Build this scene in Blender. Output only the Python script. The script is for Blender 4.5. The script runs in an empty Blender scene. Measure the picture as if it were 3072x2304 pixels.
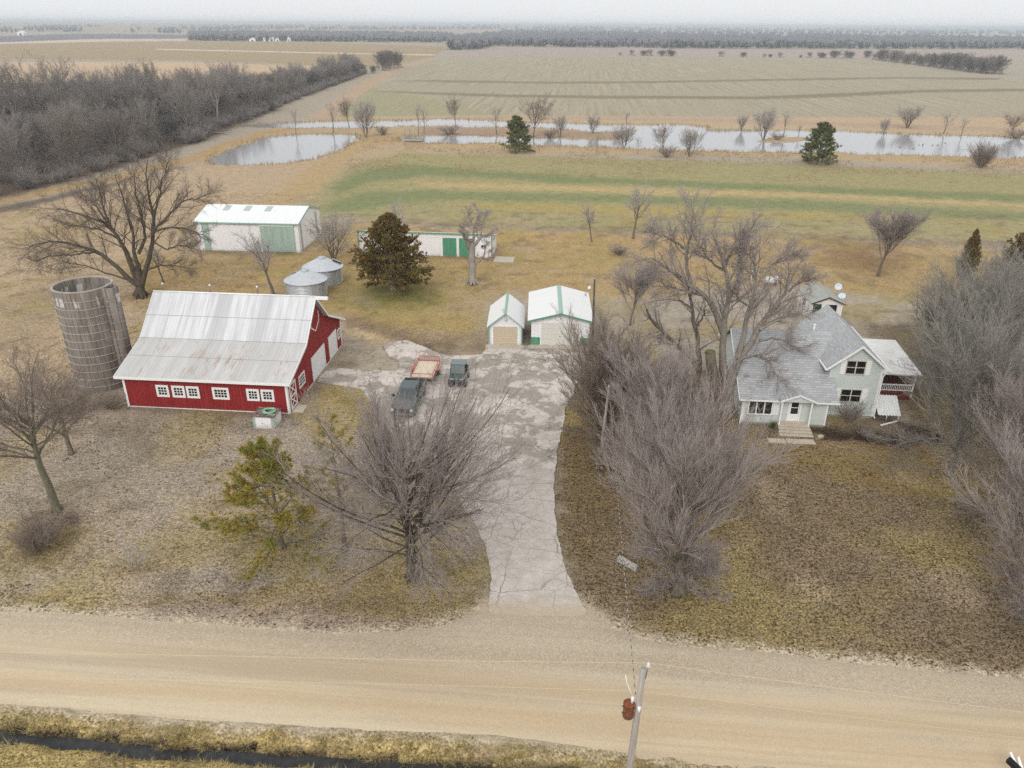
import bpy, math, random
import numpy as np
from mathutils import Vector, Matrix

# ------------------------------------------------------------------ camera
SC = bpy.context.scene
COL = SC.collection
F, PITCH, ROLL, H = 2286.0, math.radians(25.25), math.radians(0.4), 30.0
FWD = np.array([0, math.cos(PITCH), -math.sin(PITCH)])
UP0 = np.array([0, math.sin(PITCH), math.cos(PITCH)])
RGT = np.array([1.0, 0, 0]) * math.cos(ROLL) + UP0 * math.sin(ROLL)
UPV = np.cross(RGT, FWD)
cam_d = bpy.data.cameras.new('camera')
cam = bpy.data.objects.new('camera', cam_d)
COL.objects.link(cam)
cam_d.sensor_fit = 'HORIZONTAL'
cam_d.angle = 2 * math.atan(1536 / F)
cam_d.clip_start = 0.5
cam_d.clip_end = 40000
cam.matrix_world = Matrix(((RGT[0], UPV[0], -FWD[0], 0), (RGT[1], UPV[1], -FWD[1], 0), (RGT[2], UPV[2], -FWD[2], H), (0, 0, 0, 1)))
SC.camera = cam

# ------------------------------------------------------------------ overcast sky, soft sun
SUN_EL, SUN_AZ = math.radians(38), math.radians(198)      # azimuth clockwise from +Y
w = bpy.data.worlds.new('World')
SC.world = w
w.use_nodes = True
nt = w.node_tree
nt.nodes.clear()
sky = nt.nodes.new('ShaderNodeTexSky')
sky.sky_type = 'NISHITA'
sky.sun_disc = False
sky.sun_elevation = SUN_EL
sky.sun_rotation = SUN_AZ
sky.air_density, sky.dust_density, sky.ozone_density = 1.0, 6.0, 1.0
hs = nt.nodes.new('ShaderNodeHueSaturation')
hs.inputs['Saturation'].default_value = 0.16
mx = nt.nodes.new('ShaderNodeMix')
mx.data_type = 'RGBA'
mx.inputs[0].default_value = 0.80                        # cloud deck over the clear sky
mx.inputs[7].default_value = (7.15, 7.25, 7.35, 1)
nt.links.new(sky.outputs[0], hs.inputs['Color'])
nt.links.new(hs.outputs[0], mx.inputs[6])
bg = nt.nodes.new('ShaderNodeBackground')
bg.inputs[1].default_value = 0.15
nt.links.new(mx.outputs[2], bg.inputs[0])
wo = nt.nodes.new('ShaderNodeOutputWorld')
nt.links.new(bg.outputs[0], wo.inputs[0])
sl = bpy.data.lights.new('sun', 'SUN')
sl.energy, sl.angle, sl.color = 0.95, math.radians(24), (1.0, 0.965, 0.92)
so = bpy.data.objects.new('sun', sl)
COL.objects.link(so)
sd = Vector((math.sin(SUN_AZ) * math.cos(SUN_EL), math.cos(SUN_AZ) * math.cos(SUN_EL), math.sin(SUN_EL)))
so.rotation_euler = sd.to_track_quat('Z', 'Y').to_euler()
SC.view_settings.view_transform = 'Standard'
SC.view_settings.look = 'None'
SC.view_settings.exposure = 0.0
SC.view_settings.gamma = 1
SC.view_settings.use_curve_mapping = False
SC.cycles.use_denoising = False
SC.cycles.denoiser = 'OPENIMAGEDENOISE'
SC.cycles.denoising_input_passes = 'RGB_ALBEDO_NORMAL'
SC.cycles.denoising_prefilter = 'ACCURATE'
SC.cycles.max_bounces = 5
SC.cycles.diffuse_bounces = 2
SC.cycles.glossy_bounces = 3
SC.cycles.volume_bounces = 1
SC.cycles.transparent_max_bounces = 8


# ------------------------------------------------------------------ helpers
def ray(px, py):
    return FWD + RGT * ((px - 1536) / F) - UPV * ((py - 1152) / F)


def G(px, py, z=0.0):
    """photo pixel -> point on the level z"""
    d = ray(px, py)
    t = (z - H) / d[2]
    return np.array([d[0] * t, d[1] * t, z])


def AY(px, py, Y):
    """photo pixel -> point on the upright plane at distance Y"""
    d = ray(px, py)
    t = Y / d[1]
    return np.array([d[0] * t, Y, H + d[2] * t])


def depth(p):
    return float((np.asarray(p, float) - np.array([0, 0, H])) @ FWD)


def lin(c):
    c = np.asarray(c, float) / 255.0
    return np.where(c <= 0.04045, c / 12.92, ((c + 0.055) / 1.055) ** 2.4)


def L4(c):
    return tuple(float(v) for v in lin(c)) + (1.0,)


def tag(o, label=None, cat=None, group=None, kind=None):
    if label: o['label'] = label
    if cat: o['category'] = cat
    if group: o['group'] = group
    if kind: o['kind'] = kind
    return o


def empty(name, loc, rz=0.0, label=None, cat=None, group=None, kind=None):
    o = bpy.data.objects.new(name, None)
    COL.objects.link(o)
    o.location = tuple(float(v) for v in loc)
    o.rotation_euler = (0, 0, rz)
    o.empty_display_size = 0.3
    return tag(o, label, cat, group, kind)


def link_mesh(name, me, m, parent=None):
    o = bpy.data.objects.new(name, me)
    if m is not None:
        me.materials.append(m)
    COL.objects.link(o)
    if parent is not None:
        o.parent = parent
    return o


def copy_tree(o, parent=None):
    c = o.copy()
    COL.objects.link(c)
    if parent is not None:
        c.parent = parent
    for ch in o.children:
        copy_tree(ch, c)
    return c


class MB:
    def __init__(s):
        s.v, s.f, s.sm = [], [], []
        s.M = None

    def add(s, vs, fs, smooth=False):
        b = len(s.v)
        for p in vs:
            p = Vector(p)
            if s.M is not None:
                p = s.M @ p
            s.v.append(p)
        for f in fs:
            s.f.append([b + i for i in f])
            s.sm.append(smooth)
        return s

    def box(s, x0, x1, y0, y1, z0, z1):
        return s.add([(x0, y0, z0), (x1, y0, z0), (x1, y1, z0), (x0, y1, z0), (x0, y0, z1), (x1, y0, z1), (x1, y1, z1), (x0, y1, z1)],
                     [(0, 3, 2, 1), (4, 5, 6, 7), (0, 1, 5, 4), (1, 2, 6, 5), (2, 3, 7, 6), (3, 0, 4, 7)])

    def prism(s, poly, axis, a, b):
        """polygon extruded along an axis ('x','y','z'); poly holds the other two coordinates"""
        def mk(p, t):
            return {'x': (t, p[0], p[1]), 'y': (p[0], t, p[1]), 'z': (p[0], p[1], t)}[axis]
        n = len(poly)
        vs = [mk(p, a) for p in poly] + [mk(p, b) for p in poly]
        fs = [tuple(range(n - 1, -1, -1)), tuple(range(n, 2 * n))]
        fs += [(i, (i + 1) % n, n + (i + 1) % n, n + i) for i in range(n)]
        return s.add(vs, fs)

    def slab(s, pts, th):
        """a tilted plate: corner points of its top face, thickness downward along its normal"""
        p = [Vector(q) for q in pts]
        nrm = (p[1] - p[0]).cross(p[2] - p[0]).normalized()
        if nrm.z < 0: nrm = -nrm
        q = [a - nrm * th for a in p]
        n = len(p)
        return s.add(p + q, [tuple(range(n)), tuple(range(2 * n - 1, n - 1, -1))] + [(i, n + i, n + (i + 1) % n, (i + 1) % n) for i in range(n)])

    def tube(s, path, r, sides=8, caps=True, smooth=True):
        P_ = [Vector(p) for p in path]
        n = len(P_)
        rr = r if isinstance(r, (list, tuple)) else [r] * n
        vs, fs = [], []
        prev = None
        for i, p in enumerate(P_):
            t = (P_[min(i + 1, n - 1)] - P_[max(i - 1, 0)]).normalized()
            ref = prev if prev is not None else (Vector((0, 0, 1)) if abs(t.z) < 0.9 else Vector((1, 0, 0)))
            u = (ref - t * ref.dot(t)).normalized()
            prev = u
            v = t.cross(u)
            for k in range(sides):
                a = 2 * math.pi * k / sides
                vs.append(p + (u * math.cos(a) + v * math.sin(a)) * rr[i])
        for i in range(n - 1):
            for k in range(sides):
                k2 = (k + 1) % sides
                fs.append((i * sides + k, i * sides + k2, (i + 1) * sides + k2, (i + 1) * sides + k))
        if caps:
            fs.append(tuple(range(sides - 1, -1, -1)))
            fs.append(tuple((n - 1) * sides + k for k in range(sides)))
        return s.add(vs, fs, smooth)

    def lathe(s, prof, c=(0, 0), n=32, smooth=False):
        vs = [(c[0] + r * math.cos(2 * math.pi * k / n), c[1] + r * math.sin(2 * math.pi * k / n), z) for r, z in prof for k in range(n)]
        fs = [(i * n + k, i * n + (k + 1) % n, (i + 1) * n + (k + 1) % n, (i + 1) * n + k) for i in range(len(prof) - 1) for k in range(n)]
        return s.add(vs, fs, smooth)

    def build(s, name, m, parent=None, bevel=0.0):
        me = bpy.data.meshes.new(name)
        me.from_pydata([tuple(p) for p in s.v], [], s.f)
        me.polygons.foreach_set('use_smooth', s.sm)
        me.update()
        o = link_mesh(name, me, m, parent)
        if bevel:
            b = o.modifiers.new('bevel', 'BEVEL')
            b.width, b.segments, b.limit_method = bevel, 2, 'ANGLE'
        return o


def np_mesh(name, verts, faces, smooth=False):
    """fast mesh from numpy: faces is an (n,k) index array or a list of such arrays"""
    if not isinstance(faces, list):
        faces = [faces]
    faces = [f for f in faces if len(f)]
    me = bpy.data.meshes.new(name)
    me.vertices.add(len(verts))
    me.vertices.foreach_set('co', np.ascontiguousarray(verts, np.float32).ravel())
    loops = np.concatenate([f.ravel() for f in faces]).astype(np.int32)
    tot = np.concatenate([np.full(len(f), f.shape[1], np.int32) for f in faces])
    start = np.concatenate([[0], np.cumsum(tot)[:-1]]).astype(np.int32)
    me.loops.add(len(loops))
    me.loops.foreach_set('vertex_index', loops)
    me.polygons.add(len(tot))
    me.polygons.foreach_set('loop_start', start)
    me.polygons.foreach_set('loop_total', tot)
    if smooth:
        me.polygons.foreach_set('use_smooth', np.ones(len(tot), bool))
    me.update(calc_edges=True)
    return me


# ------------------------------------------------------------------ materials
class N:
    """small node-tree writer"""
    def __init__(s, name):
        s.m = bpy.data.materials.new(name)
        s.m.use_nodes = True
        s.t = s.m.node_tree
        s.t.nodes.clear()
        s.out = s.t.nodes.new('ShaderNodeOutputMaterial')
        s.co = s.t.nodes.new('ShaderNodeTexCoord').outputs['Object']

    def put(s, sock, v):
        if isinstance(v, bpy.types.NodeSocket):
            s.t.links.new(v, sock)
        elif v is not None:
            if sock.type == 'RGBA' and not hasattr(v, '__len__'):
                v = (v, v, v, 1)
            if sock.type == 'RGBA' and len(v) == 3:
                v = tuple(v) + (1,)
            sock.default_value = v

    def math(s, op, a, b=None, c=None, clamp=False):
        n = s.t.nodes.new('ShaderNodeMath')
        n.operation, n.use_clamp = op, clamp
        for i, v in enumerate((a, b, c)):
            if v is not None: s.put(n.inputs[i], v)
        return n.outputs[0]

    def vmap(s, co=None, sc=(1, 1, 1), rot=0.0, off=(0, 0, 0)):
        n = s.t.nodes.new('ShaderNodeMapping')
        s.put(n.inputs['Vector'], co if co is not None else s.co)
        n.inputs['Scale'].default_value = sc
        n.inputs['Rotation'].default_value = (0, 0, rot)
        n.inputs['Location'].default_value = off
        return n.outputs[0]

    def noise(s, scale, detail=3, rough=0.6, co=None, dist=0.0, col=False):
        n = s.t.nodes.new('ShaderNodeTexNoise')
        s.put(n.inputs['Vector'], co if co is not None else s.co)
        n.inputs['Scale'].default_value = scale
        n.inputs['Detail'].default_value = detail
        n.inputs['Roughness'].default_value = rough
        n.inputs['Distortion'].default_value = dist
        return n.outputs['Color' if col else 'Fac']

    def voro(s, scale, feat='DISTANCE_TO_EDGE', co=None, out=0):
        n = s.t.nodes.new('ShaderNodeTexVoronoi')
        n.feature = feat
        s.put(n.inputs['Vector'], co if co is not None else s.co)
        n.inputs['Scale'].default_value = scale
        return n.outputs[out]

    def ramp(s, v, lo, hi, a=0.0, b=1.0):
        n = s.t.nodes.new('ShaderNodeMapRange')
        s.put(n.inputs['Value'], v)
        for k, q in zip(('From Min', 'From Max', 'To Min', 'To Max'), (lo, hi, a, b)):
            n.inputs[k].default_value = q
        return n.outputs[0]

    def mix(s, f, a, b, mode='MIX'):
        n = s.t.nodes.new('ShaderNodeMix')
        n.data_type, n.blend_type = 'RGBA', mode
        s.put(n.inputs[0], f)
        s.put(n.inputs[6], a)
        s.put(n.inputs[7], b)
        return n.outputs[2]

    def scale(s, colr, f):
        """colour times a value"""
        n = s.t.nodes.new('ShaderNodeVectorMath')
        n.operation = 'SCALE'
        s.put(n.inputs[0], colr)
        s.put(n.inputs['Scale'], f)
        return n.outputs[0]

    def xyz(s, co=None):
        n = s.t.nodes.new('ShaderNodeSeparateXYZ')
        s.put(n.inputs[0], co if co is not None else s.co)
        return n.outputs

    def attr(s, name):
        n = s.t.nodes.new('ShaderNodeAttribute')
        n.attribute_name = name
        return n

    def geo(s):
        return s.t.nodes.new('ShaderNodeNewGeometry')

    def bump(s, h, strength=0.4, dist=0.05):
        n = s.t.nodes.new('ShaderNodeBump')
        n.inputs['Strength'].default_value = strength
        n.inputs['Distance'].default_value = dist
        s.put(n.inputs['Height'], h)
        return n.outputs[0]

    def done(s, col, rough=0.85, metal=0.0, spec=0.3, nrm=None, ior=None):
        p = s.t.nodes.new('ShaderNodeBsdfPrincipled')
        s.put(p.inputs['Base Color'], col)
        s.put(p.inputs['Roughness'], rough)
        s.put(p.inputs['Metallic'], metal)
        s.put(p.inputs['Specular IOR Level'], spec)
        if ior: p.inputs['IOR'].default_value = ior
        if nrm is not None: s.put(p.inputs['Normal'], nrm)
        s.t.links.new(p.outputs[0], s.out.inputs[0])
        return s.m


def m_plain(name, c, rough=0.8, metal=0.0, amt=0.12, sc=6.0, spec=0.3):
    n = N(name)
    v = n.ramp(n.noise(sc, 4, 0.65), 0.25, 0.75, 1 - amt, 1 + amt)
    return n.done(n.scale(L4(c)[:3], v), rough, metal, spec)


def m_ribbed(name, c, spacing=0.23, width=0.18, dark=0.72, coord='xy', rough=0.55, streak=0.12, dirt=None, dirt_amt=0.0, metal=0.0):
    """painted sheet metal or boards with upright ribs, thin darker grooves, faint run-off streaks"""
    n = N(name)
    x, y, z = n.xyz()
    u = {'x': x, 'y': y, 'xy': n.math('ADD', x, y)}[coord]
    fr = n.math('FRACT', n.math('DIVIDE', u, spacing))
    g = n.math('LESS_THAN', fr, width)
    st = n.noise(1.0, 3, 0.6, n.vmap(sc=(3, 3, 0.35) if coord == 'xy' else ((3, 0.25, 0.25) if coord == 'x' else (0.25, 3, 0.25))))
    v = n.ramp(st, 0.3, 0.7, 1 - streak, 1 + streak)
    colr = n.scale(L4(c)[:3], v)
    colr = n.mix(n.math('MULTIPLY', g, 1 - dark), colr, (0.02, 0.02, 0.02))
    if dirt is not None:
        d = n.ramp(n.noise(1.3, 5, 0.7), 0.55, 0.75, 0, dirt_amt)
        colr = n.mix(n.math('MULTIPLY', d, 1.0, clamp=True), colr, L4(dirt))
    if coord == 'xy':                                      # uneven wall foot: splashed dirt, with contact shade put into the colour
        sp = n.math('SUBTRACT', n.math('MULTIPLY', n.noise(1.6, 5, .75), .9), z)
        colr = n.mix(n.ramp(sp, .05, .45, 0, .45), colr, L4((150, 136, 114)))
    return n.done(colr, rough, metal, 0.3)


# ------------------------------------------------------------------ ground
rng0 = np.random.default_rng(5)
PA = [(620, 482), (650, 466), (694, 449), (787, 414), (880, 404), (1000, 401), (1062, 404), (1076, 420), (1010, 450), (940, 478), (860, 488), (740, 494), (632, 492)]
PB_up = [(700, 372), (860, 368), (1024, 363), (1140, 363), (1348, 356), (1487, 361), (1580, 368), (1718, 370), (1880, 375), (2001, 373), (2060, 374), (2117, 380), (2122, 391), (2233, 393), (2335, 393), (2483, 389), (2511, 393), (2650, 400), (2881, 407), (3020, 410), (3072, 419), (3500, 440), (3900, 462),
         (3900, 530), (3500, 500), (3072, 474), (2742, 465), (2511, 458), (2279, 454), (2048, 451), (1950, 447), (1811, 440), (1626, 437), (1487, 430), (1279, 430), (1205, 422), (1195, 412), (1260, 408), (1348, 405), (1464, 407), (1603, 412), (1718, 417), (1857, 419), (1880, 410), (1871, 400), (1765, 393), (1626, 383), (1487, 382), (1283, 376), (1140, 381), (1024, 383), (860, 384), (720, 380)]
ISL = [(2270, 424), (2300, 412), (2350, 408), (2418, 410), (2425, 420), (2360, 425), (2310, 428)]


def Wp(poly, z=0.0):
    return np.array([G(a, b, z)[:2] for a, b in poly])


def inpoly(x, y, poly):
    inside = np.zeros(x.shape, bool)
    n = len(poly)
    bx0, by0 = poly.min(0)
    bx1, by1 = poly.max(0)
    sel = np.where((x >= bx0) & (x <= bx1) & (y >= by0) & (y <= by1))[0]
    if not len(sel): return inside
    xs, ys = x[sel], y[sel]
    r = np.zeros(len(sel), bool)
    for i in range(n):
        xi, yi = poly[i]
        xj, yj = poly[(i + 1) % n]
        if yi == yj: continue
        c = ((yi > ys) != (yj > ys)) & (xs < (xj - xi) * (ys - yi) / (yj - yi) + xi)
        r ^= c
    inside[sel] = r
    return inside


_nt = [np.random.default_rng(70 + i).random((128, 128)) for i in range(4)]


def vnoise(x, y, s, k=0):
    """value noise 0..1"""
    X, Y = x / s, y / s
    xi, yi = np.floor(X).astype(int), np.floor(Y).astype(int)
    fx, fy = X - xi, Y - yi
    fx, fy = fx * fx * (3 - 2 * fx), fy * fy * (3 - 2 * fy)
    t = _nt[k]
    a, b = t[yi % 128, xi % 128], t[yi % 128, (xi + 1) % 128]
    c, d = t[(yi + 1) % 128, xi % 128], t[(yi + 1) % 128, (xi + 1) % 128]
    return (a * (1 - fx) + b * fx) * (1 - fy) + (c * (1 - fx) + d * fx) * fy


def fbm(x, y, s, k=0):
    return (vnoise(x, y, s, k) + 0.5 * vnoise(x + 31, y + 17, s / 2.1, (k + 1) % 4) + 0.25 * vnoise(x + 7, y + 51, s / 4.3, (k + 2) % 4)) / 1.75


DL = np.array([G(a, b, -0.45)[:2] for a, b in [(-700, 2150), (-300, 2182), (0, 2207), (226, 2228), (452, 2254), (678, 2266), (904, 2282), (1150, 2300), (1400, 2314), (2000, 2350), (2600, 2385), (3400, 2420)]])


def dist_line(x, y, pl):
    d = np.full(x.shape, 1e9)
    for (ax, ay), (bx, by) in zip(pl[:-1], pl[1:]):
        ux, uy = bx - ax, by - ay
        t = np.clip(((x - ax) * ux + (y - ay) * uy) / (ux * ux + uy * uy), 0, 1)
        d = np.minimum(d, np.hypot(x - ax - t * ux, y - ay - t * uy))
    return d


def hills(x, y):
    a = np.clip((y - 2300) / 5000, 0, 1)
    a = a * a * (3 - 2 * a)
    amp = np.where(x < 0, 17 + 5 * np.clip(-x / 3000, 0, 1), 15)
    return a * amp * (0.55 + 0.75 * fbm(x, y * 0.6, 2300, 1))


POND_A, POND_B, ISLAND = Wp(PA), Wp(PB_up), Wp(ISL)


def ground_z(x, y):
    z = hills(x, y)
    jx = x + (fbm(x, y, 5, 2) - 0.5) * 3.0
    jy = y + (fbm(x, y, 5, 3) - 0.5) * 5.0
    pond = inpoly(jx, jy, POND_A) | (inpoly(jx, jy, POND_B) & ~inpoly(jx, jy, ISLAND))
    z = np.where(pond, -1.1, z)
    near = y < 60
    d = np.full(x.shape, 99.0)
    d[near] = dist_line(x[near], y[near], DL)
    w_ = 0.50 + 0.35 * (vnoise(x, y, 1.3, 1) - 0.5)
    z = z - 0.85 * np.exp(-(d / w_) ** 2)
    near2 = (y < 420)
    z = z + np.where(near2 & ~pond, (fbm(x, y, 2.2, 0) - 0.5) * 0.09, 0)
    return z, pond, d


ys = np.concatenate([np.linspace(-80, 14, 12), np.arange(14.2, 62, 0.24), np.arange(62, 130, 0.5), np.arange(130, 320, 0.8), np.geomspace(320, 1400, 110), np.geomspace(1430, 16000, 90)])
us = np.sinh(np.linspace(-2.2, 2.2, 620)) / math.sinh(2.2)
us = 0.55 * np.linspace(-1, 1, 620) + 0.45 * us
UU, YY = np.meshgrid(us, ys)
XX = UU * (np.abs(YY) * 1.05 + 34)
gx, gy = XX.ravel(), YY.ravel()
gz, gpond, gditch = ground_z(gx, gy)

# colour zones: (polygon in the photo, colour as it looks, row strength, speck strength)
OLIVE, TAN = (143, 128, 84), (160, 141, 110)
ZONES = [
    ([(-1500, 700), (4500, 700), (4500, 92), (-1500, 92)], (176, 156, 124), 0, .2),
    ([(-1500, 96), (4500, 96), (4500, 84), (-1500, 84)], (160, 150, 128), 0, .1),
    # far fields
    ([(-900, 214), (0, 176), (560, 180), (960, 196), (1100, 206), (1300, 172), (1350, 140), (800, 124), (300, 126), (0, 132), (-900, 150)], (156, 138, 102), .3, .1),
    ([(-900, 150), (0, 132), (300, 125), (560, 122), (560, 116), (250, 118), (0, 126), (-900, 140)], (196, 176, 148), .2, .1),
    ([(-900, 142), (0, 127), (300, 116), (560, 116), (580, 104), (230, 101), (0, 108), (-900, 120)], (112, 108, 108), .3, .1),
    ([(-900, 250), (-200, 196), (0, 186), (560, 186), (960, 200), (1090, 214), (900, 250), (500, 260), (0, 270)], (188, 164, 128), .2, .1),
    ([(470, 146), (1000, 158), (1300, 163), (1300, 166), (1000, 161), (470, 149)], (196, 182, 156), 0, .1),
    ([(1340, 172), (1420, 150), (1800, 144), (3600, 158), (3600, 185), (2900, 178), (2560, 172)], (162, 148, 132), .6, .1),
    ([(1900, 108), (2700, 112), (2960, 116), (2960, 122), (2690, 118), (1900, 112)], (190, 172, 140), 0, .1),
    # stubble field and its grassed waterways
    ([(1000, 350), (1085, 265), (1185, 212), (1300, 177), (1500, 170), (2560, 174), (2640, 186), (2990, 236), (3800, 250), (3800, 420), (2300, 372), (1000, 362)], (158, 149, 122), 1, .4),
    ([(1010, 330), (1060, 290), (1120, 262), (1300, 300), (1500, 345), (1000, 350)], (152, 147, 112), .5, .4),
    ([(1170, 243), (1400, 248), (1640, 251), (1900, 250), (2300, 243), (2700, 236), (3000, 240), (3000, 233), (2700, 231), (2300, 237), (1900, 244), (1640, 245), (1300, 240)], (132, 122, 98), 0, .2),
    ([(1080, 272), (1300, 284), (1500, 291), (1800, 296), (2280, 298), (2520, 291), (2760, 278), (3400, 270), (3400, 262), (2760, 269), (2520, 279), (2280, 289), (1800, 287), (1500, 283), (1300, 277)], (130, 120, 95), 0, .2),
    ([(1000, 352), (1500, 346), (2300, 352), (3600, 352), (3900, 500), (3072, 412), (2100, 385), (1500, 362), (1000, 366)], (176, 156, 122), 0, .6),
    ([(1020, 362), (1500, 356), (2100, 366), (3072, 398), (3072, 384), (2200, 356), (1500, 350)], (170, 148, 120), 0, .6),
    ([(1010, 348), (1100, 272), (1190, 216), (1300, 178), (1290, 174), (1170, 206), (1060, 262), (960, 330), (900, 360)], (172, 150, 120), 0, .3),
    # pond surroundings
    ([(560, 500), (700, 420), (860, 372), (1000, 350), (3900, 470), (3900, 580), (3072, 512), (2300, 470), (1700, 462), (1250, 470), (1160, 520), (960, 600)], (170, 150, 116), 0, .6),
    ([(1080, 425), (1210, 421), (1500, 433), (2050, 453), (3072, 478), (3072, 486), (2050, 461), (1500, 442), (1180, 436)], (170, 148, 106), 0, .5),
    ([(1250, 382), (1487, 384), (1760, 395), (1870, 404), (1850, 416), (1600, 410), (1260, 404)], (156, 134, 110), 0, .7),
    # prairie on the left
    ([(-900, 820), (0, 640), (330, 545), (560, 505), (860, 500), (1000, 500), (930, 590), (760, 640), (600, 640), (560, 800), (400, 1050), (200, 1150), (-900, 1500)], (172, 152, 120), 0, .6),
    ([(-900, 1150), (0, 900), (250, 830), (330, 900), (160, 1000), (-900, 1400)], (160, 142, 110), 0, .6),
    # crop strips
    ([(900, 660), (930, 610), (960, 560), (1060, 492), (1200, 458), (1700, 470), (2300, 490), (3072, 522), (3900, 560), (3900, 790), (3072, 738), (2500, 712), (2100, 696), (1500, 684), (1000, 652)], (150, 142, 98), 0, .5),
    ([(990, 560), (1070, 512), (1220, 492), (1700, 528), (2300, 552), (3072, 585), (3900, 620), (3900, 655), (3072, 606), (2300, 572), (1700, 548), (1300, 525), (1120, 545), (1010, 590)], (122, 127, 84), 0, .5),
    ([(1230, 545), (1700, 558), (2400, 578), (3072, 612), (3900, 655), (3900, 668), (3072, 622), (2400, 592), (1700, 574), (1300, 562)], (174, 155, 106), 0, .4),
    ([(1080, 575), (1350, 570), (1700, 582), (2400, 600), (3072, 640), (3900, 690), (3900, 712), (3072, 664), (2400, 630), (1800, 606), (1300, 600), (1000, 640), (960, 628)], (124, 129, 86), 0, .5),
    ([(1300, 608), (1800, 614), (2400, 640), (2700, 652), (2700, 660), (2100, 652), (1600, 634)], (160, 144, 88), 0, .4),
    ([(940, 655), (1300, 668), (1700, 684), (2500, 708), (3072, 730), (3900, 770), (3900, 782), (3072, 742), (2500, 718), (1700, 692), (1300, 678)], (128, 112, 94), 0, .5),
    # golden yard strip
    ([(900, 662), (1500, 694), (2500, 722), (3900, 790), (3900, 1000), (2900, 900), (2300, 860), (1900, 900), (1550, 880), (1300, 900), (1000, 900), (900, 800)], (163, 140, 95), 0, .6),
    ([(2420, 716), (2600, 722), (2760, 770), (2650, 830), (2480, 800)], (140, 116, 80), 0, .6),
    ([(1450, 690), (2300, 716), (2350, 740), (1480, 720)], (168, 142, 92), 0, .5),
    # golden paths, dark tracks
    ([(760, 614), (830, 576), (930, 510), (1000, 462), (1060, 428), (1110, 404), (1180, 395), (1240, 398), (1180, 424), (1090, 446), (1040, 480), (960, 560), (880, 612)], (168, 146, 104), 0, .4),
    ([(-600, 800), (0, 612), (200, 574), (350, 540), (600, 478), (700, 435), (800, 402), (900, 388), (905, 384), (800, 392), (690, 424), (590, 462), (340, 528), (190, 560), (0, 598), (-600, 770)], (164, 134, 84), 0, .4),
    ([(-600, 830), (0, 640), (200, 592), (350, 553), (400, 536), (400, 530), (350, 545), (200, 580), (0, 622), (-600, 805)], (112, 100, 86), 0, .4),
    # forest floor
    ([(-900, 760), (0, 596), (150, 566), (330, 512), (480, 462), (600, 430), (680, 394), (780, 352), (870, 306), (960, 270), (1050, 240), (1100, 218), (1085, 208), (900, 218), (500, 240), (0, 250), (-900, 300)], (104, 92, 78), 0, .9),
    # yards
    ([(640, 800), (1040, 780), (1450, 880), (1450, 1060), (1150, 1030), (1040, 960), (700, 880)], (160, 138, 90), 0, .6),
    ([(400, 760), (900, 760), (900, 900), (400, 900)], (162, 138, 92), 0, .5),
    ([(1040, 940), (1120, 960), (1260, 1000), (1440, 1010), (1470, 1045), (1330, 1066), (1210, 1022), (1140, 1030), (1060, 1000)], (126, 108, 82), 0, .7),
    ([(-700, 1240), (400, 1225), (880, 1250), (1100, 1160), (1500, 1900), (900, 1900), (0, 1840), (-700, 1800)], (152, 140, 119), 0, .85),
    ([(880, 1250), (1000, 1120), (1130, 1180), (1180, 1350), (1000, 1330), (930, 1300)], (150, 134, 84), 0, .7),
    ([(-200, 1770), (300, 1780), (700, 1790), (1100, 1700), (1460, 1650), (1400, 1860), (900, 1880), (300, 1830), (-200, 1810)], (142, 125, 86), 0, .95),
    ([(300, 1800), (1300, 1850), (1300, 1900), (900, 1890), (200, 1836)], (148, 132, 112), 0, .9),
    ([(1650, 1100), (2250, 1250), (3900, 1330), (3900, 2160), (3072, 2030), (2300, 1955), (1900, 1890), (1740, 1790), (1670, 1600), (1665, 1400)], (124, 108, 82), 0, 1.2),
    ([(1670, 1200), (1800, 1200), (1830, 1500), (1760, 1760), (1690, 1680), (1665, 1450)], (118, 101, 70), 0, 1.2),
    ([(2280, 1330), (2900, 1330), (3000, 1500), (2700, 1480), (2400, 1400)], (132, 112, 72), 0, .9),
    ([(1780, 1100), (2160, 1100), (2190, 1250), (2150, 1330), (1850, 1330), (1760, 1240)], (122, 106, 80), 0, .9),
    ([(2600, 980), (3500, 900), (3900, 1350), (2900, 1350), (2700, 1250)], (116, 102, 78), 0, .9),
    # ditch banks
    ([(-900, 2090), (0, 2118), (316, 2145), (1000, 2191), (1400, 2209), (1766, 2249), (2051, 2286), (3600, 2420), (3600, 2700), (-900, 2700)], (164, 144, 92), 0, 1.0),
    ([(1030, 982), (1080, 988), (1130, 1006), (1172, 1026), (1150, 1034), (1100, 1016), (1036, 1000)], (186, 164, 122), 0, .4),
    # bare soil spots, shrub litter, dark green patch under the cedar
    ([(30, 1560), (120, 1520), (250, 1560), (230, 1640), (160, 1700), (60, 1690)], (100, 86, 72), 0, .9),
    ([(290, 1696), (360, 1690), (510, 1702), (480, 1716), (400, 1722), (300, 1712)], (92, 78, 64), 0, .9),
    ([(1085, 850), (1290, 850), (1330, 900), (1240, 935), (1090, 930), (1050, 890)], (118, 114, 62), 0, .5),
    ([(330, 880), (520, 880), (520, 905), (330, 900)], (134, 108, 72), 0, .7),
]
ZP = [(Wp(p), lin(c), rw, sp) for p, c, rw, sp in ZONES]
base = np.zeros((len(gx), 3))
rows = np.zeros(len(gx))
speck = np.zeros(len(gx))
K = 6
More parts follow.
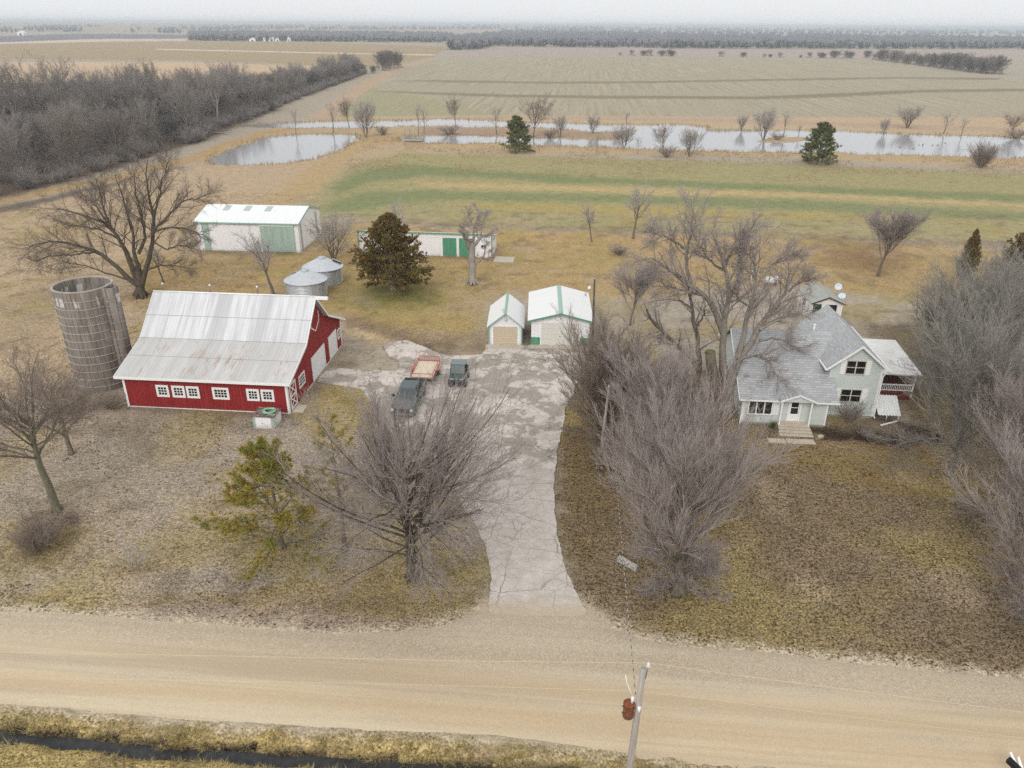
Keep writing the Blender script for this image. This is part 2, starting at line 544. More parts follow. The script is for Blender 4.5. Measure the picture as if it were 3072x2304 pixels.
for it in range(K):                       # uneven, feathered borders: the mean of several shifted look-ups
    am = np.clip(gy / 60, .5, 1.6) * (0.6 + 0.9 * it / K)
    ox, oy = 37.0 * it, 53.0 * it
    jx = gx + ((fbm(gx + ox, gy + oy, 4.0, 1) - 0.5) * 5.5 + (vnoise(gx + ox, gy, .8, 2) - .5) * 2.2) * am
    jy = gy + ((fbm(gx + oy, gy + ox, 4.0, 2) - 0.5) * 5.5 + (vnoise(gx, gy + ox, .8, 3) - .5) * 2.2) * am
    c_ = np.tile(lin((158, 140, 106)), (len(gx), 1))
    r_, s_ = np.zeros(len(gx)), np.full(len(gx), .6)
    for poly, c, rw, sp in ZP:
        k = inpoly(jx, jy, poly)
        c_[k], r_[k], s_[k] = c, rw, sp
    base += c_ / K
    rows += r_ / K
    speck += s_ / K
# small areas with clear borders
SHARP = [
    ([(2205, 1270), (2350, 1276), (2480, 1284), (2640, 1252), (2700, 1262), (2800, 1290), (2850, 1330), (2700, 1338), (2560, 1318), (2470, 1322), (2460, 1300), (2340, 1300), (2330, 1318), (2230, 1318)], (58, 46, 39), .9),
    ([(1030, 982), (1080, 988), (1130, 1006), (1172, 1026), (1150, 1034), (1100, 1016), (1036, 1000)], (186, 164, 122), .8),
    ([(1040, 966), (1120, 980), (1200, 1010), (1180, 1020), (1100, 994), (1040, 980)], (98, 84, 66), .6),
    ([(1200, 1012), (1300, 1046), (1350, 1062), (1345, 1068), (1290, 1056), (1210, 1022)], (92, 78, 62), .7),
    ([(760, 614), (830, 576), (930, 510), (1000, 462), (1060, 428), (1110, 404), (1180, 395), (1240, 398), (1180, 424), (1090, 446), (1040, 480), (960, 560), (880, 612)], (170, 146, 104), .45),
    ([(-600, 830), (0, 640), (200, 592), (350, 553), (400, 536), (400, 530), (350, 545), (200, 580), (0, 622), (-600, 805)], (108, 97, 84), .8),
    ([(-600, 800), (0, 612), (200, 574), (350, 540), (600, 478), (700, 435), (800, 402), (900, 388), (905, 384), (800, 392), (690, 424), (590, 462), (340, 528), (190, 560), (0, 598), (-600, 770)], (168, 144, 102), .6),
    ([(40, 1580), (110, 1535), (230, 1555), (240, 1620), (160, 1690), (70, 1680)], (98, 85, 72), .6),
    ([(300, 1700), (380, 1692), (500, 1702), (470, 1714), (390, 1720)], (88, 75, 62), .7),
    ([(380, 1218), (870, 1240), (900, 1246), (860, 1258), (600, 1240), (380, 1226)], (118, 100, 80), .6),  # strip along the barn front: weeds, with contact shade painted into the ground
    ([(600, 748), (905, 757), (905, 766), (780, 770), (600, 760)], (112, 98, 68), .6),  # machine shed foot: weeds plus painted contact shade
    ([(1078, 760), (1300, 766), (1480, 774), (1478, 782), (1300, 774), (1078, 768)], (128, 108, 76), .5),  # long shed foot: weeds and contact shade put into the ground colour
    ([(200, 1150), (330, 1175), (385, 1218), (340, 1240), (230, 1215), (190, 1180)], (104, 90, 70), .6),
    ([(1570, 1042), (1590, 1042), (1592, 990), (1574, 990)], (100, 88, 70), .6),
]
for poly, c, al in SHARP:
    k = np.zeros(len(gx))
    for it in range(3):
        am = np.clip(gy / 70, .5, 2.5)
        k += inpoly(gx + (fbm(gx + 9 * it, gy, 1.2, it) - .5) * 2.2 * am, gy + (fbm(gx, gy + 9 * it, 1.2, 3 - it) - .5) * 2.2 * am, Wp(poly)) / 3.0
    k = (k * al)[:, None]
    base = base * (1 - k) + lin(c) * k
# mud along shorelines and in the ditch
mud = gditch < .5
base[mud] = lin((74, 64, 48))
base[gpond] = lin((78, 68, 54))
# broad patchiness of the dry grass itself: olive, straw and thin brown spots
p1 = np.clip((fbm(gx, gy, 6.5, 3) - 0.52) * 5, 0, 1)[:, None]
p2 = np.clip((fbm(gx + 90, gy + 40, 4.0, 0) - 0.56) * 6, 0, 1)[:, None]
p3 = np.clip((fbm(gx + 20, gy + 70, 2.0, 1) - 0.62) * 8, 0, 1)[:, None]
yard = ((gy < 135) & (gditch > .5))[:, None]
base = np.where(yard, base * (1 - .6 * p1) + .6 * p1 * lin((152, 136, 84)), base)
base = np.where(yard, base * (1 - .4 * p2) + .4 * p2 * lin((164, 146, 118)), base)
base = np.where(yard, base * (1 - .4 * p3) + .4 * p3 * lin((104, 90, 70)), base)

base = base * np.array([1.0, .99, 1.09])
# gravel thrown into the grass along both road edges
def resample(pl, k):
    pl = np.asarray(pl, float)
    d = np.concatenate([[0], np.cumsum(np.linalg.norm(np.diff(pl, axis=0), axis=1))])
    t = np.linspace(0, d[-1], k)
    return np.stack([np.interp(t, d, pl[:, i]) for i in range(pl.shape[1])], 1)


ROAD = [(-1000, 1772), (-400, 1800), (0, 1825), (226, 1838), (452, 1854), (768, 1877), (995, 1898), (1240, 1886), (1360, 1862), (1418, 1838), (1470, 1790), (1740, 1800), (1800, 1855), (1870, 1890), (1929, 1914), (2092, 1937), (2295, 1950), (2555, 1979), (2870, 2014), (3072, 2030), (3700, 2090), (4300, 2140),
        (4300, 2560), (3400, 2420), (2500, 2330), (2051, 2284), (1766, 2247), (1400, 2207), (1000, 2189), (542, 2162), (316, 2143), (0, 2116), (-400, 2090), (-1000, 2060)]
_nr = (gy > 18) & (gy < 45) & (np.abs(gx) < 50)
dt_ = dist_line(gx[_nr], gy[_nr], resample(Wp(ROAD[:22]), 60))
db_ = dist_line(gx[_nr], gy[_nr], resample(Wp(ROAD[22:]), 40))
w1 = np.clip(1.05 - dt_ / .75 + (fbm(gx[_nr], gy[_nr], .8, 2) - .5) * 1.5, 0, 1) * .85
w2 = np.clip(1.0 - db_ / .5 + (fbm(gx[_nr], gy[_nr], .6, 1) - .5) * 1.6, 0, 1) * .8
wg = np.maximum(w1, w2)[:, None]
base[_nr] = base[_nr] * (1 - wg) + lin((184, 170, 148)) * wg
_rd = np.zeros(len(gx), bool)
_rd[_nr] = inpoly(gx[_nr], gy[_nr], Wp(ROAD))
gz[_nr] -= np.where(_rd[_nr], .15 * np.clip((np.minimum(dt_, db_) - .05) / .5, 0, 1), 0)
nr, nc = UU.shape
idx = np.arange(nr * nc).reshape(nr, nc)
quads = np.stack([idx[:-1, :-1], idx[:-1, 1:], idx[1:, 1:], idx[1:, :-1]], -1).reshape(-1, 4)
gme = np_mesh('ground', np.stack([gx, gy, gz], 1), quads, True)
for nm, arr in (('zone', base), ('mask', np.stack([rows, speck, np.zeros(len(gx))], 1))):
    at = gme.color_attributes.new(nm, 'FLOAT_COLOR', 'POINT')
    at.data.foreach_set('color', np.concatenate([arr, np.ones((len(arr), 1))], 1).astype(np.float32).ravel())

n = N('dry_grass_ground')
zc = n.attr('zone').outputs['Color']
mk = n.xyz(n.attr('mask').outputs['Vector'])
rot = n.vmap(rot=math.radians(5))
fine = n.noise(4.5, 6, 0.78)
mid = n.noise(0.55, 4, 0.65)
tuft = n.noise(1.0, 4, 0.7, n.vmap(rot, (1.6, 4.2, 1)))
v = n.math('MULTIPLY', n.ramp(fine, 0.36, 0.64, -0.5, 0.5), mk[1])
v = n.math('ADD', v, n.math('MULTIPLY', n.ramp(tuft, 0.32, 0.68, -0.28, 0.28), 1.0))
v = n.math('ADD', v, n.ramp(mid, 0.3, 0.7, -0.15, 0.15))
rw = n.noise(1.0, 2, 0.5, n.vmap(rot, (0.55, 0.012, 1)))
rw2 = n.noise(0.02, 2, 0.5)
v = n.math('ADD', v, n.math('MULTIPLY', n.math('MULTIPLY', n.ramp(rw, 0.35, 0.65, -0.15, 0.17), n.ramp(rw2, 0.4, 0.6, 0.2, 1.0)), mk[0]))
fine2 = n.noise(9.0, 5, .8)
v = n.math('ADD', v, n.math('MULTIPLY', n.ramp(fine2, .40, .60, -.42, .42), mk[1]))
dark = n.math('MULTIPLY', n.ramp(n.noise(5.5, 5, .8, n.vmap(off=(3, 1, 0))), .56, .68), n.ramp(mk[1], .55, 1.2, .12, .55))
bright = n.math('MULTIPLY', n.ramp(n.noise(13, 3, .8), .66, .76), mk[1])
v = n.math('ADD', n.math('SUBTRACT', v, n.math('MINIMUM', n.math('MAXIMUM', dark, 0.0), .6)), n.math('MULTIPLY', n.math('MINIMUM', n.math('MAXIMUM', bright, 0.0), 1.0), .5))
colr = n.scale(zc, n.math('MAXIMUM', n.math('ADD', v, 1.03), 0.12))
warm = n.ramp(n.noise(2.2, 4, 0.7), 0.3, 0.7, 0, 1)
colr = n.mix(0.16, colr, n.mix(warm, n.mix(1.0, colr, (0.88, 1.0, 0.86), 'MULTIPLY'), n.mix(1.0, colr, (1.16, 1.0, 1.06), 'MULTIPLY')))
ground_m = n.done(colr, 0.95, 0, 0.1, n.bump(n.math('ADD', fine, tuft), 0.5, 0.08))
tag(link_mesh('ground', gme, ground_m), kind='structure')

# ------------------------------------------------------------------ water
n = N('pond_water')
nb = n.noise(1.0, 3, 0.6, n.vmap(sc=(0.5, 0.9, 1)))
m_water = n.done((0.30, 0.30, 0.31), 0.10, 0, 0.5, n.bump(nb, 0.05, 0.03), 1.333)


def sheet(name, poly, z, m, grow=0.0):
    P_ = np.asarray(poly)
    if grow:
        c = P_.mean(0)
        P_ = P_ + (P_ - c) / np.linalg.norm(P_ - c, axis=1)[:, None] * grow
    return tag(MB().add([(float(a), float(b), z) for a, b in P_], [tuple(range(len(P_)))]).build(name, m), kind='structure')


sheet('pond_water', Wp(PA, -0.1), -0.1, m_water, 4)
bb = [(a, b) for a, b in PB_up]
sheet('pond_water', [G(660, 390, -.1)[:2], G(700, 362, -.1)[:2], G(1348, 348, -.1)[:2], G(2100, 362, -.1)[:2], G(3072, 402, -.1)[:2], G(3900, 440, -.1)[:2], G(3900, 545, -.1)[:2], G(3072, 484, -.1)[:2], G(2048, 457, -.1)[:2], G(1500, 438, -.1)[:2], G(1180, 430, -.1)[:2], G(1180, 396, -.1)[:2]], -0.1, m_water)
n = N('ditch_water')
m_ditch = n.done(n.scale((0.042, 0.042, 0.044), n.ramp(n.noise(3, 4, .7), .3, .7, .6, 1.3)), 0.22, 0, 0.4, n.bump(n.noise(6, 3, .6), .2, .03), 1.333)
dl = DL
nrm = np.array([[-(b - a)[1], (b - a)[0]] for a, b in zip(dl[:-1], dl[1:])])
nrm = np.vstack([nrm, nrm[-1:]])
nrm /= np.linalg.norm(nrm, axis=1)[:, None]
mb = MB()
mb.add([(*(p + q * 1.0), -0.58) for p, q in zip(dl, nrm)] + [(*(p - q * 1.0), -0.58) for p, q in zip(dl, nrm)], [(i, i + 1, len(dl) + i + 1, len(dl) + i) for i in range(len(dl) - 1)])
tag(mb.build('ditch_water', m_ditch), kind='structure')


# ------------------------------------------------------------------ gravel road and drive
def ragged(poly, step, amp, seed):
    """a closed outline resampled finely with an uneven edge"""
    r = np.random.default_rng(seed)
    out = []
    P_ = np.asarray(poly, float)
    for a, b in zip(P_, np.roll(P_, -1, 0)):
        L = np.linalg.norm(b - a)
        k = max(1, int(L / step))
        t = np.arange(k)[:, None] / k
        q = a + (b - a) * t
        nn = np.array([-(b - a)[1], (b - a)[0]]) / max(L, 1e-6)
        ph = (fbm(q[:, 0], q[:, 1], .9, 1) - .5) * 2.2 + r.normal(0, .18, k)
        out.append(q + nn * (ph * amp)[:, None])
    return np.concatenate(out)


n = N('gravel')
rot = n.vmap(rot=math.radians(5))
track = n.noise(1.0, 3, .55, n.vmap(rot, (0.035, 0.85, 1)))
patch = n.noise(0.35, 4, .6, n.vmap(rot, (0.35, 1.2, 1)))
x_, y_, z_ = n.xyz(rot)
soft = n.noise(1.0, 3, .6, n.vmap(rot, (.012, .35, 1), off=(0, .3, 0)))
edge_n = n.math('ADD', y_, n.math('MULTIPLY', n.math('SUBTRACT', n.noise(.25, 3, .6), .5), 2.4))
up = n.ramp(edge_n, 28.0, 29.4)
low_ = n.ramp(edge_n, 25.6, 25.0)
colr = n.mix(n.ramp(track, .40, .60), L4((184, 167, 142)), L4((204, 188, 160)))
colr = n.mix(n.ramp(soft, .45, .62, 0, .6), colr, L4((196, 172, 138)))
rut = n.ramp(n.noise(1.0, 2, .5, n.vmap(rot, (.02, 2.6, 1), off=(0, .7, 0))), .56, .70, 0, .32)
colr = n.mix(rut, colr, L4((172, 154, 128)))
grey = n.math('MAXIMUM', n.math('MULTIPLY', up, .42), n.ramp(patch, .56, .72, 0, .6))
colr = n.mix(n.math('MULTIPLY', grey, 1.0, clamp=True), colr, L4((182, 170, 152)))
stones = n.voro(17, 'F1', out=1)
sm = n.math('MULTIPLY', n.ramp(n.xyz(stones)[0], .66, .95, 0, .7), n.ramp(grey, .1, .7, .1, 1))
colr = n.mix(n.math('MULTIPLY', sm, 1.0, clamp=True), colr, L4((222, 214, 202)))
ds = n.math('MULTIPLY', n.ramp(n.xyz(stones)[1], .70, .95, 0, .55), n.ramp(grey, .1, .7, .1, 1))
colr = n.mix(n.math('MULTIPLY', ds, 1.0, clamp=True), colr, L4((128, 116, 100)))
colr = n.scale(colr, n.ramp(n.noise(9, 5, .8), .25, .75, .84, 1.14))
m_gravel = n.done(colr, .95, 0, .1, n.bump(n.noise(22, 4, .8), .5, .03))
nk, nw = 900, 14
top, bot = resample(Wp(ROAD[:22]), nk), resample(Wp(ROAD[22:][::-1]), nk)
for e, sg in ((top, 1), (bot, -1)):
    e[:, 1] += sg * ((fbm(e[:, 0], e[:, 1], .9, 1) - .5) * .30 + (vnoise(e[:, 0], e[:, 1], .2, 2) - .5) * .12)
tt = np.linspace(0, 1, nw)[None, :, None]
rv = bot[:, None] * (1 - tt) + top[:, None] * tt
crown = -0.055 + 0.17 * np.sin(np.pi * tt[..., 0]) ** .55 * np.ones((nk, nw)) + (fbm(rv[..., 0], rv[..., 1], 1.2, 0) - .5) * .03
rv = np.concatenate([rv, crown[..., None]], -1).reshape(-1, 3)
ri = np.arange(nk * nw).reshape(nk, nw)
tag(link_mesh('gravel_road', np_mesh('gravel_road', rv, np.stack([ri[:-1, :-1], ri[1:, :-1], ri[1:, 1:], ri[:-1, 1:]], -1).reshape(-1, 4), True), m_gravel), kind='structure')

DRIVE = [(1466, 1838), (1472, 1767), (1471, 1696), (1456, 1634), (1434, 1592), (1396, 1530), (1330, 1450), (1250, 1372), (1185, 1290), (1120, 1215), (1080, 1166), (980, 1152), (950, 1147), (985, 1104), (1095, 1111), (1185, 1116), (1200, 1104), (1196, 1086), (1165, 1068), (1147, 1039), (1180, 1026), (1219, 1022), (1262, 1038), (1302, 1057), (1353, 1070), (1443, 1066), (1462, 1046), (1466, 1037),
         (1775, 1042), (1762, 1080), (1735, 1140), (1716, 1190), (1700, 1215), (1688, 1290), (1672, 1353), (1660, 1461), (1668, 1586), (1690, 1689), (1728, 1781), (1758, 1840), (1740, 1849), (1500, 1847)]
n = N('weathered_paving')
co = n.vmap(rot=math.radians(5))
wv = n.t.nodes.new('ShaderNodeVectorMath')
wv.operation = 'ADD'
n.put(wv.inputs[0], co)
n.put(wv.inputs[1], n.scale(n.noise(.7, 3, .6, col=True), .55))
wc = wv.outputs[0]
px_, py_, pz_ = n.xyz()
far = n.ramp(n.math('ADD', py_, n.math('MULTIPLY', n.math('SUBTRACT', n.noise(.15, 3, .6), .5), 14.0)), 46, 54)
c1 = n.ramp(n.voro(.30, co=wc), .003, .013, 1, 0)
c2 = n.ramp(n.voro(1.1, co=wc), .010, .036, 1, 0)
c3 = n.ramp(n.voro(3.8, co=wc), .02, .08, 1, 0)
worn = n.math('MULTIPLY', n.ramp(n.noise(.33, 6, .7), .475, .52), n.ramp(far, 0, 1, .12, 1))
allig = n.ramp(n.noise(.16, 3, .6, n.vmap(off=(7, 3, 0))), .46, .58)
colr = n.mix(n.ramp(n.noise(.9, 5, .7), .35, .65), L4((194, 184, 174)), L4((212, 203, 194)))
colr = n.mix(n.math('MULTIPLY', worn, .75), colr, n.mix(n.noise(14, 4, .8), L4((126, 118, 108)), L4((160, 151, 140))))
colr = n.mix(n.math('MULTIPLY', n.math('MULTIPLY', c3, allig), .32), colr, L4((120, 110, 98)))
colr = n.mix(n.math('MULTIPLY', c2, n.math('ADD', n.math('MULTIPLY', allig, .45), .15)), colr, L4((112, 102, 88)))
colr = n.mix(n.math('MULTIPLY', c1, n.ramp(n.noise(.3, 3, .6), .4, .6, .1, .6)), colr, L4((96, 84, 66)))
leaf = n.math('MULTIPLY', n.ramp(n.noise(.55, 6, .78, n.vmap(off=(3, 9, 0))), .60, .66), far)
colr = n.mix(n.math('MULTIPLY', leaf, .85), colr, n.mix(n.noise(20, 3, .8), L4((76, 62, 46)), L4((136, 114, 86))))
mouth = n.ramp(n.math('ADD', py_, n.math('MULTIPLY', n.math('SUBTRACT', n.noise(.9, 4, .7), .5), 1.8)), 33.2, 34.8, .9, 0)
stain = n.ramp(n.noise(.22, 4, .6, n.vmap(off=(13, 4, 0))), .58, .66, 0, .35)
colr = n.mix(stain, colr, L4((150, 140, 128)))
colr = n.mix(mouth, colr, L4((192, 176, 152)))
colr = n.scale(colr, n.ramp(n.noise(11, 4, .8), .25, .75, .86, 1.13))
m_pave = n.done(colr, .9, 0, .15, n.bump(n.math('ADD', n.math('MULTIPLY', c1, -1.0), n.math('MULTIPLY', c2, -.5)), .5, .04))
dp = ragged(Wp(DRIVE), .18, .12, 9)
mb = MB()
nn = len(dp)
mb.add([(float(a), float(b), 0.085) for a, b in dp] + [(float(a), float(b), -0.1) for a, b in dp], [tuple(range(nn))] + [(i, nn + i, nn + (i + 1) % nn, (i + 1) % nn) for i in range(nn)])
tag(mb.build('driveway', m_pave), kind='structure')


# ------------------------------------------------------------------ shared materials
M_WHITE = m_plain('white_paint', (236, 236, 235), .5, 0, .04, 3)
M_TRIM = m_plain('white_trim', (240, 240, 238), .45, 0, .03, 3)
M_GREENTRIM = m_plain('green_trim', (104, 158, 136), .5, 0, .08, 4)
M_GREEN = m_ribbed('green_ribbed_metal', (84, 150, 120), .23, .2, .75, 'xy')
M_GREENPALE = m_ribbed('faded_green_ribbed_metal', (166, 187, 176), .23, .2, .78, 'xy')
M_WHITERIB = m_ribbed('white_ribbed_metal', (238, 237, 238), .23, .2, .92, 'xy', streak=.05)
M_BLACK = m_plain('black_rubber', (34, 34, 35), .8, 0, .2)
M_DARKGLASS = N('dark_glass').done((0.012, 0.014, 0.016), .06, 0, .6)
M_GALV = m_plain('galvanised_steel', (186, 190, 194), .45, .55, .10, 2)
M_STEEL = m_plain('dull_steel', (120, 122, 124), .5, .6, .12)
M_CONC = m_plain('concrete', (186, 176, 160), .9, 0, .12, 1.6)
M_WOODGREY = m_plain('weathered_wood', (150, 142, 132), .9, 0, .2, 5)
M_RUSTRED = m_plain('faded_red_paint', (178, 112, 102), .6, 0, .15, 5)


def m_shingle(name, c, axis):
    """grey shingles laid in courses: axis is the horizontal direction the courses run along"""
    n = N(name)
    x, y, z = n.xyz()
    u = x if axis == 'x' else y
    cmb = n.t.nodes.new('ShaderNodeCombineXYZ')
    n.put(cmb.inputs[0], u)
    n.put(cmb.inputs[1], z)
    br = n.t.nodes.new('ShaderNodeTexBrick')
    n.put(br.inputs['Vector'], cmb.outputs[0])
    for k, q in (('Scale', 1.0), ('Mortar Size', .018), ('Brick Width', .5), ('Row Height', .115), ('Bias', -.1)):
        br.inputs[k].default_value = q
    br.inputs['Color1'].default_value = L4([v * .93 for v in c])
    br.inputs['Color2'].default_value = L4([v * 1.05 for v in c])
    br.inputs['Mortar'].default_value = L4([v * .87 for v in c])
    v = n.ramp(n.noise(1.2, 5, .7), .3, .7, .95, 1.05)
    v2 = n.ramp(n.noise(14, 3, .7), .3, .7, .92, 1.08)
    return n.done(n.scale(br.outputs[0], n.math('MULTIPLY', v, v2)), .9, 0, .15)


def m_siding(name, c, row=.17):
    n = N(name)
    x, y, z = n.xyz()
    fr = n.math('FRACT', n.math('DIVIDE', z, row))
    v = n.ramp(n.noise(1.2, 4, .6), .3, .7, .95, 1.05)
    colr = n.scale(L4(c)[:3], v)
    colr = n.mix(n.math('MULTIPLY', n.math('LESS_THAN', fr, .14), .22), colr, (0.05, 0.06, 0.06))
    return n.done(colr, .6, 0, .25)


# ------------------------------------------------------------------ red barn
def m_barn_roof():
    n = N('weathered_white_metal_roof')
    x, y, z = n.xyz()
    st = n.noise(1.0, 4, .62, n.vmap(sc=(2.2, .16, .16)))
    st2 = n.noise(1.0, 3, .6, n.vmap(sc=(.75, .05, .05), off=(4, 0, 0)))
    colr = n.mix(n.ramp(st, .42, .62), L4((214, 215, 217)), L4((192, 192, 193)))
    colr = n.mix(n.ramp(st2, .50, .60, 0, .7), colr, L4((178, 178, 180)))
    low = n.math('LESS_THAN', z, 4.62)
    grime = n.math('MULTIPLY', low, n.ramp(n.noise(1.0, 5, .7, n.vmap(sc=(1.2, .5, .5))), .3, .7, .35, .9))
    colr = n.mix(grime, colr, L4((184, 181, 175)))
    rust = n.ramp(n.noise(1.0, 5, .75, n.vmap(sc=(.7, .22, .22), off=(2.2, 1, 0))), .52, .62)
    streak = n.ramp(n.noise(1.0, 2, .6, n.vmap(sc=(9, .7, .7))), .45, .6)
    colr = n.mix(n.math('MULTIPLY', n.math('MULTIPLY', rust, streak), n.math('MULTIPLY', low, .75)), colr, L4((160, 122, 100)))
    fr = n.math('FRACT', n.math('DIVIDE', x, .31))
    colr = n.mix(n.math('MULTIPLY', n.math('LESS_THAN', fr, .12), .16), colr, (.1, .1, .1))
    return n.done(colr, .55, .0, .3)


def m_red():
    n = N('red_barn_boards')
    x, y, z = n.xyz()
    u = n.math('ADD', x, y)
    fr = n.math('FRACT', n.math('DIVIDE', u, .305))
    v = n.ramp(n.noise(1.0, 4, .65, n.vmap(sc=(2.6, 2.6, .5))),   .3, .7, .80, 1.2)
    colr = n.scale(L4((146, 46, 46))[:3], v)
    colr = n.mix(n.math('MULTIPLY', n.math('LESS_THAN', fr, .13), .42), colr, (.035, .008, .01))
    foot = n.math('MULTIPLY', n.ramp(z, .45, 0, 0, 1), n.ramp(n.noise(2.2, 5, .75), .42, .66))
    colr = n.mix(n.math('MULTIPLY', foot, .5, clamp=True), colr, L4((120, 84, 70)))
    return n.done(colr, .7, 0, .2)


BARN_O = G(385.7, 1218.9)
BYAW = math.radians(-4.7)
barn = empty('barn', BARN_O, BYAW, 'long red barn with white trim and a weathered white metal roof beside the concrete silo', 'barn')
BW, BD = 14.3, 15.45
WALLP = [(0, 0), (BD, 0), (BD, 2.82), (10.9, 4.84), (8.0, 7.52), (4.4, 4.44), (0, 3.1)]
MB().prism(WALLP, 'x', 0, BW).build('wall', m_red(), barn)
mr = m_barn_roof()
mb = MB()
RP = [(-.42, 3.0), (4.4, 4.56), (8.0, 7.72), (10.9, 4.98), (BD + .42, 2.76)]
RP2 = [(a, b - .10) for a, b in RP]
mb.prism(RP + RP2[::-1], 'x', -.42, BW + .42)
roof = mb.build('roof', mr, barn)
MB().tube([(-.43, 8.0, 7.76), (BW + .43, 8.0, 7.76)], .07, 6).build('ridge_cap', M_TRIM, roof)
mb = MB()                                                  # seam lines where sheets overlap
for (a, b), (c, d), t in (((-.42, 3.0), (4.4, 4.56), .55), ((4.4, 4.56), (8, 7.72), .5), ((4.4, 4.56), (8, 7.72), .02)):
    yy, zz = a + (c - a) * t, b + (d - b) * t
    mb.box(-.42, BW + .42, yy - .02, yy + .02, zz - .02, zz + .012)
mb.build('sheet_seam', m_plain('seam_grey', (150, 150, 150), .6), roof)
# hay hood: the ridge beam runs on past the gable
MB().box(BW + .43, BW + 1.55, 7.86, 8.14, 7.50, 7.74).build('hay_beam', M_TRIM, barn)
mb = MB()                                                  # fascia boards, corner boards, base board
mb.box(-.45, BW + .45, -.47, -.425, 2.80, 3.02)
mb.build('eave_board', M_TRIM, barn)
mb = MB()
for xs in (BW + .425, -.47):
    mb = MB()
    for (a, b), (c, d) in zip(RP[:-1], RP[1:]):
        mb.add([(xs, a, b - .2), (xs, c, d - .2), (xs, c, d + .02), (xs, a, b + .02), (xs + .045, a, b - .2), (xs + .045, c, d - .2), (xs + .045, c, d + .02), (xs + .045, a, b + .02)],
               [(0, 1, 2, 3), (4, 7, 6, 5), (0, 4, 5, 1), (3, 2, 6, 7), (1, 5, 6, 2), (0, 3, 7, 4)])
    mb.build('bargeboard', M_TRIM, barn)
MB().box(-.03, .16, -.035, -.003, 0, 2.99).build('corner_board', M_TRIM, barn)
mb = MB()
mb.box(BW - .16, BW + .035, -.035, -.003, 0, 2.99)
mb.box(BW + .003, BW + .04, -.035, .22, 0, 2.99)
mb.build('corner_board', M_TRIM, barn)
MB().box(BW + .003, BW + .035, BD - .16, BD + .03, 0, 2.72).build('corner_board', M_TRIM, barn)
mb = MB()
MB().box(.17, BW - .17, -.03, -.003, 0.0, .07).build('base_board', M_TRIM, barn)
MB().box(BW + .003, BW + .03, 4.4, 6.1, 0.0, .08).build('base_board', M_TRIM, barn)
mb.box(BW + .003, BW + .03, 10.2, 11.2, 0.0, .08)
mb.build('base_board', M_TRIM, barn)
MB().box(BW + .003, BW + .03, 13.9, 15.2, 0.0, .08).build('base_board', M_TRIM, barn)


def win_front(parent, x0, x1, z0, z1, y, cols, rws, fr=.17, frame_m=None, glass_m=None, bar=.045, name='window'):
    """a framed window on a wall facing -y: frame, then glazing bars and the pane"""
    f = MB()
    f.box(x0, x1, y - .05, y - .003, z1 - fr, z1).box(x0, x1, y - .05, y - .003, z0, z0 + fr)
    f.box(x0, x0 + fr, y - .05, y - .003, z0 + fr, z1 - fr).box(x1 - fr, x1, y - .05, y - .003, z0 + fr, z1 - fr)
    wf = f.build(name, frame_m or M_TRIM, parent)
    MB().box(x0 + fr, x1 - fr, y - .02, y - .004, z0 + fr, z1 - fr).build('pane', glass_m or M_DARKGLASS, wf)
    b = MB()
    for i in range(1, cols):
        xx = x0 + fr + (x1 - x0 - 2 * fr) * i / cols
        b.box(xx - bar / 2, xx + bar / 2, y - .04, y - .022, z0 + fr, z1 - fr)
    for i in range(1, rws):
        zz = z0 + fr + (z1 - z0 - 2 * fr) * i / rws
        b.box(x0 + fr, x1 - fr, y - .038, y - .0215, zz - bar / 2, zz + bar / 2)
    if b.v: b.build('glazing_bar', frame_m or M_TRIM, wf)
    return wf


def win_side(parent, y0, y1, z0, z1, x, cols, rws, fr=.15, sgn=1, name='window', bar=.045, frame_m=None, glass_m=None):
    def X(a, b):
        return (x + a, x + b) if sgn > 0 else (x - b, x - a)
    f = MB()
    a, b = X(.003, .05)
    f.box(a, b, y0, y1, z1 - fr, z1).box(a, b, y0, y1, z0, z0 + fr).box(a, b, y0, y0 + fr, z0 + fr, z1 - fr).box(a, b, y1 - fr, y1, z0 + fr, z1 - fr)
    wf = f.build(name, frame_m or M_TRIM, parent)
    a, b = X(.004, .02)
    MB().box(a, b, y0 + fr, y1 - fr, z0 + fr, z1 - fr).build('pane', glass_m or M_DARKGLASS, wf)
    g = MB()
    a, b = X(.022, .04)
    for i in range(1, cols):
        yy = y0 + fr + (y1 - y0 - 2 * fr) * i / cols
        g.box(a, b, yy - bar / 2, yy + bar / 2, z0 + fr, z1 - fr)
    a, b = X(.0215, .038)
    for i in range(1, rws):
        zz = z0 + fr + (z1 - z0 - 2 * fr) * i / rws
        g.box(a, b, y0 + fr, y1 - fr, zz - bar / 2, zz + bar / 2)
    if g.v: g.build('glazing_bar', frame_m or M_TRIM, wf)
    return wf


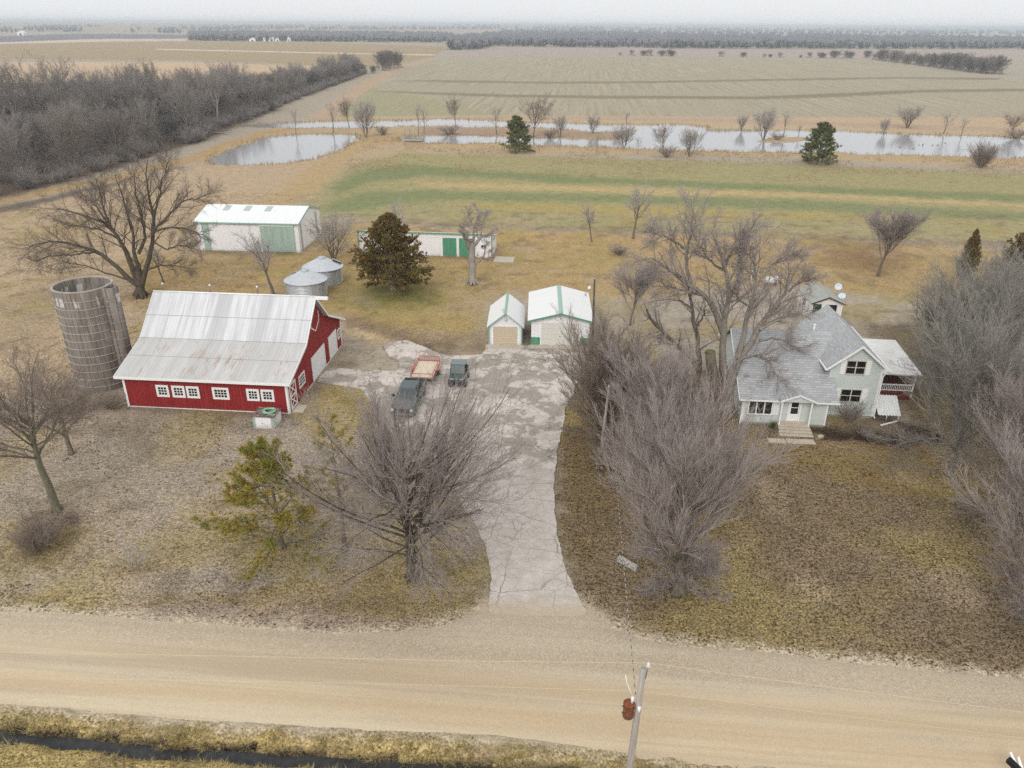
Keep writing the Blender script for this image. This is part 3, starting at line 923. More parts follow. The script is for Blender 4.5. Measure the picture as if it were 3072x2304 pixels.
for x0, x1, c in ((2.83, 3.95, 3), (4.22, 5.36, 3), (5.5, 6.63, 3), (7.77, 9.22, 4), (10.75, 11.85, 3), (12.0, 13.13, 3)):
    win_front(barn, x0, x1, 1.09, 2.2, 0, c, 3, .2)
win_side(barn, 2.7, 4.25, 1.0, 2.17, BW, 4, 3, .16)
win_side(barn, 14.2, 15.1, 1.05, 2.1, BW, 2, 3, .15)
mb = MB()                                                  # cross-braced stall door
xa, xb = BW + .003, BW + .05
y0, y1, z0, z1 = .42, 1.92, .08, 2.42
mb.box(xa, xb, y0, y0 + .14, z0, z1).box(xa, xb, y1 - .14, y1, z0, z1).box(xa, xb, y0 + .14, y1 - .14, z1 - .14, z1).box(xa, xb, y0 + .14, y1 - .14, z0, z0 + .14).box(xa, xb, y0 + .14, y1 - .14, 1.18, 1.32)
for za, zb in ((z0 + .14, 1.18), (1.32, z1 - .14)):
    for p, q, xo in (((y0 + .14, za), (y1 - .14, zb), .0), ((y0 + .14, zb), (y1 - .14, za), .012)):
        d = Vector((q[0] - p[0], q[1] - p[1])).normalized()
        nn_ = Vector((-d.y, d.x)) * .055
        A = [(p[0] + nn_.x, p[1] + nn_.y), (q[0] + nn_.x, q[1] + nn_.y), (q[0] - nn_.x, q[1] - nn_.y), (p[0] - nn_.x, p[1] - nn_.y)]
        mb.prism(A, 'x', xa + xo, xb - .02 + xo)
mb.build('stall_door', M_TRIM, barn)


def overhead(parent, y0, y1, z0, z1):
    f = MB()
    f.box(BW + .003, BW + .06, y0 - .16, y0, 0, z1 + .12).box(BW + .003, BW + .06, y1, y1 + .16, 0, z1 + .12).box(BW + .003, BW + .06, y0, y1, z1, z1 + .12)
    d = f.build('garage_door', M_TRIM, parent)
    m = MB()
    k = 5
    for i in range(k):
        a = z0 + (z1 - z0) * i / k
        m.box(BW + .004, BW + .03, y0, y1, a + .006, a + (z1 - z0) / k - .006)
    m.build('door_panel', M_WHITE, d)


overhead(barn, 6.35, 9.85, .04, 2.3)
overhead(barn, 11.45, 13.65, .05, 2.3)
mb = MB()                                                  # loft door outline, a pointed-foot hatch
HP = [(7.1, 6.15), (7.1, 5.05), (8.2, 4.35), (9.35, 5.05), (9.35, 6.0)]
for p, q in zip(HP[:-1], HP[1:]):
    d = Vector((q[0] - p[0], q[1] - p[1])).normalized()
    nn_ = Vector((-d.y, d.x)) * .05
    mb.prism([(p[0] + nn_.x, p[1] + nn_.y), (q[0] + nn_.x, q[1] + nn_.y), (q[0] - nn_.x, q[1] - nn_.y), (p[0] - nn_.x, p[1] - nn_.y)], 'x', BW + .003, BW + .04)
mb.build('loft_door_trim', M_TRIM, barn)
for xx in (.55, 5.0, 9.4):                                 # lightning rods with glass balls
    r_ = MB().tube([(xx, 8.0, 7.7), (xx, 8.0, 8.75)], .018, 6).tube([(xx - .12, 8, 7.78), (xx, 8, 8.1)], .012, 5).tube([(xx + .12, 8, 7.78), (xx, 8, 8.1)], .012, 5).build('lightning_rod', M_STEEL, barn)
    mbb = MB()
    mbb.lathe([(0.001, 8.40), (.06, 8.43), (.09, 8.5), (.06, 8.57), (0.001, 8.6)], (xx, 8.0), 12, True)
    mbb.build('glass_ball', m_plain('white_glass', (235, 238, 240), .15, 0, .02), r_)

# ------------------------------------------------------------------ silo
def m_staves():
    n = N('concrete_staves')
    x, y, z = n.xyz()
    at = n.t.nodes.new('ShaderNodeMath')
    at.operation = 'ARCTAN2'
    n.put(at.inputs[0], y)
    n.put(at.inputs[1], x)
    u = n.math('MULTIPLY', at.outputs[0], 2.8)
    c = n.t.nodes.new('ShaderNodeCombineXYZ')
    n.put(c.inputs[0], u)
    n.put(c.inputs[1], z)
    fr = n.math('FRACT', n.math('DIVIDE', u, .42))
    grime = n.noise(1.0, 5, .7, n.vmap(c.outputs[0], (1.4, .35, 1)))
    cell = n.voro(1.0, 'F1', n.vmap(c.outputs[0], (2.4, .62, 1)), 1)
    colr = n.mix(n.ramp(grime, .3, .7), L4((100, 92, 84)), L4((164, 154, 145)))
    colr = n.mix(n.ramp(z, 7.5, 1.5, 0, .32), colr, L4((92, 85, 78)))
    colr = n.mix(n.math('MULTIPLY', n.ramp(n.xyz(cell)[0], .2, .9, -.15, .2), 1.0, clamp=True), colr, L4((166, 158, 150)))
    colr = n.mix(n.math('MULTIPLY', n.math('LESS_THAN', fr, .12), .55), colr, (.03, .028, .026))
    band = n.math('MULTIPLY', n.ramp(z, 7.9, 8.1), n.ramp(z, 8.85, 8.7))
    wh = n.math('MULTIPLY', band, n.math('GREATER_THAN', n.noise(1.0, 2, .5, n.vmap(c.outputs[0], (2.3, .3, 1))), .54))
    spots = n.ramp(n.noise(1.0, 4, .7, n.vmap(c.outputs[0], (3.5, 1.0, 1), off=(5, 5, 0))), .70, .74)
    colr = n.mix(n.math('MULTIPLY', n.math('MAXIMUM', wh, spots), .7), colr, L4((214, 212, 208)))
    return n.done(colr, .95, 0, .1, n.bump(n.math('LESS_THAN', fr, .1), -.3, .03))


SILO = np.array([-37.45, 63.5, 0])
silo = empty('silo', SILO, 0, 'tall open-topped concrete stave silo with steel hoops and a side chute by the barn', 'silo')
ms = m_staves()
R_, SH = 2.40, 9.3
MB().lathe([(R_, -.2), (R_, SH), (R_ - .16, SH), (R_ - .16, -.2)], n=64, smooth=False).build('stave_wall', ms, silo)
MB().lathe([(R_ + .03, SH - .02), (R_ + .03, SH + .08), (R_ - .14, SH + .08), (R_ - .17, SH - .02), (R_ + .03, SH - .02)], n=64).build('rim', m_plain('stained_rim', (166, 158, 148), .95, 0, .28, 1.4), silo)
MB().lathe([(.001, 5.2), (R_ - .17, 5.2)], n=40).build('fill_floor', m_plain('dark_silage', (52, 46, 36), 1, 0, .4, 3), silo)
m_hoop = m_plain('hoop_wire', (176, 172, 166), .5, .3, .15)
for i in range(12):
    zz = .55 + i * .72
    MB().lathe([(R_ + .002, zz - .03), (R_ + .045, zz), (R_ + .002, zz + .03)], n=64).build('hoop', m_hoop, silo)
mb = MB()
cx, cy = 2.62, -.55
arc = [(cx + .68 * math.cos(a), cy + .68 * math.sin(a)) for a in np.linspace(-2.85, 2.5, 20)]
arc2 = [(cx + .56 * math.cos(a), cy + .56 * math.sin(a)) for a in np.linspace(-2.85, 2.5, 20)]
mb.prism(arc + arc2[::-1], 'z', -.1, SH + .05)
chute = mb.build('chute', ms, silo)
for i in range(11):
    zz = .9 + i * .76
    MB().tube([(cx + .70 * math.cos(a), cy + .70 * math.sin(a), zz) for a in np.linspace(-2.45, 2.35, 16)], .018, 5).build('chute_hoop', m_hoop, chute)

# ------------------------------------------------------------------ machine shed
mach = empty('machine_shed', G(599.8, 750.1), math.radians(-3.5), 'large white metal machine shed with pale green sliding door and three roof skylights', 'shed')
MW, MD = 14.93, 10.6
MB().prism([(0, 0), (MD, 0), (MD, 4.15), (5.3, 5.45), (0, 4.2)], 'x', 0, MW).build('wall', M_WHITERIB, mach)
M_ROOFW = m_ribbed('white_metal_roof', (229, 232, 230), .3, .12, .9, 'x', streak=.04)
mb = MB()
rp_ = [(-.25, 4.22), (5.3, 5.58), (MD + .25, 4.17)]
mb.prism(rp_ + [(a, b - .07) for a, b in rp_[::-1]], 'x', -.25, MW + .22)
mroof = mb.build('roof', M_ROOFW, mach)
for xx in (2.75, 5.85, 9.0):
    a, b = 3.3, 4.95
    za, zb = 4.22 + (a + .25) * 1.36 / 5.55, 4.22 + (b + .25) * 1.36 / 5.55
    MB().slab([(xx, a, za + .012), (xx + .95, a, za + .012), (xx + .95, b, zb + .012), (xx, b, zb + .012)], .03).build('skylight', m_plain('dull_skylight', (176, 184, 178), .5, 0, .12, 5), mroof)
mb = MB()
m_ = m_plain('pale_green_trim', (150, 184, 168), .5, 0, .06)
MB().box(-.26, MW + .24, -.30, -.26, 4.02, 4.2).build('eave_board', m_, mach)
for (a, b), (c, d) in zip(rp_[:-1], rp_[1:]):
    mb.add([(MW + .225, a, b - .2), (MW + .225, c, d - .2), (MW + .225, c, d + .02), (MW + .225, a, b + .02), (MW + .26, a, b - .2), (MW + .26, c, d - .2), (MW + .26, c, d + .02), (MW + .26, a, b + .02)], [(0, 1, 2, 3), (4, 7, 6, 5), (0, 4, 5, 1), (3, 2, 6, 7), (1, 5, 6, 2), (0, 3, 7, 4)])
mb.build('bargeboard', m_, mach)
MB().box(.82, 1.85, -.03, -.003, 0, 4.0).build('wall_panel', M_GREENPALE, mach)
MB().box(MW + .003, MW + .03, .9, 1.5, 0, 3.9).build('wall_panel', M_GREENPALE, mach)
MB().box(MW + .003, MW + .03, 8.2, 8.9, 0, 4.0).build('wall_panel', M_GREENPALE, mach)
mb = MB().box(9.35, 14.3, -.14, -.05, .05, 3.92)
sd_ = mb.build('sliding_door', M_GREENPALE, mach)
MB().box(9.3, 14.35, -.17, -.142, 3.78, 3.92).box(9.3, 9.42, -.17, -.142, .05, 3.78).build('door_edge', M_WHITE, sd_)
MB().box(4.9, 14.6, -.22, -.012, 3.94, 4.06).build('door_track', m_plain('track_green_grey', (160, 178, 160), .5), mach)
MB().box(MW + .003, MW + .04, 3.2, 4.1, .1, 2.15).build('side_door', M_WHITE, mach)
win_side(mach, 5.0, 5.6, 1.3, 2.2, MW, 1, 2, .07)

# ------------------------------------------------------------------ long open shed
loaf = empty('long_shed', G(1077.5, 760.6), math.radians(-5.2), 'long low white shed with green edge trim and bright green doors behind the brown cedar', 'shed')
LW, LD = 19.3, 5.4
MB().prism([(0, 0), (LD, 0), (LD, 1.95), (0, 3.3)], 'x', 0, LW).build('wall', M_WHITERIB, loaf)
MB().slab([(-.15, -.25, 3.43), (LW + .15, -.25, 3.43), (LW + .15, LD + .2, 2.02), (-.15, LD + .2, 2.02)], .08).build('roof', M_ROOFW, loaf)
MB().box(-.16, LW + .16, -.29, -.255, 3.27, 3.45).build('eave_board', M_GREENTRIM, loaf)
MB().box(-.03, .13, -.035, -.003, 0, 3.26).build('corner_board', M_GREENTRIM, loaf)
MB().box(LW - .12, LW + .03, -.035, -.003, 0, 3.26).build('corner_board', M_GREENTRIM, loaf)
MB().box(7.9, 12.1, -.06, -.005, 2.72, 2.82).box(11.95, 12.2, -.06, -.005, .05, 2.72).box(7.9, 8.05, -.06, -.005, .05, 2.72).build('door_frame', M_TRIM, loaf)
MB().box(8.07, 11.93, -.04, -.004, .05, 2.70).build('white_door', M_WHITERIB, loaf)
MB().box(12.28, 14.2, -.06, -.004, .05, 2.68).build('green_door', M_GREEN, loaf)
MB().box(14.6, 16.5, -.06, -.004, .05, 2.68).build('green_door', M_GREEN, loaf)
win_front(loaf, 17.7, 18.5, 1.4, 1.85, 0, 2, 1, .05)
MB().box(LW + .4, LW + 3.2, -2.2, .6, -.05, .07).build('stoop_slab', M_CONC, loaf)

# ------------------------------------------------------------------ grain bins
def grain_bin(c, label, hatch_az, seam):
    b = empty('grain_bin', c, 0, label, 'grain bin', 'grain bins behind the barn')
    prof = []
    for i in range(25):
        prof.append((2.42 + (.022 if i % 2 else -.01), 2.12 * i / 24))
    MB().lathe(prof, n=48, smooth=False).build('wall', m_plain('corrugated_bin_steel', (190, 194, 198), .38, .55, .10, 1.2), b)
    nr_ = 28
    v_, f_ = [], []
    for k in range(nr_ * 2):
        a = math.pi * k / nr_
        lift = .035 if k % 2 == 0 else 0
        v_ += [(2.6 * math.cos(a), 2.6 * math.sin(a), 2.05 + lift * .4), (.48 * math.cos(a), .48 * math.sin(a), 3.12 + lift)]
    for k in range(nr_ * 2):
        k2 = (k + 1) % (nr_ * 2)
        f_.append((2 * k, 2 * k2, 2 * k2 + 1, 2 * k + 1))
    rf = MB().add(v_, f_).build('roof', m_plain('bin_roof_steel', (200, 203, 206), .4, .45, .12, 1.5), b)
    MB().lathe([(.52, 3.08), (.52, 3.2), (.42, 3.3), (.001, 3.36)], n=24).build('cap', M_GALV, rf)
    MB().lathe([(2.60, 2.0), (2.63, 2.03), (2.60, 2.07)], n=48).build('eave_rim', M_STEEL, b)
    ca, sa = math.cos(hatch_az), math.sin(hatch_az)
    hb = MB()
    hb.M = Matrix.Rotation(hatch_az, 4, 'Z')
    hb.slab([(1.35, -.38, 2.88), (2.35, -.38, 2.34), (2.35, .38, 2.34), (1.35, .38, 2.88)], .1)
    hb.build('hatch', M_GALV, rf)
    if seam:
        sb = MB()
        sb.M = Matrix.Rotation(seam, 4, 'Z')
        sb.box(2.40, 2.5, -.4, .4, .25, 2.0)
        sb.build('bin_door', m_plain('bin_door_steel', (176, 180, 182), .5, .4, .1), b)
    return b


grain_bin((-25.0, 88.5, 0), 'nearer galvanised grain bin with a cone roof, close behind the barn ridge', 2.6, -.9)
b2 = grain_bin((-24.2, 94.0, 0), 'farther galvanised grain bin with a dark open roof hatch, beside the brown cedar', .35, -.45)
hb = MB()
hb.M = Matrix.Rotation(.35, 4, 'Z')
hb.slab([(1.3, -.46, 2.95), (2.4, -.46, 2.36), (2.4, -.40, 2.36), (1.3, -.40, 2.95)], .12)
for ch in b2.children:
    if ch.name.startswith('roof'): hb.build('hatch_gap', M_BLACK, ch)

# ------------------------------------------------------------------ two garages
gar = empty('garage', G(1592.8, 1036.0), math.radians(-1.7), 'wide white garage with green roof edge and green lower wall panels at the drive end', 'garage')
GW, GD = 5.95, 8.6
MB().prism([(0, 0), (GW, 0), (GW, 2.78), (GW / 2, 3.5), (0, 2.78)], 'y', 0, GD).build('wall', m_ribbed('white_wall_sheet', (236, 234, 234), .305, .14, .86, 'xy', streak=.04), gar)
M_ROOFY = m_ribbed('white_metal_roof_cross', (226, 226, 224), .3, .10, .93, 'y', streak=.04)
mb = MB()
rp_ = [(-.38, 2.82), (GW / 2, 3.68), (GW + .38, 2.82)]
mb.prism(rp_ + [(a, b - .06) for a, b in rp_[::-1]], 'y', -.35, GD + .3)
gro = mb.build('roof', M_ROOFY, gar)
mb = MB()
mb.slab([(GW / 2 - .22, -.36, 3.655), (GW / 2 - .22, GD + .31, 3.655), (GW / 2, GD + .31, 3.712), (GW / 2, -.36, 3.712)], .02)
mb.slab([(GW / 2, -.36, 3.712), (GW / 2, GD + .31, 3.712), (GW / 2 + .22, GD + .31, 3.655), (GW / 2 + .22, -.36, 3.655)], .02)
mb.build('ridge_cap', m_plain('faded_green_cap', (150, 182, 166), .5), gro)
mb = MB()
for (a, b), (c, d) in zip(rp_[:-1], rp_[1:]):
    mb.add([(a, -.39, b - .17), (c, -.39, d - .17), (c, -.39, d + .01), (a, -.39, b + .01), (a, -.353, b - .17), (c, -.353, d - .17), (c, -.353, d + .01), (a, -.353, b + .01)], [(0, 1, 2, 3), (4, 7, 6, 5), (0, 4, 5, 1), (3, 2, 6, 7), (1, 5, 6, 2), (0, 3, 7, 4)])
mb.build('fascia', m_plain('green_fascia', (92, 152, 126), .5), gar)
MB().box(.0, .93, -.03, -.003, 0.03, .92).build('lower_panel', M_GREEN, gar)
MB().box(5.0, GW, -.03, -.003, 0.03, .92).build('lower_panel', M_GREEN, gar)
mb = MB().box(.93, 1.06, -.05, -.003, 0, 2.62).box(4.86, 4.99, -.05, -.003, 0, 2.62).box(1.06, 4.86, -.05, -.003, 2.5, 2.62)
gd = mb.build('garage_door', M_TRIM, gar)
mb = MB()
for i in range(4):
    mb.box(1.07, 4.85, -.03, -.004, .05 + i * .612, .05 + i * .612 + .60)
mb.build('door_panel', m_plain('ivory_door', (216, 213, 205), .5, 0, .03), gd)
MB().box(2.9, 3.04, -.07, -.031, 1.0, 1.06).build('handle', M_STEEL, gd)
MB().tube([(GW / 2, -.38, 3.2), (GW / 2, -.5, 3.22)], .05, 8).build('gable_lamp', M_GALV, gar)
MB().box(-.1, GW + .2, -1.0, -.06, -.05, .12).build('apron', M_CONC, gar)
MB().tube([(5.9, 7.6, 2.9), (5.9, 7.6, 3.35)], .09, 8).build('roof_vent', M_GALV, gro)

shd = empty('small_garage', G(1467.0, 1035.2), math.radians(-1.7), 'narrow white garage with a steep roof and tan roll-up door', 'garage')
TW, TD = 3.4, 6.1
MB().prism([(0, 0), (TW, 0), (TW, 2.1), (TW / 2, 3.42), (0, 2.1)], 'y', 0, TD).build('wall', m_ribbed('small_garage_boards', (236, 235, 236), .2, .12, .9, 'xy', streak=.04), shd)
mb = MB()
rp_ = [(-.22, 2.08), (TW / 2, 3.62), (TW + .22, 2.08)]
mb.prism(rp_ + [(a, b - .06) for a, b in rp_[::-1]], 'y', -.3, TD + .2)
sro = mb.build('roof', M_ROOFY, shd)
mb = MB()
mb.slab([(TW / 2 - .15, -.31, 3.515), (TW / 2 - .15, TD + .21, 3.515), (TW / 2, TD + .21, 3.652), (TW / 2, -.31, 3.652)], .02)
mb.slab([(TW / 2, -.31, 3.652), (TW / 2, TD + .21, 3.652), (TW / 2 + .15, TD + .21, 3.515), (TW / 2 + .15, -.31, 3.515)], .02)
mb.build('ridge_cap', m_plain('faded_green_cap', (150, 182, 166), .5), sro)
mb = MB()
for (a, b), (c, d) in zip(rp_[:-1], rp_[1:]):
    mb.add([(a, -.34, b - .12), (c, -.34, d - .12), (c, -.34, d + .01), (a, -.34, b + .01), (a, -.303, b - .12), (c, -.303, d - .12), (c, -.303, d + .01), (a, -.303, b + .01)], [(0, 1, 2, 3), (4, 7, 6, 5), (0, 4, 5, 1), (3, 2, 6, 7), (1, 5, 6, 2), (0, 3, 7, 4)])
m_ = m_plain('grey_green_trim', (146, 178, 166), .5)
mb.build('bargeboard', m_, shd)
MB().box(-.03, .12, -.03, -.003, 0, 2.1).build('corner_board', m_, shd)
MB().box(TW - .12, TW + .03, -.03, -.003, 0, 2.1).box(TW + .003, TW + .035, -.03, .2, 0, 2.08).build('corner_board', m_, shd)
MB().box(.3, .45, -.05, -.003, .02, 2.2).box(2.94, 3.09, -.05, -.003, .02, 2.2).box(.45, 2.94, -.05, -.003, 2.08, 2.2).build('door_frame', M_TRIM, shd)
n = N('tan_slatted_door')
x_, y_, z_ = n.xyz()
fr_ = n.math('FRACT', n.math('DIVIDE', z_, .19))
m_tan = n.done(n.mix(n.math('MULTIPLY', n.math('LESS_THAN', fr_, .22), .4), n.scale(L4((204, 190, 166))[:3], n.ramp(n.noise(3, 3, .6), .3, .7, .94, 1.06)), L4((110, 92, 72))), .6, 0, .3)
MB().box(.46, 2.93, -.03, -.004, .04, 2.07).build('roll_up_door', m_tan, shd)
MB().tube([(TW / 2, -.3, 2.95), (TW / 2, -.06, 2.95)], .14, 12).build('gable_vent', m_plain('vent_white', (200, 204, 206), .5), shd)
MB().box(-.3, TW + .2, -1.0, -.06, -.05, .12).build('apron', M_CONC, shd)
MB().tube([(TW / 2 - .25, .3, 3.35), (TW / 2 - .25, .3, 3.9)], .02, 6).tube([(TW / 2 - .5, .3, 3.75), (TW / 2, .3, 3.75)], .012, 5).tube([(TW / 2 - .25, .1, 3.9), (TW / 2 - .25, .5, 3.9)], .012, 5).build('aerial', M_STEEL, sro)


# ------------------------------------------------------------------ farmhouse
HO = G(2617.8, 1254.7)
HY = math.radians(-5)
M_SIDE = m_siding('pale_sage_siding', (207, 215, 210))
M_SHX = m_shingle('grey_shingles', (180, 181, 182), 'x')
M_SHY = m_shingle('grey_shingles_cross', (183, 184, 185), 'y')
M_FOUND = m_plain('foundation_stone', (158, 150, 138), .9, 0, .2, 3)
house = empty('farmhouse', HO, HY, 'pale sage two-storey farmhouse with grey shingle roofs and white shutters under the big bare tree', 'house')
mb = MB()
mb.prism([(-4.25, .18), (-.05, .18), (-.05, 4.83), (-2.15, 6.54), (-4.25, 4.83)], 'y', 0, 9.6)
mb.prism([(-2.04, .18), (9.2, .18), (9.2, 3.38), (4.6, 5.82), (-2.04, 2.44)], 'x', -11.35, -8.3)
mb.prism([(-2.04, .18), (9.19, .18), (9.19, 3.37), (4.6, 5.81), (-2.04, 2.43)], 'x', -8.3, -4.6)
mb.prism([(.02, .18), (9.18, .18), (9.18, 3.36), (4.6, 5.80), (.02, 3.48)], 'x', -4.6, -4.25)
mb.build('wall', M_SIDE, house)
MB().box(-4.23, -.07, .02, 9.58, -.1, .18).box(-11.33, -4.62, -2.02, 9.1, -.1, .18).build('foundation', M_FOUND, house)
# roofs
ez = 4.56
mb = MB()
p_ = [(-4.67, ez), (-2.15, 6.66), (.30, 4.62)]
mb.prism(p_ + [(a, b - .09) for a, b in p_[::-1]], 'y', -.36, 9.9)
mainroof = mb.build('roof', M_SHY, house)
mb = MB()
zz = lambda y: 2.45 + .509 * (y + 2.35)
mb.slab([(-11.78, -2.38, zz(-2.38)), (-3.85, -2.38, zz(-2.38)), (-3.85, -.02, zz(-.02)), (-11.78, -.02, zz(-.02))], .10)
mb.slab([(-11.78, -.02, zz(-.02)), (-4.24, -.02, zz(-.02)), (-4.24, 2.0, zz(2.0)), (-2.7, 4.6, zz(4.6)), (-11.78, 4.6, zz(4.6))], .10)
mb.slab([(-11.78, 4.6, zz(4.6)), (-2.7, 4.6, zz(4.6)), (-2.7, 9.55, 3.42), (-11.78, 9.55, 3.42)], .10)
wingroof = mb.build('roof', M_SHX, house)
MB().tube([(-4.05, 6.6, 4.9), (-4.05, 6.6, 5.75)], .09, 10).lathe([(.12, 5.75), (.12, 5.85), (.001, 5.9)], (-4.05, 6.6), 10).build('vent_pipe', M_TRIM, mainroof)
# bargeboards and gutters
mb = MB()
for yb in (-.41,):
    for (a, b), (c, d) in zip(p_[:-1], p_[1:]):
        mb.add([(a, yb, b - .2), (c, yb, d - .2), (c, yb, d + .015), (a, yb, b + .015), (a, yb + .045, b - .2), (c, yb + .045, d - .2), (c, yb + .045, d + .015), (a, yb + .045, b + .015)], [(0, 1, 2, 3), (4, 7, 6, 5), (0, 4, 5, 1), (3, 2, 6, 7), (1, 5, 6, 2), (0, 3, 7, 4)])
mb.build('bargeboard', M_TRIM, house)
mb = MB()
xb = -11.83
for (a, b), (c, d) in (((-2.38, zz(-2.38)), (4.6, zz(4.6))), ((4.6, zz(4.6)), (9.55, 3.42))):
    mb.add([(xb, a, b - .2), (xb, c, d - .2), (xb, c, d + .015), (xb, a, b + .015), (xb + .045, a, b - .2), (xb + .045, c, d - .2), (xb + .045, c, d + .015), (xb + .045, a, b + .015)], [(0, 1, 2, 3), (4, 7, 6, 5), (0, 4, 5, 1), (3, 2, 6, 7), (1, 5, 6, 2), (0, 3, 7, 4)])
mb.build('bargeboard', M_TRIM, house)
g1 = MB().box(-11.78, -8.62, -2.5, -2.385, 2.29, 2.40).build('gutter', M_TRIM, house)
g2 = MB().box(-5.70, -3.82, -2.5, -2.385, 2.29, 2.40).build('gutter', M_TRIM, house)
g3 = MB().box(.305, .42, -.42, 9.9, 4.46, 4.58).box(-4.79, -4.675, -.42, 1.7, 4.42, 4.53).build('gutter', M_TRIM, house)
MB().tube([(.36, -.3, 4.46), (.12, -.1, 4.15), (.02, -.09, 3.9), (.02, -.09, .25), (.05, -.3, .14)], .055, 8).build('downspout', M_TRIM, house)
MB().tube([(-11.72, -2.44, 2.3), (-11.45, -2.16, 2.0), (-11.45, -2.16, .25), (-11.5, -2.5, .12)], .045, 8).build('downspout', M_TRIM, house)
MB().box(-4.68, -4.545, -2.115, -2.043, .15, 2.36).box(-4.597, -4.54, -2.04, -1.92, .15, 2.40).build('corner_board', M_TRIM, house)
MB().box(-.2, -.02, -.035, -.003, .15, 4.8).box(-.047, -.015, -.003, .14, .15, 4.75).build('corner_board', M_TRIM, house)
MB().box(-11.38, -11.26, -2.075, -2.043, .15, 2.36).build('corner_board', M_TRIM, house)
M_WINF = m_plain('window_frame_tan', (206, 200, 188), .5, 0, .05)


def twin(x0, x1, z0, z1, shw, fr=.05):
    mid = (x0 + x1) / 2
    wf = MB()
    y = 0
    wf.box(x0 - fr, x1 + fr, y - .06, y - .003, z1, z1 + fr * 1.6).box(x0 - fr, x1 + fr, y - .08, y - .003, z0 - fr * 1.6, z0)
    wf.box(x0 - fr, x0, y - .06, y - .003, z0, z1).box(x1, x1 + fr, y - .06, y - .003, z0, z1).box(mid - fr * .9, mid + fr * .9, y - .06, y - .003, z0, z1)
    wo_ = wf.build('window', M_WINF, house)
    MB().box(x0, mid - fr * .9, -.02, -.004, z0, z1).box(mid + fr * .9, x1, -.02, -.004, z0, z1).build('pane', M_DARKGLASS, wo_)
    zc = (z0 + z1) / 2
    MB().box(x0, mid - fr * .9, -.045, -.021, zc - .03, zc + .03).box(mid + fr * .9, x1, -.045, -.021, zc - .03, zc + .03).build('sash_rail', M_WINF, wo_)
    for a, b in ((x0 - fr - .02 - shw, x0 - fr - .02), (x1 + fr + .02, x1 + fr + .02 + shw)):
        if b < -4.0 and a < -3.75: a, b = max(a, -3.74), max(b, -3.5)
        s = MB().box(a, b, -.045, -.003, z0 - .1, z1 + .1)
        s.box(a + .06, b - .06, -.055, -.046, z0 + .0, zc - .06).box(a + .06, b - .06, -.055, -.046, zc + .06, z1 - .0)
        s.build('shutter', M_TRIM, house)


twin(-3.0, -1.55, 4.05, 5.17, .42)
twin(-3.0, -1.42, 1.5, 2.58, .46)
# front triple window with lattice panes and a white shutter board
wf = MB()
x0, x1, z0, z1 = -10.9, -9.0, 1.0, 2.28
yf = -2.04
wf.box(x0 - .08, x1 + .08, yf - .07, yf - .003, z1, z1 + .1).box(x0 - .08, x1 + .08, yf - .1, yf - .003, z0 - .1, z0)
for k in range(4):
    xx = x0 + (x1 - x0) * k / 3
    wf.box(xx - .05, xx + .05, yf - .07, yf - .003, z0, z1)
wtri = wf.build('window', M_TRIM, house)
lat = MB()
for k in range(3):
    a, b = x0 + (x1 - x0) * k / 3 + .05, x0 + (x1 - x0) * (k + 1) / 3 - .05
    MB().box(a, b, yf - .02, yf - .004, z0, z1).build('pane', M_DARKGLASS, wtri)
    wd_, ht = b - a, z1 - z0
    for s_ in (-1, 1):
        for t in (-.5, 0, .5, 1.0):
            pa = Vector((a if s_ > 0 else b, yf - .03, z0 + t * ht))
            pb = Vector((b if s_ > 0 else a, yf - .03, z0 + t * ht + wd_ * 1.15))
            lo_, hi_ = max(0, (z0 - pa.z) / (pb.z - pa.z)), min(1, (z1 - pa.z) / (pb.z - pa.z))
            if hi_ > lo_ + .05: lat.tube([pa.lerp(pb, lo_), pa.lerp(pb, hi_)], .011, 4)
lat.build('lattice', m_plain('lattice_lead', (150, 146, 138), .5), wtri)
MB().box(-8.93, -8.4, yf - .05, yf - .003, .92, 2.3).build('shutter', M_TRIM, house)
win_side(house, -1.6, -.7, .95, 2.1, -11.35, 2, 2, .07, -1)
win_side(house, 1.6, 2.6, 1.1, 2.3, -11.35, 2, 2, .07, -1)
# entry: porch gable on two posts, door, steps
mb = MB()
mb.slab([(-8.62, -2.85, 2.60), (-7.16, -2.85, 3.20), (-7.16, -.9, 3.20), (-8.62, -2.0, 2.60)], .08)
mb.slab([(-7.16, -2.85, 3.20), (-5.70, -2.85, 2.60), (-5.70, -2.0, 2.60), (-7.16, -.9, 3.20)], .08)
proof = mb.build('porch_roof', M_SHY, house)
mb = MB()
for (a, b), (c, d) in zip([(-8.64, 2.6), (-7.16, 3.21)], [(-7.16, 3.21), (-5.68, 2.6)]):
    mb.add([(a, -2.9, b - .15), (c, -2.9, d - .15), (c, -2.9, d + .01), (a, -2.9, b + .01), (a, -2.853, b - .15), (c, -2.853, d - .15), (c, -2.853, d + .01), (a, -2.853, b + .01)], [(0, 1, 2, 3), (4, 7, 6, 5), (0, 4, 5, 1), (3, 2, 6, 7), (1, 5, 6, 2), (0, 3, 7, 4)])
mb.build('bargeboard', M_TRIM, proof)
MB().prism([(-8.4, 2.48), (-5.9, 2.48), (-7.16, 3.06)], 'y', -2.74, -2.66).build('gable_panel', M_SIDE, proof)
for xx in (-8.42, -6.08):
    MB().box(xx - .06, xx + .06, -2.75, -2.63, .42, 2.5).build('post', M_TRIM, house)
MB().box(-7.72, -7.60, yf - .06, yf - .003, .43, 2.4).box(-6.80, -6.68, yf - .06, yf - .003, .43, 2.4).box(-7.60, -6.80, yf - .06, yf - .003, 2.32, 2.4).build('door_frame', M_TRIM, house)
df = MB().box(-7.59, -6.81, yf - .035, yf - .003, .44, 2.31).build('door', M_TRIM, house)
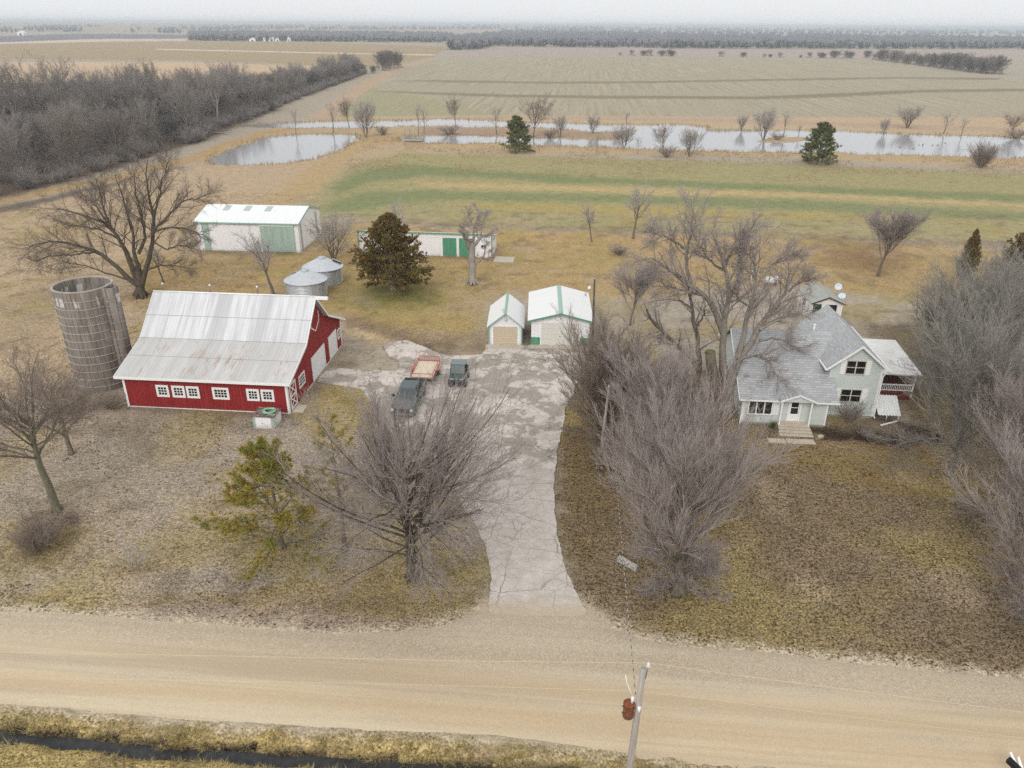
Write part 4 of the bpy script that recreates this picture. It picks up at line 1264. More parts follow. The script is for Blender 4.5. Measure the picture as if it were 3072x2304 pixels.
MB().box(-7.48, -6.92, yf - .05, yf - .036, 1.12, 1.65).box(-7.48, -6.92, yf - .05, yf - .036, 1.72, 2.2).build('pane', M_DARKGLASS, df)
MB().box(-6.9, -6.86, yf - .09, yf - .036, 1.22, 1.32).build('handle', M_STEEL, df)
M_STEP = m_plain('tan_concrete', (196, 184, 166), .9, 0, .10, 2)
mb = MB()
mb.box(-8.46, -6.04, -2.90, -2.05, -.1, .37).box(-8.52, -5.98, -2.95, -2.05, .37, .425)
for k in range(3):
    z1 = .32 - .105 * k
    ya, yb = -3.32 - .37 * k, -2.96 - .37 * k
    mb.box(-8.50 - .02 * k, -6.02 + .02 * k, ya + .06, yb, -.1, z1 - .05)
    mb.box(-8.56 - .02 * k, -5.96 + .02 * k, ya, yb + .05, z1 - .05, z1)
mb.build('front_step', M_STEP, house, .012)
MB().box(-4.35, -4.15, -.12, -.003, .95, 1.25).tube([(-4.25, -.05, .95), (-4.25, -.05, .2)], .025, 6).build('meter_box', M_STEEL, house)
# side deck under a flat white roof
deck = MB().box(.05, 4.5, 3.85, 11.2, .66, .82).build('deck_floor', m_plain('rust_red_deck', (120, 66, 56), .8, 0, .25, 3), house)
mb = MB()
for i in range(27):
    xx = .35 + i * .155
    mb.box(xx, xx + .045, 3.9, 3.95, .95, 1.42)
mb.build('baluster', M_TRIM, deck)
MB().box(.1, 4.5, 3.86, 3.98, 1.42, 1.5).box(.1, 4.5, 3.88, 3.96, .88, .95).box(4.40, 4.5, 3.98, 11.2, 1.42, 1.5).box(4.41, 4.49, 3.98, 11.2, .88, .95).build('handrail', M_TRIM, deck)
for (xx, yy) in ((4.45, 3.92), (4.45, 7.5), (4.45, 11.1)):
    MB().box(xx - .06, xx + .06, yy - .06, yy + .06, .3, 2.52).build('post', M_TRIM, deck)
MB().slab([(.06, 3.6, 2.66), (4.9, 3.6, 2.58), (5.45, 11.8, 2.64), (.06, 11.8, 2.72)], .12).build('deck_roof', m_plain('white_membrane', (214, 213, 210), .6, 0, .16, .9), house)
MB().box(.1, 4.4, 3.9, 4.0, -.05, .66).build('deck_skirt', m_plain('rust_skirt', (110, 58, 48), .8, 0, .25, 3), house)
mb = MB()                                                  # low corrugated cover over the cellar steps
xs_ = np.linspace(.25, 2.1, 49)
top_, bot_ = [], []
for i, xx in enumerate(xs_):
    top_.append((xx, 1.3, 1.62 + .035 * math.sin(i * math.pi / 3)))
    bot_.append((xx - .05, -.42, .55 + .035 * math.sin(i * math.pi / 3)))
kk = len(xs_)
lowr = [(a, b, c - .02) for a, b, c in top_ + bot_]
mb.add(top_ + bot_ + lowr, [(i, i + 1, kk + i + 1, kk + i) for i in range(kk - 1)] + [(2 * kk + i, 3 * kk + i, 3 * kk + i + 1, 2 * kk + i + 1) for i in range(kk - 1)], True)
cv = mb.build('cellar_cover', m_plain('white_corrugated', (222, 222, 220), .6, 0, .06, 3), house)
for xx in (.95, 1.9):
    MB().tube([(xx, -.38, .56), (xx, -.38, 0)], .035, 6).build('leg', M_TRIM, cv)
MB().box(.3, 2.1, 1.32, 1.5, 0, 1.5).build('cellar_wall', M_FOUND, cv)


def hl(x, y, z=0.0):
    c, s = math.cos(HY), math.sin(HY)
    return np.array([HO[0] + x * c - y * s, HO[1] + x * s + y * c, z])


sp = MB().box(-.95, .95, -.05, .05, -.04, .05)
spo = sp.build('fallen_downspout', M_TRIM)
spo.location = tuple(hl(1.0, -.95, .08))
spo.rotation_euler = (0, 0, math.radians(24))
tag(spo, 'long white piece of downspout lying on the soil right of the house', 'downspout')
wk = MB()
wk.slab([(-9.7, -5.15, .07), (-8.3, -5.2, .06), (-8.35, -4.55, .06), (-9.75, -4.5, .07)], .1)
wk.slab([(-8.2, -5.2, .07), (-6.0, -5.15, .07), (-6.1, -4.4, .06), (-8.25, -4.5, .06)], .1)
wko = wk.build('stepping_path', M_STEP)
wko.location, wko.rotation_euler = tuple(HO), (0, 0, HY)
tag(wko, kind='structure')
blk = MB().box(-.22, .22, -.14, .14, 0, .2).build('concrete_block', M_STEP, None, .01)
blk.location = tuple(hl(-5.35, -3.9, -.02))
blk.rotation_euler = (0, 0, .5)
tag(blk, 'pale concrete block on dark soil just right of the front steps', 'block')
bd = MB().box(-.04, .04, -.35, .35, 0, .05).build('board', M_WOODGREY)
bd.location, bd.rotation_euler = tuple(hl(-9.9, -4.0, .02)), (0, 0, .7)
tag(bd, 'short grey board on dark soil left of the front steps', 'board')

# ------------------------------------------------------------------ white outbuilding and dishes
ob = empty('outbuilding', (33.15, 80.0, 0), math.radians(-3), 'small white outbuilding with a grey roof and dark green door behind the farmhouse', 'outbuilding')
MB().prism([(0, 0), (3.3, 0), (3.3, 2.42), (1.62, 3.08), (0, 2.42)], 'y', 0, 5.2).build('wall', m_plain('chalky_white_wall', (238, 236, 230), .8, 0, .08, 2), ob)
mb = MB()
p_ = [(-.22, 2.44), (1.62, 3.22), (3.52, 2.40)]
mb.prism(p_ + [(a, b - .08) for a, b in p_[::-1]], 'y', -.25, 5.4)
orf = mb.build('roof', m_plain('mossy_grey_roof', (160, 161, 154), .9, 0, .14, 3), ob)
mb = MB()
for (a, b), (c, d) in zip(p_[:-1], p_[1:]):
    mb.add([(a, -.3, b - .12), (c, -.3, d - .12), (c, -.3, d - .01), (a, -.3, b - .01), (a, -.253, b - .12), (c, -.253, d - .12), (c, -.253, d - .01), (a, -.253, b - .01)], [(0, 1, 2, 3), (4, 7, 6, 5), (0, 4, 5, 1), (3, 2, 6, 7), (1, 5, 6, 2), (0, 3, 7, 4)])
mb.build('bargeboard', m_plain('dark_bargeboard', (48, 50, 46), .7), orf)
MB().box(.1, 1.0, -.04, -.003, .1, 2.3).build('green_door', m_plain('dark_green_paint', (44, 74, 58), .5, 0, .1, 3), ob)
win_front(ob, 1.48, 2.68, 1.3, 2.25, 0, 1, 1, .05, m_plain('dark_green_frame', (52, 66, 60), .5))
win_side(ob, 2.2, 3.1, 1.2, 2.1, 0, 1, 2, .05, -1)


def dish(loc, rz, tilt, label, pole):
    e = empty('satellite_dish', loc, rz, label, 'dish', 'satellite dishes beside the outbuilding')
    mb = MB()
    prof = [(.001, 0), (.15, .012), (.3, .05), (.41, .095)]
    mb.lathe(prof + [(.41, .11), (.3, .07), (.001, .02)][0:1] + [(.28, .065), (.001, .018)], n=28, smooth=True)
    T = Matrix.Translation((0, 0, pole)) @ Matrix.Rotation(tilt, 4, 'X')
    mb.v = [T @ p for p in mb.v]
    mb.build('reflector', m_plain('dish_grey', (205, 216, 222), .4, 0, .04), e)
    mk_ = MB()
    mk_.box(-.1, .1, .16, .19, .035, .05)
    mk_.v = [T @ p for p in mk_.v]
    mk_.build('badge', m_plain('badge_dark', (70, 84, 110), .5), e)
    a = T @ Vector((.0, -.36, .1))
    b = T @ Vector((.02, -.34, .5))
    MB().tube([a, b], .018, 6).lathe([(.001, -.06), (.045, -.05), (.045, .05), (.001, .06)], (0, 0), 8).build('feed_arm', M_STEEL, e)
    MB().tube([(0, .05, pole - .02), (0, .08, 0)], .03, 8).build('mast', M_STEEL, e)


for q, r_, t_, lb, ph in ((AY(2515, 861, 82.5), -.25, math.radians(62), 'upper round satellite dish on a mast at the outbuilding corner', None), (AY(2526, 889, 81.6), -.5, math.radians(38), 'lower satellite dish tilted skyward beside the outbuilding roof', None)):
    dish((q[0], q[1], 0), r_, t_, lb, q[2])

# ------------------------------------------------------------------ well house box with hose
WBO = G(762.5, 1283)
wb = empty('well_box', WBO, math.radians(-5), 'low white box with green corners and a decayed red lid in front of the barn', 'box')
MB().box(0, 1.75, 0, 1.55, -.05, 1.02).build('wall', M_WHITERIB, wb)
MB().box(-.03, .17, -.03, -.002, -.03, .98).build('corner_panel', M_GREENPALE, wb)
MB().box(1.50, 1.78, -.03, -.002, -.03, .98).build('corner_panel', M_GREENPALE, wb)
n = N('peeling_red_lid')
m_lid = n.done(n.mix(n.ramp(n.noise(3.5, 5, .75), .45, .55), n.mix(n.noise(9, 3, .7), L4((120, 70, 66)), L4((176, 160, 150))), L4((80, 74, 66))), .9, 0, .1)
mb = MB()
for k in range(5):
    a = -.08 + k * .345
    mb.box(-.1, 1.85, a, a + .325, 1.03 + .006 * (k % 2), 1.09 + .006 * (k % 2))
mb.build('lid', m_lid, wb)
MB().lathe([(.001, .0), (.04, .0)], (0, 0), 8).box(.72, .78, -.04, -.002, .42, .48).build('latch', M_STEEL, wb)
hose = []
for i in range(230):
    a = i * .21
    r_ = .40 + .07 * math.sin(i * .13) + .03 * math.sin(i * .37)
    hose.append((1.08 + r_ * 1.15 * math.cos(a) + .04 * math.sin(i * .09), .85 + r_ * math.sin(a), 1.12 + .13 * i / 230 + .012 * math.sin(i * .9)))
hose += [(1.3, .2, 1.2), (1.7, .35, 1.14), (1.9, .3, 1.0), (1.95, .2, .4)]
ho = MB().tube(hose, .024, 6).build('garden_hose', m_plain('pale_green_hose', (150, 206, 176), .5, 0, .08))
ho.location, ho.rotation_euler = tuple(WBO), (0, 0, math.radians(-5))
tag(ho, 'pale green garden hose coiled on the red lid of the white box', 'hose')
ap = G(868, 1242)
mb = MB()
mb.slab([(0, 0, .09), (.95, .05, .08), (.9, 1.3, .09), (.05, 1.35, .09)], .12)
s_ = mb.build('door_slab', M_STEP)
s_.location, s_.rotation_euler = (ap[0] + .15, ap[1] + .3, 0), (0, 0, math.radians(-5))
tag(s_, kind='structure')

# ------------------------------------------------------------------ vehicles
def wheel(parent, c, r, wd, rimc=(150, 152, 154), name='wheel'):
    """wheel with its axle along x"""
    prof = [(r * .62, -wd * .5), (r * .92, -wd * .5), (r, -wd * .36), (r, wd * .36), (r * .92, wd * .5), (r * .62, wd * .5)]
    T = Matrix.Translation(c) @ Matrix.Rotation(math.pi / 2, 4, 'Y')
    mb = MB()
    mb.lathe(prof, n=24, smooth=True)
    mb.v = [T @ p for p in mb.v]
    ty = mb.build(name, M_BLACK, parent)
    rb = MB()
    rb.lathe([(r * .63, -wd * .42), (r * .5, -wd * .30), (r * .16, -wd * .34), (.001, -wd * .36)], n=18)
    rb.lathe([(r * .63, wd * .42), (r * .5, wd * .30), (r * .16, wd * .34), (.001, wd * .36)], n=18)
    rb.v = [T @ p for p in rb.v]
    rb.build('rim', m_plain('rim_metal', rimc, .35, .6, .05), ty)
    return ty


def loft(mb, rings):
    n_ = len(rings[0])
    vs = [p for r in rings for p in r]
    fs = [(i * n_ + k, i * n_ + (k + 1) % n_, (i + 1) * n_ + (k + 1) % n_, (i + 1) * n_ + k) for i in range(len(rings) - 1) for k in range(n_)]
    fs += [tuple(range(n_ - 1, -1, -1)), tuple((len(rings) - 1) * n_ + k for k in range(n_))]
    return mb.add(vs, fs)


M_TRUCK = N('dark_grey_green_car_paint')
M_TRUCK = M_TRUCK.done(M_TRUCK.scale(L4((84, 94, 94))[:3], M_TRUCK.ramp(M_TRUCK.noise(2.5, 4, .7), .3, .7, .85, 1.15)), .35, .2, .5)
M_LAMP = m_plain('lamp_lens', (205, 210, 212), .15, 0, .03)
tk = empty('pickup_truck', (-9.15, 56.4, .09), math.radians(-5), 'dark grey pickup truck parked nose toward the road under the bare tree', 'truck')
mb = MB()
W2 = .99
ring = lambda y, z0, z1, w2, ch=.12: [(-w2, y, z0), (w2, y, z0), (w2, y, z1 - ch), (w2 - ch, y, z1), (-w2 + ch, y, z1), (-w2, y, z1 - ch)]
loft(mb, [ring(.02, .42, .98, .86), ring(.14, .40, 1.10, .95), ring(.9, .40, 1.17, W2), ring(1.62, .40, 1.22, W2), ring(1.66, .40, 1.16, W2), ring(4.0, .40, 1.16, W2)])
loft(mb, [ring(4.0, .45, 1.16, W2), ring(4.02, .45, 1.16, W2)])
mb.box(-W2, -W2 + .09, 4.03, 5.75, .48, 1.17).box(W2 - .09, W2, 4.03, 5.75, .48, 1.17).box(-W2 + .09, W2 - .09, 5.66, 5.75, .52, 1.17).box(-W2 + .09, W2 - .09, 4.03, 5.66, .52, .62)
body = mb.build('body', M_TRUCK, tk, .02)
mb = MB()
b0, t0 = [(-.92, 1.5, 1.15), (.92, 1.5, 1.15), (.92, 4.0, 1.15), (-.92, 4.0, 1.15)], [(-.72, 2.22, 1.80), (.72, 2.22, 1.80), (.72, 3.86, 1.80), (-.72, 3.86, 1.80)]
mb.add(b0 + t0 + [(-.62, 2.32, 1.85), (.62, 2.32, 1.85), (.62, 3.76, 1.85), (-.62, 3.76, 1.85)], [(0, 1, 5, 4), (1, 2, 6, 5), (2, 3, 7, 6), (3, 0, 4, 7), (4, 5, 9, 8), (5, 6, 10, 9), (6, 7, 11, 10), (7, 4, 8, 11), (8, 9, 10, 11)])
cab = mb.build('cab', M_TRUCK, tk, .02)
q = lambda a, b, t: tuple(a[i] + (b[i] - a[i]) * t for i in range(3))


def patch(b_a, b_b, t_a, t_b, u0, u1, v0, v1, off):
    pts = [q(q(b_a, b_b, u), q(t_a, t_b, u), v) for u, v in ((u0, v0), (u1, v0), (u1, v1), (u0, v1))]
    P3 = [Vector(p) for p in pts]
    nn_ = (P3[1] - P3[0]).cross(P3[3] - P3[0]).normalized() * off
    return MB().add([p + nn_ for p in P3] + [p - nn_ for p in P3], [(0, 1, 2, 3), (7, 6, 5, 4), (0, 4, 5, 1), (1, 5, 6, 2), (2, 6, 7, 3), (3, 7, 4, 0)])


M_CGLASS = N('tinted_glass').done((0.05, 0.065, 0.068), .05, 0, .6)
patch(b0[0], b0[1], t0[0], t0[1], .05, .95, .08, .95, .012).build('windshield', M_CGLASS, cab)
patch(b0[2], b0[3], t0[2], t0[3], .1, .9, .2, .9, .012).build('rear_window', M_CGLASS, cab)
for a, b in ((1, 2), (3, 0)):
    patch(b0[a], b0[b], t0[a], t0[b], .10, .48, .15, .9, .012).build('side_window', M_CGLASS, cab)
    patch(b0[a], b0[b], t0[a], t0[b], .53, .92, .15, .9, .012).build('side_window', M_CGLASS, cab)
MB().box(-.62, .62, -.02, .02, .62, .94).build('grille', M_BLACK, tk)
MB().box(-.93, .93, -.10, .05, .40, .58).build('bumper', m_plain('dull_chrome', (150, 152, 152), .3, .7, .05), tk)
for s_ in (-1, 1):
    MB().box(min(s_ * .64, s_ * .9), max(s_ * .64, s_ * .9), -.025, .05, .70, .93).build('headlight', M_LAMP, tk)
    MB().box(min(s_ * 1.0, s_ * 1.24), max(s_ * 1.0, s_ * 1.24), 1.72, 1.84, 1.18, 1.42).tube([(s_ * .95, 1.8, 1.2), (s_ * 1.05, 1.8, 1.25)], .03, 6).build('mirror', M_BLACK, tk)
    for yy in (.95, 4.75):
        wheel(tk, (s_ * .86, yy, .38), .39, .27)
for yy in (2.75,):
    MB().box(-1.0, -.992, yy, yy + .02, .5, 1.12).box(.992, 1.0, yy, yy + .02, .5, 1.12).build('door_seam', M_BLACK, body)

ut = empty('utility_vehicle', (-5.02, 62.3, .09), math.radians(-4), 'small dark green off-road utility vehicle with a cab roof on the paved yard', 'utility vehicle')
M_UTV = m_plain('utv_dark_green', (70, 86, 82), .45, .1, .15, 3)
mb = MB()
r2 = lambda y, z0, z1, w2: [(-w2, y, z0), (w2, y, z0), (w2, y, z1), (-w2, y, z1)]
loft(mb, [r2(.1, .55, .78, .55), r2(.25, .45, .95, .68), r2(.85, .42, 1.10, .72), r2(.95, .42, .95, .72), r2(2.0, .42, .8, .72), r2(2.05, .42, .8, .72)])
mb.build('body', M_UTV, ut, .03)
mb = MB().box(-.74, .74, 2.08, 3.1, .72, .80).box(-.74, -.68, 2.08, 3.1, .80, 1.08).box(.68, .74, 2.08, 3.1, .80, 1.08).box(-.68, .68, 3.04, 3.1, .80, 1.08).box(-.68, .68, 2.08, 2.14, .80, 1.08)
mb.build('cargo_bed', M_UTV, ut)
cg = MB()
for s_ in (-1, 1):
    cg.tube([(s_ * .68, .9, 1.05), (s_ * .64, 1.22, 1.9), (s_ * .64, 2.05, 1.92), (s_ * .70, 2.1, .8)], .03, 7)
cg.tube([(-.64, 1.22, 1.9), (.64, 1.22, 1.9)], .03, 7).tube([(-.64, 2.05, 1.92), (.64, 2.05, 1.92)], .03, 7)
cage = cg.build('roll_cage', M_BLACK, ut)
MB().slab([(-.72, 1.12, 1.96), (.72, 1.12, 1.96), (.72, 2.2, 1.99), (-.72, 2.2, 1.99)], .07).build('cab_roof', m_plain('utv_roof', (118, 130, 128), .5, 0, .08), ut, .02)
MB().slab([(-.66, .92, 1.10), (.66, .92, 1.10), (.62, 1.22, 1.86), (-.62, 1.22, 1.86)], .015).build('windshield', N('utv_windshield').done((0.10, .14, .14), .08, 0, .6), ut)
for s_ in (-1, 1):
    MB().box(min(s_ * .3, s_ * .58), max(s_ * .3, s_ * .58), .16, .24, .80, .90).build('headlight', M_LAMP, ut)
    MB().box(min(s_ * .06, s_ * .6), max(s_ * .06, s_ * .6), 1.55, 2.0, .8, 1.0).box(min(s_ * .06, s_ * .6), max(s_ * .06, s_ * .6), 1.9, 2.02, 1.0, 1.45).build('seat', M_BLACK, ut)
    for yy in (.55, 2.6):
        wheel(ut, (s_ * .70, yy, .33), .33, .26, (90, 92, 92))
MB().box(-.6, .6, .02, .14, .45, .62).tube([(-.5, .04, .5), (-.45, .0, .85), (.45, .0, .85), (.5, .04, .5)], .025, 6).build('front_guard', M_BLACK, ut)
MB().slab([(-.66, 2.12, 1.2), (.66, 2.12, 1.2), (.64, 2.08, 1.85), (-.64, 2.08, 1.85)], .015).build('rear_panel', M_UTV, ut)

tr = empty('flatbed_trailer', (-8.3, 63.5, .09), math.radians(-5), 'red-railed utility trailer with a pale wooden deck hitched behind the pickup', 'trailer')
TWD, TL = 1.0, 3.7
n = N('pale_deck_planks')
x_, y_, z_ = n.xyz()
fr_ = n.math('FRACT', n.math('DIVIDE', x_, .2))
m_deck = n.done(n.mix(n.math('MULTIPLY', n.math('LESS_THAN', fr_, .08), .5), n.scale(L4((214, 200, 178))[:3], n.ramp(n.noise(1.0, 4, .7, n.vmap(sc=(6, 1.2, 1))), .3, .7, .82, 1.1)), L4((120, 100, 80))), .9)
MB().box(-TWD, TWD, 0, TL, .52, .58).build('deck', m_deck, tr)
mb = MB().box(-TWD - .06, -TWD, 0, TL, .44, .60).box(TWD, TWD + .06, 0, TL, .44, .60).box(-TWD, TWD, -.06, 0, .44, .60).box(-TWD, TWD, TL, TL + .06, .44, .60)
mb.tube([(-.35, 0, .5), (0, -1.2, .48)], .04, 6).tube([(.35, 0, .5), (0, -1.2, .48)], .04, 6)
mb.build('frame', M_RUSTRED, tr)
rl = MB()
for s_ in (-1, 1):
    xx = s_ * (TWD + .03)
    rl.box(xx - .03, xx + .03, 0, TL, .92, .98)
    for yy in (.03, 1.2, 2.45, TL - .03):
        rl.box(xx - .025, xx + .025, yy - .03, yy + .03, .6, .92)
rl.box(-TWD, TWD, -.05, 0, .92, .98)
rl.build('side_rail', M_RUSTRED, tr)
gt = MB().box(-TWD, TWD, TL + .08, TL + .13, .6, .68).box(-TWD, TWD, TL + .08, TL + .13, 1.02, 1.1)
for i in range(9):
    xx = -TWD + .04 + i * (2 * TWD - .08) / 8
    gt.box(xx - .02, xx + .02, TL + .085, TL + .125, .68, 1.02)
gt.build('tail_gate', M_RUSTRED, tr)
for s_ in (-1, 1):
    wheel(tr, (s_ * 1.22, 2.0, .31), .32, .2, (206, 208, 208))
    MB().slab([(s_ * 1.08, 1.58, .64), (s_ * 1.36, 1.58, .64), (s_ * 1.36, 2.42, .66), (s_ * 1.08, 2.42, .66)], .03).build('fender', M_RUSTRED, tr)

# ------------------------------------------------------------------ poles and wires
def m_pole(name, c):
    n = N(name)
    g = n.noise(1.0, 4, .7, n.vmap(sc=(14, 14, .8)))
    colr = n.scale(L4(c)[:3], n.ramp(g, .3, .7, .7, 1.25))
    return n.done(colr, .95, 0, .1, n.bump(g, .5, .02))


def along(top, low, z):
    t = (top[2] - z) / (top[2] - low[2])
    return top + (low - top) * t


top, low = AY(1930, 2008, 21.0), AY(1889, 2304, 21.0)
base_ = along(top, low, 0)
up_ = empty('utility_pole', base_, 0, 'weathered wooden utility pole with a rusty transformer at the south edge of the gravel road', 'utility pole')
rel = lambda p: tuple(np.asarray(p) - base_)
at_z = lambda z: np.array(rel(along(top, low, z)))
MB().tube([at_z(-.4), at_z(3), at_z(6), at_z(top[2])], [.16, .145, .128, .112], 16).build('pole', m_pole('grey_pole_wood', (168, 160, 152)), up_)
tz = top[2]
pz = lambda z, dx, dy: tuple(at_z(z) + np.array([dx, dy, 0]))
MB().tube([pz(tz - .5, .13, .02), pz(tz + .12, .17, .02)], .018, 6).build('top_pin', M_STEEL, up_)
mb = MB()
mb.lathe([(.001, 0), (.055, .0), (.06, .05), (.045, .09), (.06, .13), (.04, .18), (.001, .18)], n=14)
mb.v = [Vector(pz(tz + .12, .17, .02)) + p for p in mb.v]
mb.build('insulator', m_plain('porcelain', (222, 224, 224), .2, 0, .03), up_)
tc = np.array(pz(tz - 2.05, -.36, -.03))
n = N('rusty_transformer_paint')
m_rust = n.done(n.mix(n.ramp(n.noise(5, 5, .75), .35, .65), L4((104, 58, 36)), L4((142, 84, 52))), .7, .1, .3)
mb = MB()
mb.lathe([(.001, -.38), (.17, -.37), (.205, -.33), (.205, .30), (.22, .31), (.22, .36), (.19, .40), (.001, .42)], n=24, smooth=False)
mb.v = [Vector(tc) + p for p in mb.v]
trf = mb.build('transformer', m_rust, up_)
mb = MB()
for k in (-2.4, -1.9, -1.4, 2.8):
    for zz_ in (-.22, .12):
        c_ = tc + np.array([.215 * math.cos(k), .215 * math.sin(k), zz_])
        mb.box(c_[0] - .03, c_[0] + .03, c_[1] - .03, c_[1] + .03, c_[2] - .025, c_[2] + .025)
mb.box(tc[0] + .18, tc[0] + .3, tc[1] - .04, tc[1] + .04, tc[2] + .05, tc[2] + .15).box(tc[0] + .18, tc[0] + .3, tc[1] - .04, tc[1] + .04, tc[2] - .25, tc[2] - .15)
mb.build('bracket', M_STEEL, trf)
MB().tube([tc + np.array([.1, -.02, .40]), tc + np.array([.11, -.02, .72])], .055, 10).build('bushing', m_plain('porcelain_white', (232, 233, 232), .25, 0, .03), trf)
MB().tube([tc + np.array([.11, -.02, .72]), tc + np.array([.0, .06, .95]), tc + np.array([-.14, .12, 1.3]), tc + np.array([-.2, .15, 1.62])], .022, 6).build('lead_wire', m_plain('white_lead', (226, 224, 218), .5), trf)
MB().tube([pz(tz - 2.0, .0, -.16), pz(tz - 1.72, .0, -.17)], .065, 10).build('fuse_cutout', m_plain('porcelain_white', (232, 233, 232), .25, 0, .03), up_)
M_WIRE = m_plain('pale_wire', (214, 196, 160), .5, .2, .05)
ins = along(top, low, tz) + np.array([.17, .02, .30])
pl_ = [G(-2400, 1925, 8.9), G(-900, 1942, 8.9), G(0, 1956, 8.9), G(995, 1974, 8.95), G(1400, 1983, 9.15), ins, G(2200, 2024, 9.3), G(3072, 2137, 9.0), G(4000, 2275, 8.9)]
wv_ = MB().tube(pl_, .008, 5).build('power_line', M_WIRE)
tag(wv_, 'upper thin power line crossing over the gravel road to the pole top', 'wire', 'power lines along the road')
nu = along(top, low, tz - 1.15) + np.array([-.12, .05, 0])
pl_ = [G(-2400, 2000, 8.0), G(-900, 2020, 8.0), G(0, 2033, 8.0), G(1000, 2048, 8.05), G(1400, 2058, 8.2), nu, G(2200, 2106, 8.3), G(3072, 2215, 8.0), G(4000, 2345, 8.0)]
tag(MB().tube(pl_, .0068, 5).build('power_line', M_WIRE), 'lower thin power line crossing over the gravel road below the pole top', 'wire', 'power lines along the road')
# service pole among the bare trees, yard light pole
t2 = AY(1828, 1155, 48.6)
l2 = AY(1810, 1296, 48.6)
b2_ = along(t2, l2, 0)
sp_ = empty('service_pole', b2_, 0, 'leaning grey service pole standing among the bare trees by the drive', 'utility pole')
MB().tube([tuple(along(t2, l2, -.3) - b2_), tuple(t2 - b2_)], [.12, .09], 12).build('pole', m_pole('grey_service_wood', (158, 150, 142)), sp_)
mb = MB()
e_ = t2 - b2_
mb.box(e_[0] - .05, e_[0] + .05, e_[1] - .13, e_[1] - .08, e_[2] - .35, e_[2] - .2)
mb.build('insulator', M_STEEL, sp_)
lpb = G(1776, 1062)
lpt = AY(1784, 838, lpb[1])
lp = empty('light_pole', lpb, 0, 'dark wooden pole with a yard lamp beside the wide garage', 'light pole')
MB().tube([(0, 0, -.3), tuple(lpt - lpb)], [.12, .085], 12).build('pole', m_pole('dark_pole_wood', (92, 86, 80)), lp)
hz = lpt[2] - lpb[2]
tx = (lpt - lpb)[0]
MB().tube([(tx, 0, hz - .62), (tx - .25, -.15, hz - .55), (tx - .5, -.3, hz - .62)], .025, 7).build('lamp_arm', M_GALV, lp)
mb = MB()
mb.lathe([(.001, .14), (.10, .12), (.17, 0), (.18, -.12), (.12, -.2), (.001, -.22)], n=18, smooth=True)
mb.v = [Vector((tx - .5, -.3, hz - .72)) + p for p in mb.v]
mb.build('lamp_head', m_plain('lamp_bowl', (226, 228, 230), .25, 0, .03), lp)
MB().tube([(.11, -.06, .1), (tx + .08, -.06, hz - .3)], .022, 6).build('conduit', M_STEEL, lp)
n = N('twisted_service_cable')
x_, y_, z_ = n.xyz()
fr_ = n.math('FRACT', n.math('DIVIDE', y_, .42))
m_cab = n.done(n.mix(n.math('GREATER_THAN', fr_, .45), L4((76, 72, 66)), L4((176, 170, 160))), .6)


def cable(a, b, sag, r, m, label, name='service_cable'):
    pts = []
    for i in range(41):
        t = i / 40
        p = a + (b - a) * t
        p = p - np.array([0, 0, sag * 4 * t * (1 - t)])
        pts.append(tuple(p))
    tag(MB().tube(pts, r, 5).build(name, m), label, 'cable', 'service cables to the yard')


cable(along(top, low, tz - 1.35) + np.array([-.14, .08, 0]), t2 + np.array([0, -.1, -.25]), .30, .016, m_cab, 'long twisted cable from the roadside pole to the service pole')
cable(t2 + np.array([0, .1, -.25]), lpt + np.array([0, -.1, -1.5]), .3, .014, m_cab, 'twisted cable from the service pole to the yard lamp pole')

# ------------------------------------------------------------------ roadside mailbox, slab and small yard things
mp = G(3006, 2330, .0)
mbx = empty('mailbox', (mp[0], mp[1], 0), math.radians(18), 'black mailbox with a white board beside it at the road edge', 'mailbox')
arc_ = [(-.13, .95), (.13, .95)] + [(.13 * math.cos(a), 1.1 + .13 * math.sin(a)) for a in np.linspace(0, math.pi, 12)]
MB().prism(arc_, 'y', -.5, .02).build('box', m_plain('black_mailbox', (30, 32, 40), .4, .2, .1), mbx)
MB().box(-.05, .05, -.3, -.2, -.1, .949).build('post', M_WOODGREY, mbx)
mb = MB()
mb.slab([(.16, -.35, .85), (.30, -.4, .8), (.13, .10, 1.42), (.02, .08, 1.42)], .04)
mb.slab([(.36, -.3, .8), (.52, -.35, .8), (.55, -.02, 1.12), (.42, -.04, 1.15)], .04)
mb.build('white_board', M_TRIM, mbx)
n = N('mottled_grey_stone')
m_mot = n.done(n.mix(n.ramp(n.noise(9, 5, .8), .42, .58), L4((120, 116, 110)), L4((214, 210, 202))), .95, 0, .1)
ga, gb = G(1853, 1683), G(1908, 1714)
dv = gb - ga
ln = np.linalg.norm(dv)
e = MB().box(0, ln, -.07, .22, .0, .33)
for k in range(5): e.box(ln * (.04 + .2 * k), ln * (.14 + .2 * k), -.085, -.071, .05, .28)
eo = e.build('stone_bench', m_mot, None, .02)
eo.location, eo.rotation_euler = tuple(ga), (0, 0, math.atan2(dv[1], dv[0]))
tag(eo, 'long mottled grey stone slab in the leaf litter between the drive and the bare tree', 'stone slab')
c_ = G(1798, 1404)
e = empty('yard_step', c_, .1, 'small pale block step with a dull red face in the litter right of the drive', 'step')
MB().box(-.22, .22, -.2, .05, 0, .12).build('lower_block', M_CONC, e)
MB().box(-.22, .22, .06, .3, 0, .22).build('upper_block', m_plain('dull_red_block', (120, 84, 80), .8, 0, .15), e)
MB().box(-.23, .23, .05, .32, .222, .27).build('cap_stone', M_CONC, e)
c_ = G(2314, 856)
tnk = empty('white_tank', c_, .05, 'white rounded tank on short legs half hidden behind the big bare tree', 'tank')
T = Matrix.Translation((0, 0, .75)) @ Matrix.Rotation(math.pi / 2, 4, 'Y')
mb = MB()
